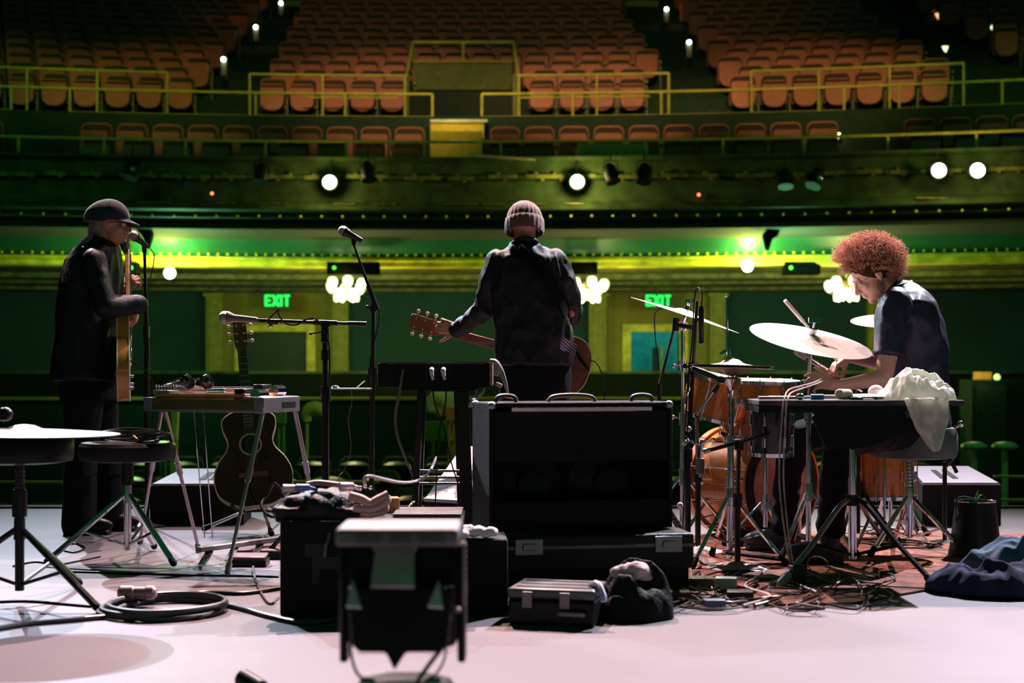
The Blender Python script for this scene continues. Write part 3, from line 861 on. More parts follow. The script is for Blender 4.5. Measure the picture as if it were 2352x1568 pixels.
# ------------------------------------------------------------------ guitars
def guitar(name, label, org, ax, nrm, outline, thick, neck_len, neck_w, head_len, head_w, mats, pegs, fret_n=20, soundhole=None, pick=None, curved=0.0, grp=None, base=None, knobs=None):
    """org: point on the body's front at the bridge line, ax: towards the head, nrm: out of the front"""
    ax = Vector(ax).normalized(); nrm = Vector(nrm); nrm = (nrm - ax * nrm.dot(ax)).normalized(); lat = nrm.cross(ax)
    Mtop, Mside, Mneck, Mmetal, Mpeg, Mpick = mats
    t = T(name, label, 'guitar', base if base is not None else org)
    pts = [(s_, w_) for s_, w_ in outline] + [(s_, -w_) for s_, w_ in reversed(outline)]
    pc = catmull([Vector((a, b, 0)) for a, b in pts], 4, True)
    p2 = [(p.x, p.y) for p in pc]
    def prism(m, pp, t0, t1): m.prism(pp, org, ax, lat, t0, t1)     # ax x lat = nrm
    m = MB(); prism(m, p2, -thick, -.003); m.build('body', Mside, t, bevel=.004)
    m = MB(); prism(m, [(a * .995, b * .985) for a, b in p2], -.003, .001); top = m.build('soundboard', Mtop, t)
    ring = [org + ax * a + lat * b for a, b in p2]
    m = MB(); m.tube(ring, .0035, 6, 0, closed=True); m.tube([p - nrm * thick for p in ring], .0035, 6, 0, closed=True); m.build('binding', Mmetal if Mmetal.name.startswith('bind') else mat('binding_cream', (.7, .62, .4), .4), t)
    smax = max(a for a, b in outline)
    s0 = smax - .10 if soundhole else smax - .13
    m = MB(); prism(m, [(s0, neck_w * .55), (smax + neck_len, neck_w * .42), (smax + neck_len, -neck_w * .42), (s0, -neck_w * .55)], -.020, .006); m.build('neck', Mneck, t, bevel=.006)
    m = MB(); prism(m, [(s0, neck_w * .55), (smax + neck_len, neck_w * .42), (smax + neck_len, -neck_w * .42), (s0, -neck_w * .55)], .006, .010)
    fb = m.build('fretboard', mat('rosewood_fretboard', (.035, .018, .012), .4), t)
    m = MB(); L = smax + neck_len
    for k in range(1, fret_n):
        s_ = L - (L + .0) * (1 - 2 ** (-k / 12.0))
        if s_ < s0 + .005: break
        w_ = neck_w * .5
        m.box(org + ax * s_ + nrm * .011, (.0025,) * 3) if False else m.cyl(org + ax * s_ + lat * w_ * .9 + nrm * .0105, org + ax * s_ - lat * w_ * .9 + nrm * .0105, .0014, n=5)
    m.build('fret_wires', Mmetal, t)
    hl, hw = head_len, head_w
    hp = [(L, neck_w * .42), (L + hl * .18, hw * .46), (L + hl * .95, hw * .5), (L + hl * 1.0, hw * .30), (L + hl * .96, 0), (L + hl * 1.0, -hw * .30), (L + hl * .95, -hw * .5), (L + hl * .18, -hw * .46), (L, -neck_w * .42)]
    m = MB(); prism(m, hp, -.012, .003); hd = m.build('headstock', Mneck, t, bevel=.003)
    for s_ in (1, -1):
        for k in range(3):
            if pegs == 4 and k > 1: break
            q = org + ax * (L + hl * (.30 + .26 * k)) + lat * s_ * (hw * .5)
            m = MB(); m.cyl(q - lat * s_ * .015, q + lat * s_ * .013, .0035, n=6)
            m.ell(q + lat * s_ * .022, (.011, .011, .007), Matrix((ax, lat, nrm)).transposed(), 8, 6); m.cyl(q - lat * s_ * .018 - nrm * .014, q - lat * s_ * .018 + nrm * .012, .005, n=8)
            m.build('tuning_peg', Mpeg, t)
    m = MB()
    for k in range(6):
        o_ = (k - 2.5) * neck_w * .15
        m.cyl(org + lat * o_ * 1.25 + nrm * .014, org + ax * (L + hl * .1) + lat * o_ + nrm * .013, .0008, n=4)
    m.build('strings', Mmetal, t)
    m = MB(); prism(m, [(-.012, .075), (.014, .075), (.014, -.075), (-.012, -.075)] if soundhole else [(-.01, .04), (.01, .04), (.01, -.04), (-.01, -.04)], .001, .011); m.build('bridge', Mneck if soundhole else Mmetal, t)
    if soundhole:
        m = MB(); m.lathe([(.001, .0), (.050, .0), (.0505, .0015), (.001, .0016)], org + ax * soundhole + nrm * .001, nrm, 24); m.build('soundhole', M_blackpaint, t)
        m = MB(); m.lathe([(.051, .0), (.056, .0015), (.06, 0)], org + ax * soundhole + nrm * .0012, nrm, 28, caps=False); m.build('rosette', mat('rosette_cream', (.5, .45, .3), .5), t)
    else:
        for s_ in (.05, .13):
            m = MB(); prism(m, [(s_ - .016, .038), (s_ + .016, .038), (s_ + .016, -.038), (s_ - .016, -.038)], .001, .012); m.build('pickup', Mmetal if knobs else M_blackpaint, t, bevel=.002)
        for s_, w_ in (knobs or [(-.06, .09), (-.11, .075)]):
            m = MB(); m.cyl(org + ax * s_ + lat * w_, org + ax * s_ + lat * w_ + nrm * .022, .010, .008, n=12); m.build('control_knob', Mpick, t)
    if pick:
        m = MB(); prism(m, pick, .001, .003); m.build('pickguard', Mpick, t)
    return t

M_chrome = mat('chrome', (0.75, 0.74, 0.78), 0.12, metal=1.0, var=0.05)
M_maple = mat('maple_neck', (0.55, 0.30, 0.10), 0.35, var=0.2, scale=12, stretch=(1, 1, 6))
M_mahog = mat('red_mahogany', (0.22, 0.07, 0.045), 0.3, var=0.25, scale=9, coat=.5)
M_amber = mat('amber_body_lacquer', (0.62, 0.27, 0.06), 0.25, var=0.3, scale=7, coat=.6)
M_spruce = mat('dark_spruce_top', (0.030, 0.022, 0.008), 0.35, spec=.2, var=0.25, scale=20, stretch=(8, 8, 1))
M_rose = mat('amber_rosewood_side', (0.40, 0.20, 0.05), 0.3, var=0.4, scale=10, coat=.5)
M_cream = mat('cream_peg', (0.85, 0.62, 0.40), 0.35)
M_plastic = mat('black_plastic', (0.007, 0.008, 0.008), 0.35, spec=.25)
M_knob = mat('knob_bluish', (0.25, 0.35, 0.45), 0.25, metal=.5)

# ================================================================== centre guitarist (seen from behind)
Dg = 7.67
def J(px, py, D=Dg): return P(px, py, D)
pg = T('person', 'person with their back to us in a knitted beanie and dark shirt playing a guitar', 'person', (X(1215, Dg), Dg, 0))
hc = J(1205, 517, 7.70); Rh = Rfrom((0.05, 1, -.22), (0, .22, 1))
b = MB(); dn = head(b, hc, Rh)
b.cap(J(1206, 545, 7.68), J(1207, 585, Dg), .056, .062)
loft(b, [(J(1207, 578), .08, .06), (J(1208, 600), .15, .09), (J(1215, 680), .165, .10), (J(1225, 800), .155, .10), (J(1230, 880), .16, .11)])
limb(b, [J(1140, 608), J(1120, 705, 7.72), J(1056, 754, 7.88)], [.048, .040, .028])
limb(b, [J(1282, 608), J(1312, 712, 7.72), J(1275, 765, 7.95)], [.048, .040, .028])
limb(b, [J(1190, 890), J(1182, 1040), J(1180, 1195)], [.075, .055, .038]); limb(b, [J(1265, 890), J(1268, 1040), J(1272, 1195)], [.075, .055, .038])
# fretting hand: palm behind the neck, fingers over the top edge, thumb low
hand(b, J(1052, 756, 7.88), (-.9, .1, .18), (-.25, .95, .15), (-.1, .15, -1), curls=((15, 55, 50), (20, 60, 50), (25, 60, 50), (30, 60, 50)), thumb=(.6, .75, -.1), spread=.1)
hand(b, J(1275, 765, 7.95), (-.75, .3, -.4), (.1, 1, 0), (.3, .2, .9), curls=(20, 35, 30))
body = remesh(b, 'body', M_skin, pg, .006, 2, dents=dn); eyes(hc, Rh, pg)
b = MB()
loft(b, [(J(1206, 553), .060, .058), (J(1207, 566), .088, .07), (J(1206, 578), .150, .092), (J(1207, 594), .196, .110), (J(1209, 630), .205, .125), (J(1216, 690), .203, .128), (J(1224, 750), .205, .128), (J(1228, 805), .210, .132), (J(1229, 838), .208, .130)], pw=2.2)
limb(b, [J(1145, 602), J(1128, 645, 7.68), J(1114, 708, 7.72), J(1080, 738, 7.80), J(1050, 756, 7.87)], [.066, .062, .054, .047, .042])
limb(b, [J(1273, 600), J(1296, 645, 7.68), J(1316, 712, 7.74), J(1300, 745, 7.85), J(1272, 765, 7.95)], [.066, .062, .054, .046, .040])
remesh(b, 'shirt', M_shirt, pg, .008, 2, wr=(.0095, 13, (1, 1, .5)))
b = MB(); b.tube([J(1178, 558, 7.64), J(1190, 550, 7.60), J(1208, 548, 7.59), J(1225, 550, 7.60), J(1236, 558, 7.64)], .012, 8, 4)
b.build('collar', M_shirt, pg)
b = MB(); b.prism([(0, .022), (.022, 0), (0, -.022), (-.022, 0)], J(1199, 568, 7.555), (1, 0, 0), (0, .25, 1), -.002, .002)
b.build('patch', mat('brown_patch', (.35, .20, .12), .7), pg)
b = MB()
loft(b, [(J(1229, 822), .185, .115), (J(1230, 880), .195, .125), (J(1229, 925), .19, .12)], pw=2.2)
limb(b, [J(1190, 915), J(1182, 1040), J(1180, 1198)], [.092, .072, .062]); limb(b, [J(1268, 915), J(1270, 1040), J(1273, 1198)], [.092, .072, .062])
remesh(b, 'trousers', M_jean, pg, .01, 2, wr=(.005, 8, (1, 1, .6)))
for q in (1178, 1275):
    b = MB(); b.ell(Vector((X(q, Dg), Dg + .04, .045)), (.05, .135, .045)); b.bx(X(q, Dg) - .05, X(q, Dg) + .05, Dg - .09, Dg + .16, 0, .02)
    remesh(b, 'shoe', M_shoe, pg, .008, 2)
# beanie: ribs gathered at the crown and a turned-up cuff
b = MB(); n = 96; rr = []
def beanie(p_top, nrib=24):
    rr = []
    for i in range(17):
        t_ = i / 16; th = t_ * PI * .60
        ring = []
        for k in range(n):
            a = 2 * PI * k / n
            rib = 1 + .022 * math.cos(nrib * a) * min(1, t_ * 3) + (.05 * math.cos(6 * a) * (1 - t_) if t_ < .3 else 0)
            r = math.sin(max(.04, th)) * rib
            ring.append(hc + Rh @ Vector((.097 * r * math.cos(a), .115 * r * math.sin(a) - .012, .108 * math.cos(th) + .022)))
        rr.append(ring)
    return rr
b.rings(beanie(hc)); b.build('beanie', mat('knit_brown', (.16, .075, .06), .9, var=.25, scale=60, bump=.6, bscale=160, sheen=.8), pg, ang=70)
b = MB(); rr = []
for (rs_, z_) in ((1.0, .030), (1.06, .028), (1.09, .005), (1.09, -.035), (1.05, -.048), (.98, -.045), (.98, 0.02)):
    rr.append([hc + Rh @ Vector((.097 * rs_ * (1 + .018 * math.cos(24 * 2 * PI * k / n)) * math.cos(2 * PI * k / n), .113 * rs_ * (1 + .018 * math.cos(24 * 2 * PI * k / n)) * math.sin(2 * PI * k / n) - .012, z_)) for k in range(n)])
b.rings(rr, closed=True, caps=False); b.build('beanie_cuff', MATS['knit_brown'], pg, ang=70)
# his guitar
lp = [(-.215, 0), (-.205, .085), (-.15, .155), (-.07, .165), (.0, .13), (.06, .108), (.12, .12), (.18, .13), (.225, .09), (.235, .03)]
gax = Vector((-.962, .0, .272)); Dn = 7.93
gorg = P(1268, 829, 8.0)
guitar('electric_guitar', 'red single-cut electric guitar held by the guitarist in the beanie', gorg, gax, (.0, 1, .05), lp, .05, .40, .056, .20, .09,
       (M_mahog, M_mahog, M_mahog, M_chrome, M_cream, M_cream), 6, base=gorg + Vector((0, 0, -.2)))
# strap over the shoulder and the cable from the jack
b = MB()
sp = [gorg - gax * .2 + Vector((0, -.03, 0)), P(1322, 800, 7.86), P(1300, 720, 7.6), P(1262, 640, 7.50), P(1215, 590, 7.52), P(1180, 575, 7.6), P(1150, 600, 7.82), P(1150, 700, 7.92), P(1165, 770, 7.95)]
sp = catmull(sp, 5); rr = []
for i, p in enumerate(sp):
    d = (sp[min(i + 1, len(sp) - 1)] - sp[max(i - 1, 0)]).normalized(); out = (p - P(1222, p.z and 700, 7.72)); out = Vector((p.x - X(1220, 7.7), p.y - 7.72, 0)).normalized()
    s_ = d.cross(out).normalized()
    rr.append([p + s_ * .027 + out * .004, p - s_ * .027 + out * .004, p - s_ * .027 - out * .001, p + s_ * .027 - out * .001])
b.rings(rr); one(b, 'guitar_strap', mat('strap_leather', (.006, .006, .007), .8, spec=.1), 'dark strap over the shoulder of the guitarist in the beanie', 'strap')
b = MB(); b.tube([P(1356, 826, 7.95), P(1372, 836, 7.93), P(1386, 870, 7.9), P(1388, 920, 7.85), P(1384, 1040, 7.9), Vector((X(1370, 8), 8, .008)), Vector((X(1440, 8.2), 8.2, .006))], .0035, 6)
one(b, 'guitar_cable', M_plastic, 'thin black cable looping down from the red guitar at the right hip', 'cable')
# plaid cloth tucked at his back pocket
b = MB(); rr = []
for i in range(9):
    row = []
    for j in range(9):
        u_, v_ = i / 8, j / 8
        row.append(P(1290 + 36 * u_ - 4 * v_, 772 + 16 * u_ + 30 * v_, 7.50 - .012 * math.sin(5 * u_ + 3 * v_) + .035 * u_))
    rr.append(row)
vs = [p for r in rr for p in r]; vs2 = [p + Vector((0, .004, 0)) for p in vs]; fs = []
for i in range(8):
    for j in range(8):
        a = i * 9 + j; fs.append((a, a + 1, a + 10, a + 9)); fs.append((81 + a, 81 + a + 9, 81 + a + 10, 81 + a + 1))
for j in range(8):
    for a, bb in ((j, j + 1), (72 + j + 1, 72 + j), ((j + 1) * 9, j * 9), (j * 9 + 8, (j + 1) * 9 + 8)): fs.append((a, bb, 81 + bb, 81 + a))
b.add(vs + vs2, fs)
one(b, 'cloth', mat('plaid_cloth', (.55, .50, .75), .8, col2=(.02, .02, .05), kind='wave', scale=24, rot=(0, .9, 0)), 'small checked cloth hanging at the hip of the guitarist in the beanie', 'cloth')

# ================================================================== left singer (profile, facing right)
Dl = 7.7
def J(px, py, D=Dl): return P(px, py, D)
pl = T('person', 'person in a peaked cap and long black coat singing at the far left', 'person', (X(210, Dl), Dl, 0))
hc = J(251, 516); Rh = Rfrom((1, .12, -.03), (-.03, 0, 1))
b = MB(); dn = head(b, hc, Rh)
b.cap(J(240, 535), J(222, 575), .056, .064)
loft(b, [(J(222, 572), .06, .07), (J(215, 600), .10, .15), (J(208, 690), .12, .16), (J(206, 800), .12, .15), (J(206, 880), .12, .15)])
limb(b, [J(217, 604, 7.52), J(240, 705, 7.44), J(312, 703, 7.56)], [.046, .038, .027])
limb(b, [J(219, 604, 7.88), J(255, 690, 8.02), J(288, 668, 8.0)], [.046, .038, .027])
limb(b, [J(195, 890, 7.6), J(190, 1040, 7.58), J(186, 1190, 7.56)], [.08, .055, .04]); limb(b, [J(215, 890, 7.8), J(238, 1040, 7.78), J(248, 1190, 7.74)], [.08, .055, .04])
hand(b, J(314, 702, 7.57), (-.15, .35, -.9), (-.9, -.1, .2), (0, .9, .3), curls=((30, 45, 35), (35, 50, 35), (40, 50, 35), (45, 50, 35)), spread=.12)
hand(b, J(284, 672, 7.99), (.55, .1, .75), (.3, .9, -.3), (-.6, .3, .5), curls=((35, 60, 45), (40, 60, 45), (45, 60, 45), (50, 60, 45)), spread=.12)
remesh(b, 'body', M_skin, pl, .006, 2, dents=dn); eyes(hc, Rh, pl)
b = MB()
def S(py, x0, x1, ry, pw=0):
    return (J((x0 + x1) / 2, py), (x1 - x0) / 2 / FPX * Dl, ry)
loft(b, [S(550, 200, 252, .07), S(562, 188, 266, .10), S(578, 172, 270, .17), (S(600, 156, 272, .215)), S(640, 148, 274, .22), S(700, 141, 275, .22), S(760, 135, 274, .225), S(820, 129, 276, .235), S(872, 125, 283, .245)], pw=2.2)
limb(b, [J(215, 604, 7.50), J(226, 660, 7.44), J(244, 706, 7.42), J(318, 698, 7.55)], [.070, .064, .056, .046])
b.ell(J(316, 699, 7.55), (.042, .05, .046))
limb(b, [J(217, 604, 7.90), J(232, 650, 7.98), J(256, 692, 8.02), J(282, 674, 8.0)], [.068, .060, .052, .042])
remesh(b, 'coat', M_coat, pl, .008, 2, wr=(.010, 9, (1, 1, .4)))
b = MB(); b.tube([J(202, 556, 7.76), J(208, 548, 7.66), J(232, 552, 7.62), J(258, 566, 7.66)], .016, 8, 4); b.build('collar', M_coat, pl)
b = MB()
loft(b, [(J(206, 860), .15, .18), (J(208, 920), .15, .19)], pw=2.2)
limb(b, [J(192, 910, 7.6), J(186, 1040, 7.57), J(182, 1205, 7.55)], [.105, .085, .088]); limb(b, [J(222, 910, 7.8), J(243, 1040, 7.77), J(248, 1195, 7.74)], [.105, .085, .08])
remesh(b, 'trousers', M_jean, pl, .01, 2, wr=(.006, 7, (1, 1, .5)))
for q, dd in ((185, 7.55), (246, 7.73)):
    x0 = X(q, dd)
    b = MB(); b.ell(Vector((x0 + .04, dd, .048)), (.14, .052, .046)); b.bx(x0 - .08, x0 + .16, dd - .05, dd + .05, 0, .022)
    remesh(b, 'shoe', M_shoe, pl, .008, 2)
# cap
b = MB()
def capshape():
    rr = []
    for i in range(15):
        t_ = i / 14; th = t_ * PI * .56
        ring = []
        for k in range(40):
            a = 2 * PI * k / 40
            r = math.sin(max(.05, th))
            x_ = .098 * r * math.cos(a); y_ = (.130 if math.sin(a) < 0 else .112) * r * math.sin(a) - .005
            z_ = .098 * math.cos(th) + .042 - .012 * (y_ < 0) * r
            ring.append(hc + Rh @ Vector((x_, y_ , z_)))
        rr.append(ring)
    return rr
b.rings(capshape()); b.tube([hc + Rh @ Vector((.088 * math.cos(a), .104 * math.sin(a) - .008, .028 - .02 * math.sin(a) * 0)) for a in np.linspace(0, 2 * PI, 24, endpoint=False)], .010, 6, 0, closed=True)
b.build('cap', mat('navy_cap_wool', (.022, .024, .060), .85, sheen=.4, bump=.3, bscale=120), pl, ang=60)
b = MB(); rr = []
for i in range(9):
    a = PI * (.12 + .76 * i / 8)
    p0 = Vector((.088 * math.cos(a), .098 * math.sin(a), .036)); p1 = Vector((.098 * math.cos(a), .098 * math.sin(a) + .062 * math.sin(a) ** 1.2, .024 - .018 * math.sin(a)))
    rr.append([hc + Rh @ p for p in (p0, p1, p1 + Vector((0, 0, -.005)), p0 + Vector((0, 0, -.006)))])
b.rings(rr); b.build('cap_peak', MATS['navy_cap_wool'], pl)
# ponytail and side hair
def strands(mb, roots, fn, n, r=.0012):
    for k in range(n):
        mb.tube(fn(k), [r, r, r * .4], 4, 3)
b = MB(); random.seed(3)
for k in range(330):
    y_ = random.gauss(0, .035); u_ = random.random()
    sp_ = random.gauss(0, 1)
    s0 = J(208 + random.uniform(-6, 8), 540 + random.uniform(-4, 10), 7.66 + y_ * .6)
    ln = random.uniform(.6, 1.1)
    s1 = J(176 + random.uniform(-3, 10), 572 + random.uniform(-6, 6), 7.62 + y_ * .9)
    s2 = J(153 + random.uniform(-3, 16), 602, 7.58 + y_ * 1.1)
    s3 = J(142 + random.uniform(-2, 20), 602 + 44 * ln, 7.56 + y_ * 1.2)
    b.tube([s0, s1, s2, s3], [.0026, .0026, .0018, .0006], 4, 3)
for k in range(160):
    a = random.uniform(PI * 1.05, PI * 1.95); s0 = hc + Rh @ Vector((.080 * math.cos(a), .10 * math.sin(a), .02))
    b.tube([s0, hc + Rh @ Vector((.078 * math.cos(a), .104 * math.sin(a) - .006, -.04 + random.uniform(-.01, .01))), J(210 + random.uniform(-6, 8), 548, 7.7 + random.uniform(-.03, .03))], [.002, .002, .001], 4, 3)
b.build('hair', hairmat('long_grey_hair', (.60, .48, .50), (.8, .6, .65)), pl)
b = MB()
for s_ in (1, -1):
    c_ = hc + Rh @ Vector((s_ * .031, .102, .006)); b.tube([c_ + Rh @ Vector((.018 * math.cos(a), 0, .014 * math.sin(a))) for a in np.linspace(0, 2 * PI, 14, endpoint=False)], .002, 5, 0, closed=True)
    b.cyl(c_ + Rh @ Vector((s_ * .018, 0, .003)), hc + Rh @ Vector((s_ * .079, 0, .008)), .0018, n=5)
b.build('glasses', M_plastic, pl)
b = MB(); b.ell(hc + Rh @ Vector((0, .082, -.112)), (.022, .02, .028), Rh); 
for k in range(120):
    p = hc + Rh @ Vector((random.gauss(0, .016), .078 + random.uniform(-.01, .012), -.100))
    b.tube([p, p + Rh @ Vector((0, .01, -.025)), p + Rh @ Vector((random.gauss(0, .004), .012, -.05 * random.uniform(.6, 1.1)))], .0009, 3, 2)
b.build('goatee', mat('dark_beard', (.06, .04, .035), .5), pl)
# his bass
bs = [(-.205, 0), (-.20, .08), (-.15, .145), (-.06, .155), (.01, .12), (.07, .115), (.15, .15), (.23, .155), (.27, .11), (.20, .05), (.18, .03)]
bax = Vector((-.165, .60, .78)).normalized(); borg = P(297, 828, 7.52)
tb = guitar('bass_guitar', 'amber electric bass held edge-on by the singer in the peaked cap', borg, bax, (1, .25, .0), bs, .06, .52, .056, .20, .08,
            (M_amber, M_amber, M_maple, M_chrome, M_chrome, M_knob), 4, knobs=[(-.08, -.10), (-.02, -.11), (-.13, -.07)])
b = MB(); b.tube([P(287, 823, 7.36), P(312, 836, 7.36), P(345, 862, 7.40), P(352, 900, 7.5), P(352, 1000, 7.8), Vector((X(350, 8), 8, .01)), Vector((X(430, 8.1), 8.1, .006))], .0038, 6)
one(b, 'bass_cable', M_plastic, 'thin black cable hanging from the bass of the left singer', 'cable')
# ================================================================== DRUMMER
Dd = 6.75
def J(px, py, D=Dd): return P(px, py, D)
pd = T('person', 'person with curly hair and dark t-shirt seated at the drums', 'person', (X(2090, Dd), Dd, 0))
hc = J(2003, 631, 6.74); Rh = Rfrom((-.80, -.03, -.60), (-.60, 0, .80))
b = MB(); dn = head(b, hc, Rh)
b.cap(J(2022, 640), J(2062, 675), .054, .062)
loft(b, [(J(2064, 672), .06, .07), (J(2074, 700), .11, .15), (J(2094, 790), .13, .15), (J(2098, 880), .13, .15), (J(2100, 970), .14, .17)])
limb(b, [J(2056, 700, 6.56), J(2038, 820, 6.50), J(2030, 868, 6.48), J(1922, 886, 6.42)], [.052, .046, .040, .026])
limb(b, [J(2062, 700, 6.94), J(2042, 838, 7.04), J(1950, 818, 6.82)], [.050, .040, .030])
limb(b, [J(2092, 975, 6.62), J(1935, 1010, 6.25), J(1905, 1205, 6.36)], [.09, .055, .04]); limb(b, [J(2092, 975, 6.9), J(1822, 1008, 6.88), J(1800, 1210, 6.82)], [.09, .055, .04])
hand(b, J(1922, 884, 6.42), (-.95, -.1, .22), (.1, .75, -.55), (-.2, -.2, 1), curls=((15, 30, 25), (25, 40, 30), (35, 45, 35), (45, 50, 35)), thumb=(.75, .75, .0), spread=.10, k=1.0)
hand(b, J(1950, 817, 6.82), (-.80, -.1, -.52), (.45, .1, -.85), (-.1, -.9, .1), curls=((35, 55, 45), (45, 60, 45), (40, 60, 50), (35, 55, 50)), thumb=(.8, .25, .6), spread=.08)
remesh(b, 'body', M_skin_pale, pd, .006, 2, dents=dn); eyes(hc, Rh, pd)
b = MB()
def S(py, x0, x1, ry): return (J((x0 + x1) / 2, py), (x1 - x0) / 2 / FPX * Dd, ry)
loft(b, [S(648, 2045, 2092, .055), S(658, 2036, 2108, .09), S(674, 2030, 2124, .15), S(696, 2024, 2140, .20), S(730, 2016, 2156, .21), S(780, 2018, 2168, .195), S(840, 2022, 2172, .18), S(900, 2026, 2174, .17), S(950, 2030, 2176, .17)], pw=2.2)
limb(b, [J(2058, 696, 6.56), J(2046, 750, 6.53), J(2041, 800, 6.51)], [.072, .068, .064])
b.lathe([(.062, -.03), (.0655, .0), (.067, .022)], J(2041, 806, 6.51), (J(2038, 830, 6.50) - J(2041, 800, 6.51)), 24)
limb(b, [J(2062, 696, 6.94), J(2052, 770, 6.99), J(2046, 800, 7.01)], [.072, .066, .062])
remesh(b, 't_shirt', M_tee, pd, .007, 2, wr=(.008, 10, (1, 1, .6)))
b = MB(); b.tube([J(2046, 668, 6.66), J(2062, 656, 6.65), J(2088, 648, 6.70), J(2094, 646, 6.78)], .007, 6, 4); b.build('collar', M_tee, pd)
b = MB()
loft(b, [(J(2098, 930), .155, .17), (J(2100, 975), .165, .19), (J(2098, 1010), .14, .17)], pw=2.2)
limb(b, [J(2085, 978, 6.63), J(1935, 1008, 6.27), J(1918, 1100, 6.30), J(1908, 1210, 6.36)], [.105, .076, .068, .062])
limb(b, [J(2085, 978, 6.88), J(1940, 978, 6.88), J(1826, 1006, 6.88), J(1808, 1100, 6.86), J(1800, 1214, 6.82)], [.105, .086, .074, .064, .058])
remesh(b, 'trousers', M_jean, pd, .009, 2, wr=(.006, 11, (.6, 1, 1)))
for q, dd in ((1905, 6.36), (1800, 6.82)):
    x0 = X(q, dd); b = MB(); b.ell(Vector((x0 - .055, dd, .06)), (.145, .05, .05)); b.cap(Vector((x0, dd, .06)), Vector((x0, dd, .15)), .048, .05); b.bx(x0 - .18, x0 + .06, dd - .045, dd + .045, 0.012, .032)
    remesh(b, 'shoe', mat('dark_shoe', (.03, .035, .06), .5), pd, .008, 2)
# curls: short helical locks grown from a ball round the skull
def curls(n, seed):
    random.seed(seed); b = MB()
    c0 = hc + Rh @ Vector((0, -.030, .045)); cc = J(1998, 600)
    k = 0
    while k < n:
        v = Vector((random.gauss(0, 1), random.gauss(0, 1), random.gauss(0, 1))).normalized()
        lv = Rh.transposed() @ v
        if lv.y > .36 and lv.z < .08: continue                 # face
        if v.z < -.80: continue
        if lv.y > .0 and v.z < -.30 and lv.z < .3: continue
        s_ = c0 + Rh @ Vector((lv.x * .076, lv.y * .092, lv.z * .085))
        ex = .30 + .70 * max(0, min(1, (lv.z + .9)))
        rad = Vector((v.x * .190, v.y * .165, v.z * .152)) * random.uniform(.86, 1.03)
        e = cc + rad
        if lv.y > .1 and v.z < 0: e = s_ + v * random.uniform(.03, .08)
        u_, w_, d = frame(e - s_); L = (e - s_).length
        ph = random.uniform(0, 6.28); turns = random.uniform(1.5, 3.0) * L / .08; cr = random.uniform(.005, .011)
        pts = []
        N = max(6, int(turns * 6))
        for i in range(N + 1):
            t_ = i / N; a = ph + turns * 2 * PI * t_
            pts.append(s_ + (e - s_) * t_ + (u_ * math.cos(a) + w_ * math.sin(a)) * cr * (.3 + .7 * t_))
        b.tube(pts, [.0015, .0013, .0006], 3, 0)
        k += 1
    return b
curls(2600, 5).build('hair', hairmat('ginger_curls', (.55, .30, .22), (.95, .62, .50)), pd, flat=True, recalc=False)
b = MB(); b.ell(hc + Rh @ Vector((0, -.045, .055)), (.105, .120, .110), Rh, 20, 14)  # dark ball inside the curls; the shade there is put into its colour
b.build('hair_base', mat('dark_ginger', (.05, .02, .012), .9, spec=.1), pd)
b = MB()
for s_ in (1, -1):
    c_ = hc + Rh @ Vector((s_ * .031, .100, .004)); b.tube([c_ + Rh @ Vector((.019 * math.cos(a), 0, .015 * math.sin(a))) for a in np.linspace(0, 2 * PI, 14, endpoint=False)], .0016, 5, 0, closed=True)
    b.cyl(c_ + Rh @ Vector((s_ * .019, 0, .003)), hc + Rh @ Vector((s_ * .079, -.01, .008)), .0015, n=5)
b.build('glasses', M_brass, pd)
b = MB(); b.tube([hc + Rh @ Vector((-.080, .0, -.02)), hc + Rh @ Vector((-.074, .035, -.06)), hc + Rh @ Vector((-.055, .03, -.105)), J(2012, 700, 6.62), J(2004, 740, 6.54)], .0011, 5, 6); b.build('ear_monitor_wire', M_plastic, pd)
# sleeve trim and forearm tattoo rows as ink bands
b = MB(); q0, q1 = J(1985, 826, 6.90), J(1962, 821, 6.845)
b.build('ink', M_plastic, pd) if b.v else None
# the stick
tip = P(1803, 690, 6.60); butt = P(1938, 846, 6.86); q = tip + (butt - tip) * .30
b = MB(); b.cyl(tip, q, .0095, .0090, 10); b.cyl(q, butt, .0060, .0065, 8)
one(b, 'drumstick', mat('pale_hickory', (.50, .40, .34), .5), 'thick-tipped wooden drumstick held over the bright ride cymbal', 'drumstick')

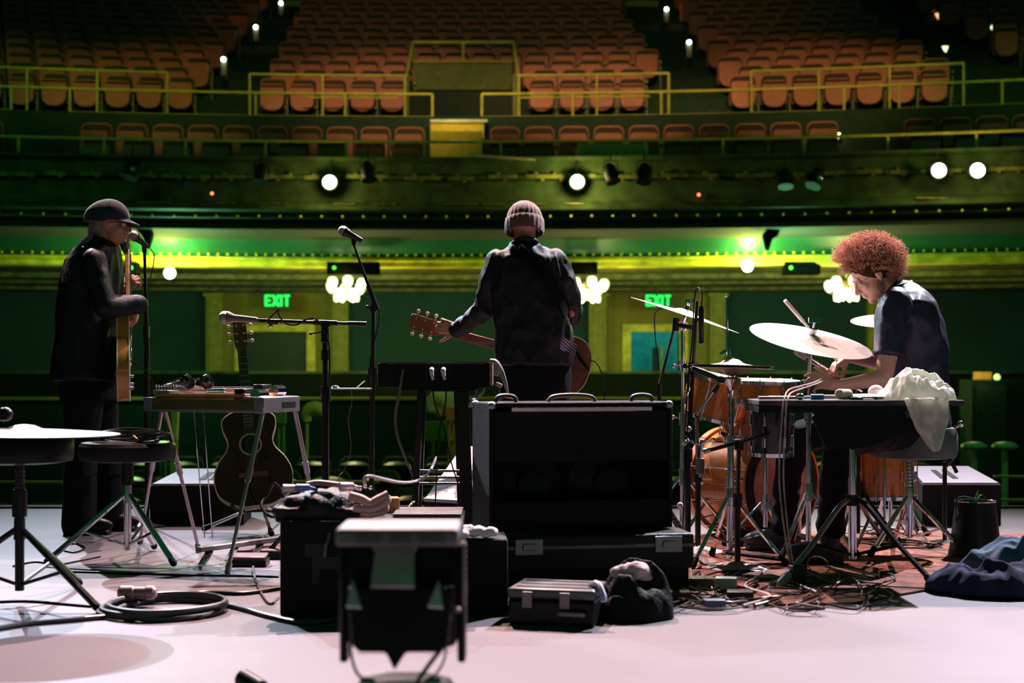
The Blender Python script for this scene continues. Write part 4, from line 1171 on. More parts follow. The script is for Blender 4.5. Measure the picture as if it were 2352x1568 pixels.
# ================================================================== DRUM KIT AND STANDS
M_spark = mat('orange_sparkle_wrap', (0.80, 0.27, 0.03), 0.28, metal=0.35, var=0.35, scale=260, coat=1.0, kind='voronoi', col2=(.55, .15, .03))
M_headw = hairmat('coated_drum_head', (0.78, 0.66, 0.62), (.8, .6, .55))
M_headp = hairmat('pink_drum_head', (0.78, 0.46, 0.40), (.95, .55, .48))
M_hoopw = mat('orange_wood_hoop', (0.60, 0.22, 0.05), 0.3, var=.2, coat=.6)
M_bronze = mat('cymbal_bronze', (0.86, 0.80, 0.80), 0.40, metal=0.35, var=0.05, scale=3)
M_blackmet = mat('black_metal', (0.008, 0.009, 0.010), 0.32, spec=.35)
M_rubber = mat('rubber', (0.008, 0.008, 0.008), 0.7, spec=.2)
def drum(name, label, c, ax, r, depth, hoop_m=None, head_m=None, lugs=8, head2=None, up=None):
    """c: centre of the batter side rim, ax: outward normal of the batter side"""
    ax = Vector(ax).normalized(); u_, v_, _ = frame(ax)
    t = T(name, label, 'drum', (c.x, c.y, (c - ax * depth).z - (r if abs(ax.z) < .5 else 0)))
    m = MB(); m.lathe([(r * .97, -depth), (r, -depth + .004), (r, -.004), (r * .97, 0), (r * .96, -.004), (r * .96, -depth + .004), (r * .97, -depth)], c, ax, 48, caps=False); m.build('shell', M_spark, t, ang=30)
    m = MB(); m.lathe([(.001, .004), (r * .93, .004), (r * 1.0, -.002), (r * .93, -.003)], c, ax, 48); m.build('batter_head', head_m or M_headw, t)
    m = MB(); m.lathe([(.001, -depth - .004), (r * .93, -depth - .004), (r, -depth + .002), (r * .9, -depth + .004)], c, ax, 48); m.build('resonant_head', head2 or M_headw, t)
    hw = .040 if hoop_m else .018
    for z0 in (-hw * .75, -depth - hw * .25):
        m = MB(); rr = []
        for k in range(48):
            a = 2 * PI * k / 48; d = u_ * math.cos(a) + v_ * math.sin(a)
            rr.append([c + ax * z0 + d * r * 1.01, c + ax * z0 + d * (r * 1.01 + .012), c + ax * (z0 + hw) + d * (r * 1.01 + .012), c + ax * (z0 + hw) + d * r * 1.01])
        m.rings(rr, False, True); m.build('hoop', hoop_m or M_chrome, t, ang=30)
    for k in range(lugs):
        a = 2 * PI * (k + .5) / lugs; d = u_ * math.cos(a) + v_ * math.sin(a)
        m = MB()
        for z0 in ((-depth * .28, -depth * .72) if depth > .2 else (-depth * .5,)):
            m.cap(c + ax * (z0 - .018) + d * (r + .006), c + ax * (z0 + .018) + d * (r + .006), .008, .008, 8)
        m.cyl(c + ax * (.012) + d * (r + .014), c + ax * (-depth - .012) + d * (r + .014), .0028, n=6)
        m.build('lug', M_chrome, t)
    return t
def cymbal(label, c, n, r, grp=None, thick=.0015, bell=.055, name='cymbal', h=.04, upside=False):
    s_ = -1 if upside else 1
    t_ = MB()
    prof = [(.008, h * .95), (bell * .6, h * .85), (bell, h * .55), (bell * 1.25, h * .45), (r * .6, h * .25), (r, 0), (r, -thick), (r * .6, h * .25 - thick * 1.5), (bell * 1.25, h * .45 - .003), (bell * .9, h * .5), (.008, h * .8)]
    prof = [(a, s_ * (z - h * .4)) for a, z in prof]
    t_.lathe(prof, c, n, 64, caps=False)
    return t_
def tripod(t, x, y, hub, z_hub, spread, angs, M, rr=.010, foot=True, tip=None, pole_r=.011, brace=None):
    for a in angs:
        a = math.radians(a); e = Vector((x + spread * math.cos(a), y + spread * math.sin(a), .022))
        s_ = Vector((x + .018 * math.cos(a), y + .018 * math.sin(a), z_hub))
        m = MB(); m.cyl(s_, e, rr * .8, rr, 8); l = m.build('leg', M, t)
        if brace is not None:
            m = MB(); m.cyl(Vector((x, y, brace)), s_ + (e - s_) * .55, rr * .5, n=6); m.build('brace', M, t)
        m = MB(); d = (e - s_).normalized(); m.cap(e - d * .035, e, .013, .016, 8); BASE[l.name] = BASE[t.name]
        m.build('rubber_foot', M_rubber, l)
    m = MB(); m.cyl((x, y, z_hub - .035), (x, y, z_hub + .045), .022, .020, n=12); m.build('collar', M_blackmet if M is not M_chrome else M_chrome, t)
def pole(t, pts, r, M, name='pole'):
    m = MB(); m.cyl(pts[0], pts[1], r, r, 10); return m.build(name, M, t)
def clutch(t, p, M=M_blackmet, r=.02, h=.04, knob=None):
    m = MB(); m.cyl(Vector(p) - Vector((0, 0, h / 2)), Vector(p) + Vector((0, 0, h / 2)), r, n=10)
    if knob is not None: m.cyl(p, Vector(p) + Vector(knob), .005, n=6); m.ell(Vector(p) + Vector(knob), .012, n=8, m=6)
    m.build('clutch', M, t)
def mic(label, ball, d, M_body=None, L=.15, rb=.026, name='microphone', pencil=False, M_ball=None, grp=None):
    d = Vector(d).normalized(); ball = Vector(ball)
    t = T(name, label, 'microphone', ball + Vector((0, 0, -.05)), grp)
    if pencil:
        m = MB(); m.lathe([(.008, 0), (.0115, .004), (.0115, L * .35), (.0125, L * .36), (.0125, L * .9), (.009, L)], ball, d, 16); m.build('barrel', M_body or M_blackmet, t)
        m = MB(); m.lathe([(.001, -.004), (.010, -.003), (.0105, .004), (.001, .005)], ball, d, 14); m.build('capsule_grille', M_chrome, t)
    else:
        m = MB(); m.ell(ball, rb, n=20, m=14); m.build('grille', M_ball or mat('mic_grille_steel', (.5, .46, .5), .35, metal=.8, bump=.8, bscale=400), t)
        m = MB(); m.lathe([(rb * .98, .002), (rb * 1.02, .008), (rb * .9, .016), (.018, .035), (.0135, L), (.010, L + .004)], ball + d * rb * .2, d, 18); m.build('handle', M_body or mat('mic_handle_grey', (.16, .12, .13), .4), t)
    return t

# bass drum
kc = Vector((X(1793, 7.25), 7.25, .288)); kn = Vector((.60, -.80, 0))
kt = drum('bass_drum', 'orange sparkle bass drum lying on its side in front of the drummer', kc, kn, .268, .40, M_hoopw, M_headp, 10)
m = MB(); u_, v_, _ = frame(kn); rr = []
for k in range(48):
    a = 2 * PI * k / 48; d = u_ * math.cos(a) + v_ * math.sin(a); rr.append([kc + kn * .006 + d * .205, kc + kn * .006 + d * .262, kc + kn * .009 + d * .262, kc + kn * .009 + d * .205])
m.rings(rr, False, True); m.build('damping_ring', M_blackpaint, kt)
for s_ in (1, -1):
    q = kc - kn * .3 + v_ * 0; lat = Vector((.8, .6, 0)) * s_
    m = MB(); m.cyl(q + lat * .24 + Vector((0, 0, -.10)), q + lat * .40 + Vector((0, 0, -.27)), .008, n=8); m.build('spur', M_chrome, kt)
m = MB(); m.bx(X(1592, 7.3), X(1612, 7.3), 7.28, 7.29, Z(1112, 7.3), Z(1106, 7.3))
# small chrome badge on the shell
m = MB(); pb = P(1604, 1110, 7.30); m.box(pb, (.05, .006, .011)); m.build('badge', M_chrome, kt)
drum('tom', 'orange sparkle tom tilted behind the hi-hat stand', P(1660, 868, 7.30), (.22, -.12, .95), .155, .21, lugs=6)
drum('tom', 'second orange sparkle tom just right of the tilted tom, mostly hidden', P(1735, 905, 7.42), (.1, -.1, .98), .15, .22, lugs=6)
SP_ = M_spark; M_spark = mat('black_wrap', (.012, .013, .014), .25, coat=.5)
drum('tom', 'small black drum hung below the left end of the percussion table', P(1772, 932, 6.42), (.0, -.05, 1), .088, .22, lugs=6, head_m=M_blackpaint)
M_spark = SP_
drum('snare_drum', 'shallow coppery drum level behind the table with a round head', P(1758, 874, 6.98), (.02, -.045, 1), .172, .10, lugs=10)
ft = drum('floor_tom', 'orange sparkle floor tom standing behind the drummer\'s stool', Vector((X(2024, 7.3), 7.3, .62)), (0, 0, 1), .165, .40, lugs=8)
for a in (20, 140, 260):
    a = math.radians(a); x0, y0 = X(2024, 7.3), 7.3
    m = MB(); m.tube([(x0 + .19 * math.cos(a), y0 + .19 * math.sin(a), .45), (x0 + .19 * math.cos(a), y0 + .19 * math.sin(a), .12), (x0 + .22 * math.cos(a), y0 + .22 * math.sin(a), .02)], .006, 6, 4); m.build('leg', M_chrome, ft)
# snare stand
t = T('snare_stand', 'low chrome basket stand under the shallow coppery drum', 'stand', (X(1758, 6.98), 6.98, 0))
x0, y0 = X(1758, 6.98), 6.98
pole(t, [(x0, y0, .10), (x0, y0, .66)], .011, M_chrome); tripod(t, x0, y0, None, .22, .20, (60, 180, 300), M_chrome)
for a in (30, 150, 270):
    a = math.radians(a); m = MB(); m.tube([(x0, y0, .64), (x0 + .10 * math.cos(a), y0 + .10 * math.sin(a), .68), (x0 + .175 * math.cos(a), y0 + .175 * math.sin(a), .742)], .006, 6, 4); m.build('basket_arm', M_chrome, t)
# crash on its stand
cc = P(1575, 718, 6.8); cn = Vector((.315, -.075, .945)).normalized()
one(cymbal('', cc, cn, .272, bell=.055, h=.03), 'crash_cymbal', M_bronze, 'thin crash cymbal tilted steeply at the left of the drum kit', 'cymbal')
t = T('cymbal_stand', 'chrome cymbal stand carrying the steeply tilted crash', 'stand', (X(1568, 7.0), 7.0, 0))
x0 = X(1568, 7.0); y0 = 7.0
pole(t, [(x0, y0, .08), (x0, y0, .62)], .0145, M_chrome, 'lower_tube'); pole(t, [(x0, y0, .62), (x0, y0, Z(750, 6.85))], .010, M_chrome, 'upper_tube')
clutch(t, (x0, y0, .63), M_chrome, .024, .06, (-.05, -.02, .01)); clutch(t, (x0, y0, Z(840, 6.85)), M_chrome, .022, .05, (-.045, -.02, 0))
m = MB(); m.ell((x0, y0, Z(746, 6.85)), .026, n=12, m=8); m.cyl((x0, y0, Z(746, 6.85)), cc + cn * .05, .006, n=8); m.cyl(cc + cn * .01, cc + cn * .035, .018, .014, 12); m.cyl(cc + cn * .05, cc + cn * .065, .010, n=8); m.box(cc + cn * .06, (.04, .006, .012)); m.build('tilter', M_chrome, t)
tripod(t, x0, y0, None, .34, .28, (190, 350, 80), M_chrome, brace=.12)
# ride
rc = P(1863, 776, 6.5); rn = Vector((.165, -.262, .95)).normalized()
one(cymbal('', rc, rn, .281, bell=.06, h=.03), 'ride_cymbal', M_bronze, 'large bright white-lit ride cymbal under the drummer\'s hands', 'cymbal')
t = T('cymbal_stand', 'chrome cymbal stand carrying the large bright ride', 'stand', (X(1858, 6.6), 6.6, 0))
x0, y0 = X(1857, 6.6), 6.6
pole(t, [(x0, y0, .06), (x0, y0, .66)], .0125, M_chrome, 'lower_tube'); pole(t, [(x0, y0, .66), rc - rn * .012], .009, M_chrome, 'upper_tube')
m = MB(); m.cyl(rc + rn * .012, rc + rn * .045, .016, .021, 14); m.cyl(rc + rn * .03, rc + rn * .085, .005, n=8); m.box(rc + rn * .085, (.06, .012, .022)); m.build('wing_nut', M_chrome, t)
tripod(t, x0, y0, None, .30, .22, (100, 225, 345), M_chrome)
clutch(t, (x0, y0, .66), M_chrome, .020, .05, (.04, -.02, 0))
# boom arm beside it
t = T('boom_arm', 'chrome boom arm with dark rings slanting below the ride cymbal', 'boom arm', P(1955, 884, 6.72))
a0, a1 = P(1831, 809, 6.62), P(1978, 896, 7.12)
m = MB(); m.cyl(a0, a1, .0105, n=12); m.build('tube', M_chrome, t)
m = MB(); m.cyl(a0 - (a1 - a0).normalized() * .01, a0 + (a1 - a0) * .12, .0135, .0135, 12); m.build('grip', mat('grip_grey', (.5, .45, .48), .5), t)
for f_ in (.13, .52, .62, .72, .86):
    p_ = a0 + (a1 - a0) * f_; m = MB(); m.cyl(p_, p_ + (a1 - a0) * .018, .0135, n=12); m.build('ring', M_blackmet, t)
x1, y1 = a1.x, a1.y + .06
m = MB(); m.cyl((x1, y1, .05), (x1, y1, a1.z), .010, n=10); m.build('pole', M_blackmet, t)
clutch(t, (x1, y1 - .03, a1.z), M_blackmet, .02, .05); tripod(t, x1, y1, None, .26, .2, (30, 100, 330), M_blackmet)
# far cymbal
fc = P(2045, 731, 7.5); fn = Vector((-.05, -.2, .97)).normalized()
one(cymbal('', fc, fn, .205, bell=.05, h=.03), 'cymbal', M_bronze, 'far cymbal half hidden behind the drummer\'s chest', 'cymbal')
t = T('cymbal_stand', 'chrome stand behind the drummer carrying the half-hidden cymbal', 'stand', (fc.x, fc.y, 0))
pole(t, [(fc.x, fc.y, .05), fc - fn * .012], .011, M_chrome); tripod(t, fc.x, fc.y, None, .3, .19, (30, 100, 330), M_chrome)
m = MB(); m.cyl(fc + fn * .012, fc + fn * .05, .012, n=10); m.build('wing_nut', M_chrome, t)
# hi-hat
x0, y0 = X(1668, 6.35), 6.35; hcx = X(1681, 6.35)
ht = T('hi_hat', 'pair of hi-hat cymbals on a chrome stand left of the shallow coppery drum', 'hi-hat', (hcx, y0, 0))
hz = Z(842, 6.35)
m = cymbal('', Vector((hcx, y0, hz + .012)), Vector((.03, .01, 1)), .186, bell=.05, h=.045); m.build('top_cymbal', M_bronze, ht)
m = cymbal('', Vector((hcx, y0, hz - .014)), Vector((.03, .01, 1)), .186, bell=.05, h=.045, upside=True); m.build('bottom_cymbal', mat('aged_bronze', (.45, .30, .25), .35, metal=.6), ht)  # darker than the top cymbal
m = MB(); m.cyl((hcx - .012, y0, hz - .1), (hcx - .025, y0, Z(680, 6.35)), .0035, n=8); m.ell((hcx - .025, y0, Z(680, 6.35)), .006, n=8, m=6); m.build('pull_rod', M_chrome, ht)
m = MB(); m.cyl((hcx - .014, y0, hz + .03), (hcx - .016, y0, Z(800, 6.35)), .010, n=10); m.box((hcx - .03, y0, Z(806, 6.35)), (.05, .01, .014), roty(-.5)); m.cyl((hcx - .014, y0, hz + .03), (hcx - .014, y0, hz + .045), .022, n=12); m.build('hat_clutch', M_chrome, ht)
m = MB(); m.lathe([(.012, -.03), (.028, -.0), (.045, .02), (.03, .03)], (hcx, y0, hz - .075), (0, 0, 1), 16); m.build('cymbal_seat', M_chrome, ht)
m = MB(); m.cyl((hcx - .005, y0, .40), (hcx, y0, hz - .07), .011, n=12); m.build('upper_tube', M_chrome, ht)
m = MB(); m.cyl((hcx - .01, y0, .03), (hcx - .005, y0, .55), .0145, n=12); m.build('lower_tube', M_chrome, ht)
for z_ in (Z(1010, 6.35), Z(1150, 6.35), Z(1105, 6.35)): clutch(ht, (hcx - .008, y0, z_), M_chrome, .023, .035, (.045, -.03, .01))
tripod(ht, hcx - .01, y0, None, .30, .25, (340, 100, 222), M_chrome, brace=.10)
m = MB(); m.box((hcx + .1, y0 - .02, .045), (.28, .085, .012), roty(.12)); m.build('foot_plate', M_blackmet, ht)
# bass drum pedal
t = T('drum_pedal', 'chrome bass drum pedal in front of the bass drum\'s pink head', 'pedal', (kc.x + .1, kc.y - .13, 0))
q = kc + kn * .16
m = MB(); m.box((q.x + .03, q.y - .06, .03), (.30, .09, .012), rotz(-.92) @ roty(.10)); m.build('foot_plate', M_chrome, t)
m = MB(); 
for s_ in (1, -1): m.cyl((q.x - .05 + s_ * .04, q.y + .05 + s_ * .03, 0.0), (q.x - .05 + s_ * .04, q.y + .05 + s_ * .03, .20), .009, n=8)
m.cyl((q.x - .09, q.y + .02, .19), (q.x - .01, q.y + .08, .19), .008, n=8); m.build('frame', M_chrome, t)
m = MB(); m.cyl((q.x - .05, q.y + .05, .19), kc + kn * .06 + Vector((0, 0, .02)), .005, n=6); m.ell(kc + kn * .055 + Vector((0, 0, .02)), .024, n=10, m=8); m.build('beater', mat('felt_beater', (.5, .48, .45), .9), t)

def disc_stand(label, px, pyb, top, r=.14, tilt_top=None, M=M_blackmet, Mb=None, name='microphone_stand'):
    b0 = F(px, pyb); t = T(name, label, 'stand', b0)
    m = MB(); m.lathe([(r, 0), (r, .006), (r * .9, .012), (.04, .030), (.02, .036)], b0, (0, 0, 1), 40); m.build('round_base', Mb or mat('grey_cast_base', (.30, .27, .27), .5, bump=.3, bscale=200), t)
    zt_ = top.z; m = MB(); m.cyl(b0 + Vector((0, 0, .03)), b0 + Vector((0, 0, zt_ * .55)), .0135, n=12); m.build('lower_tube', M, t)
    m = MB(); m.cyl(b0 + Vector((0, 0, zt_ * .55)), top, .0095, n=10); m.build('upper_tube', M, t)
    clutch(t, b0 + Vector((0, 0, zt_ * .55)), M, .021, .06)
    return t, b0
# overhead microphone
tp = P(1592, 845, 6.45)
t, b0 = disc_stand('black microphone stand on a round base carrying the overhead mic by the crash', 1580, 1291, tp, .135)
a_ = P(1601, 690, 6.40)
m = MB(); m.cyl(tp, a_, .0075, n=10); m.build('boom', M_blackmet, t); clutch(t, tp, M_blackmet, .022, .05, (-.04, -.01, .01))
m = MB(); m.cyl(a_ + Vector((0, 0, -.09)), P(1611, 728, 6.38), .007, n=8); m.build('clip', M_blackmet, t)
mic('slim black overhead microphone hanging beside the tilted crash cymbal', P(1611, 790, 6.38), (0, 0, 1), L=.17, pencil=True, name='overhead_microphone')
bb = MB(); bb.lathe([(.014, 0), (.0165, .006), (.0165, .10), (.012, .11)], P(1611, 790, 6.38), (0, 0, 1), 14)
m = MB(); m.tube([P(1611, 706, 6.38), P(1612, 676, 6.38), P(1606, 662, 6.39), P(1598, 668, 6.40), P(1594, 700, 6.40), P(1590, 780, 6.44), P(1580, 880, 6.42), P(1574, 1000, 6.42), P(1570, 1180, 6.42), F(1572, 1312, .006), F(1620, 1335, .006)], .0035, 6)
one(m, 'microphone_cable', M_plastic, 'black cable looping over the slim overhead microphone', 'cable')
# stand C behind the amp
t = T('microphone_stand', 'black boom microphone stand rising behind the amplifier\'s right corner', 'stand', (X(1512, 7.1), 7.1, 0))
m = MB(); m.cyl((X(1512, 7.1), 7.1, .04), P(1515, 882, 7.1), .0095, n=8); m.build('pole', M_blackmet, t); m = MB(); m.cyl(P(1515, 882, 7.1), P(1551, 742, 6.95), .0075, n=8); m.build('boom', M_blackmet, t)
m = MB(); m.cyl(P(1551, 745, 6.95), P(1590, 752, 6.9), .012, n=10); m.cyl(P(1551, 760, 6.95), P(1553, 730, 6.95), .017, n=10); m.build('joint', M_blackmet, t)
m = MB(); m.tube([P(1549, 700, 6.95), P(1508, 715, 7.0), P(1504, 760, 7.05), P(1514, 850, 7.05)], .003, 6); m.build('cable', M_plastic, t)
tripod(t, X(1512, 7.1), 7.1, None, .25, .28, (60, 180, 300), M_blackmet)
# snare mic
tp = P(1600, 953, 6.2)
t, b0 = disc_stand('low microphone stand on a grey disc base carrying the mic aimed at the coppery drum', 1603, 1269, tp, .12)
a_ = P(1650, 884, 6.15)
m = MB(); m.cyl(tp, a_, .0075, n=10); m.build('boom', M_chrome, t); m = MB(); m.cyl(tp + (a_ - tp) * .78, a_, .0105, n=10); m.build('grip', M_blackmet, t)
m = MB(); m.lathe([(.010, 0), (.0155, .01), (.0155, .03), (.010, .035), (.0115, .06), (.0135, .10), (.012, .16), (.008, .165)], P(1664, 874, 6.14), P(1602, 850, 6.1) - P(1664, 874, 6.14), 16)
mt = T('microphone', 'short black microphone under the hi-hat aimed at the coppery drum', 'microphone', P(1640, 870, 6.12)); m.build('barrel', M_blackmet, mt)
m = MB(); m.tube([P(1602, 849, 6.1), P(1590, 846, 6.12), P(1583, 865, 6.15), P(1582, 940, 6.2), P(1578, 1010, 6.2), P(1584, 1100, 6.2), P(1580, 1230, 6.2), F(1590, 1325, .005)], .003, 6)
one(m, 'microphone_cable', M_plastic, 'thin cable falling from the mic under the hi-hat', 'cable')
# third stand with the small grey condenser over the bass drum shell
tp = P(1697, 1022, 6.1)
t, b0 = disc_stand('black stand on a wide grey disc base with a boom across the bass drum', 1694, 1307, tp, .145)
m = MB(); m.cyl(P(1760, 998, 6.3), P(1624, 1035, 6.0), .0085, n=10); m.build('boom', M_blackmet, t); clutch(t, tp, M_blackmet, .020, .04)
m = MB(); m.cap(P(1626, 1034, 6.0), P(1619, 1036, 6.0), .012, .013, 8); m.build('boom_tip', M_chrome, t)
mt = T('condenser_microphone', 'stubby grey condenser microphone hanging before the bass drum shell', 'microphone', P(1608, 1090, 6.4)); p_ = P(1608, 1052, 6.4)
m = MB(); m.cyl(p_, p_ - Vector((0, 0, .07)), .021, n=16); m.build('body', mat('condenser_grey', (.16, .17, .17), .4), mt, bevel=.003)
m = MB(); m.cyl(p_ - Vector((0, 0, .07)), p_ - Vector((0, 0, .085)), .010, n=12); m.build('connector', M_chrome, mt)
m = MB(); m.cyl(p_, P(1612, 1010, 6.4), .008, n=8); m.tube([P(1575, 1000, 6.42), P(1590, 1015, 6.42), P(1612, 1018, 6.4), P(1640, 1008, 6.35)], .006, 8); m.build('suspension', M_chrome, mt)
for px, py in ((1581, 985), (1573, 1016), (1562, 1160)):
    m = MB(); m.ell(P(px, py, 6.36), .014, n=10, m=8); m.cyl(P(px, py, 6.36), P(px + 6, py + 2, 6.42), .005, n=6)
    one(m, 'stand_knob', mat('pale_knob', (.6, .55, .62), .4), 'pale round knob on the stands left of the bass drum, %s' % {985: 'highest of three', 1016: 'middle of three', 1160: 'lowest of three'}[py], 'knob')
# drummer's stool
x0, y0 = X(2098, 6.72), 6.72
t = T('drum_stool', 'round padded drum stool the curly-haired drummer sits on', 'stool', (x0, y0, 0))
m = MB(); m.lathe([(.15, .455), (.195, .462), (.202, .49), (.202, .565), (.19, .60), (.05, .61)], (x0, y0, 0), (0, 0, 1), 40); m.build('cushion', mat('grey_green_vinyl', (.10, .13, .12), .5, bump=.2, bscale=60), t)
m = MB(); m.cyl((x0 - .02, y0, .08), (x0 - .02, y0, .46), .017, n=14); m.build('pole', M_chrome, t)
m = MB()
for k in range(9): m.cyl((x0 - .02, y0, .30 + k * .016), (x0 - .02, y0, .308 + k * .016), .021, .018, 12)
m.build('threaded_rod', M_chrome, t)
tripod(t, x0 - .02, y0, None, .27, .27, (215, 325, 90), M_chrome, rr=.013, brace=.08)
m = MB(); m.ell((x0 + .195, y0 - .09, .62), .016, n=10, m=8); m.cyl((x0 + .17, y0 - .07, .60), (x0 + .2, y0 - .09, .62), .007, n=8); m.build('knob', M_chrome, t)
# ------------------------------------------------------------------ the black percussion table
yT = 5.95; zT = Z(917, yT)
t = T('percussion_table', 'black percussion table on a chrome-poled tripod before the drummer', 'table', (X(1958, yT), yT, 0))
m = MB(); m.bx(X(1728, yT), X(2188, yT), yT - .16, yT + .22, zT - .022, zT); m.build('table_top', mat('black_felt_top', (.05, .045, .055), .8), t, bevel=.004)
m = MB(); m.bx(X(1728, yT), X(2060, yT), yT - .155, yT + .2, zT - .05, zT - .023); m.build('tray', M_blackpaint, t)
def pp(px, py, D=5.80): return ((px - CX) / FPX * D, EYE - (py - HY) / FPX * D)
m = MB(); m.prism([pp(1900, 921), pp(2068, 921), pp(2096, 983), pp(2000, 1028), pp(1900, 1034), pp(1868, 960)], (0, 5.80, 0), (1, 0, 0), (0, 0, 1), -.03, -.015); m.build('front_flap', M_blackpaint, t)
m = MB(); m.bx(X(1944, 5.9), X(1972, 5.9), 5.82, 5.92, Z(1030, 5.9), zT + .012); m.build('clamp_block', M_blackmet, t, bevel=.004)
x0, y0 = X(1958, 6.0), 6.0
m = MB(); m.cyl((x0, y0, .075), (x0, y0, .42), .0175, n=16); m.build('lower_tube', M_chrome, t)
m = MB(); m.cyl((x0, y0, .42), (x0, y0, zT - .05), .0135, n=14); m.build('upper_tube', M_chrome, t)
m = MB(); m.cyl((x0, y0, .30), (x0, y0, .345), .03, .028, n=14); m.build('collar', M_blackmet, t)
for ex, ey, nm in ((1795, 1338, 0), (2150, 1345, 1), (2020, 1225, 2)):
    e = F(ex, ey, .02); s_ = Vector((x0, y0, .325))
    mid = s_ + (e - s_) * .18 + Vector((0, 0, .035))
    m = MB(); m.tube([s_, mid, s_ + (e - s_) * .55 + Vector((0, 0, .01)), e], .0115, 8, 5); l = m.build('leg', M_blackmet if nm else mat('greyed_metal', (.35, .32, .33), .35, metal=.7), t)
    BASE[l.name] = BASE[t.name]; m = MB(); d = (e - s_).normalized(); m.cap(e - d * .05, e, .017, .019, 10); m.build('rubber_foot', M_rubber if nm else mat('pale_foot', (.5, .45, .47), .5), l)
    m = MB(); m.cyl((x0, y0, .09), s_ + (e - s_) * .55, .008, n=6); m.build('brace', M_blackmet, t)
# things on the table
def P2(px, D, dz=0): return Vector((X(px, D), D, zT + dz))
t = T('mallet', 'woolly-headed mallet lying on the black table below the drummer\'s forearm', 'mallet', P2(1930, 5.9))
m = MB(); m.cyl(P2(1870, 5.93, .012), P2(1960, 5.87, .012), .0085, n=10); m.build('handle', mat('mallet_wood', (.62, .45, .30), .5), t)
m = MB(); m.cyl(P2(1925, 5.84, .024), P2(1952, 5.88, .024), .022, .020, 18); m.build('head', mat('woolly_felt', (.75, .62, .52), .95, bump=.6, bscale=160), t, bevel=.006)
m = MB(); m.cyl(P2(1862, 5.86, .012), P2(1892, 5.86, .012), .012, n=14)
one(m, 'tape_roll', mat('blue_tape', (.06, .22, .50), .5), 'small blue wrapped shaker lying on the black table', 'shaker', bevel=.002)
m = MB(); m.lathe([(.001, .012), (.05, .010), (.10, .002), (.10, .0), (.05, .008), (.001, .010)], P2(1985, 5.95, .012), (0, 0, 1), 32)
one(m, 'splash_cymbal', M_bronze, 'small bright splash cymbal lying flat on the black table', 'cymbal')
m = MB(); m.ell(P2(2012, 6.02, .03), (.035, .03, .03), n=14, m=10)
one(m, 'shaker', mat('egg_shaker', (.7, .6, .58), .5), 'pale egg shaker on the black table near the towel', 'shaker')
for i, (a_, b_, dd) in enumerate(((1742, 1850, 5.82), (1765, 1868, 5.9))):
    m = MB(); m.cyl(P2(a_, dd, .009), P2(b_, dd + .04, .009), .0075, .006, 10)
    one(m, 'drumstick', MATS['pale_hickory'], 'wooden drumstick lying at the left end of the table, %s of two' % ('nearer', 'farther')[i], 'drumstick')
m = MB(); m.ell(P2(1838, 5.84, .014), (.02, .016, .014), n=10, m=8)
one(m, 'bell', M_chrome, 'small shiny bell on the table left of the blue shaker', 'bell')
t = T('microphone_cable', 'two pale cables draped over the left end of the black table', 'cable', P2(1800, 5.8, -.3))
for k in (0, 1):
    m = MB(); m.tube([P(1895 + 5 * k, 866 + 4 * k, 6.2), P(1870 + 6 * k, 878 + 3 * k, 6.1), P(1840 + 6 * k, 886 + 5 * k, 6.0), P(1812 + 7 * k, 895 + 6 * k, 5.86), P(1802 + 8 * k, 915, 5.77), P(1796 + 8 * k, 960, 5.76), P(1790 + 10 * k, 1100, 5.80), P(1805 + 8 * k, 1240, 5.7), F(1820 + 6 * k, 1335 + 8 * k, .006), F(1760 + 10 * k, 1365, .005)], .0032, 6); m.build('strand', mat('cable_pale', (.42, .33, .30), .5), t)
# towel
M_towel = hairmat('white_towel', (.82, .82, .76), (.8, .85, .72))
def ridge(q): return 1 - 2 * abs(mnoise.noise(q))
def heap(b, c, rx, ry, h, seed, sc=9.0, n=44, rot=0.0, amp=.5):
    g = []; ca, sa = math.cos(rot), math.sin(rot)
    for i in range(n + 1):
        row = []
        for j in range(n + 1):
            u_, v_ = i / n * 2 - 1, j / n * 2 - 1
            # squircle mapping of the square onto a wobbly disc
            x_, y_ = u_ * math.sqrt(max(0, 1 - v_ * v_ / 2)), v_ * math.sqrt(max(0, 1 - u_ * u_ / 2))
            r_ = math.hypot(x_, y_); wob = 1 + .16 * mnoise.noise(Vector((x_ * 1.6, y_ * 1.6, seed)))
            X_, Y_ = x_ * rx * wob, y_ * ry * wob
            q = Vector((X_ * sc + seed, Y_ * sc, seed * 1.7)); q += Vector((mnoise.noise(q * .6), mnoise.noise(q * .6 + Vector((5, 5, 5))), 0)) * .9
            env = max(0, 1 - r_ ** 2.2) ** .6
            f = env * (1 - amp + amp * (.65 * ridge(q) + .35 * ridge(q * 2.1)) * 1.2)
            row.append(Vector((c[0] + X_ * ca - Y_ * sa, c[1] + X_ * sa + Y_ * ca, c[2] + .004 + h * max(0, f))))
        g.append(row)
    vs = [p for r in g for p in r]; k = len(vs); m_ = n + 1
    fs = [(i * m_ + j, (i + 1) * m_ + j, (i + 1) * m_ + j + 1, i * m_ + j + 1) for i in range(n) for j in range(n)]
    vs += [Vector((p.x, p.y, c[2])) for p in vs]
    fs += [(k + f[3], k + f[2], k + f[1], k + f[0]) for f in list(fs)]
    rim = [(0, j) for j in range(n)] + [(i, n) for i in range(n)] + [(n, j) for j in range(n, 0, -1)] + [(i, 0) for i in range(n, 0, -1)]
    for a in range(len(rim)):
        p_, q_ = rim[a][0] * m_ + rim[a][1], rim[(a + 1) % len(rim)][0] * m_ + rim[(a + 1) % len(rim)][1]
        fs.append((p_, q_, k + q_, k + p_))
    b.add(vs, fs); return b
b = MB()
heap(b, (X(2103, 5.90), 5.90, zT), .150, .12, .125, 3.3, sc=13, amp=.55)
heap(b, (X(2150, 5.86), 5.86, zT), .070, .10, .085, 7.3, sc=15, amp=.5)
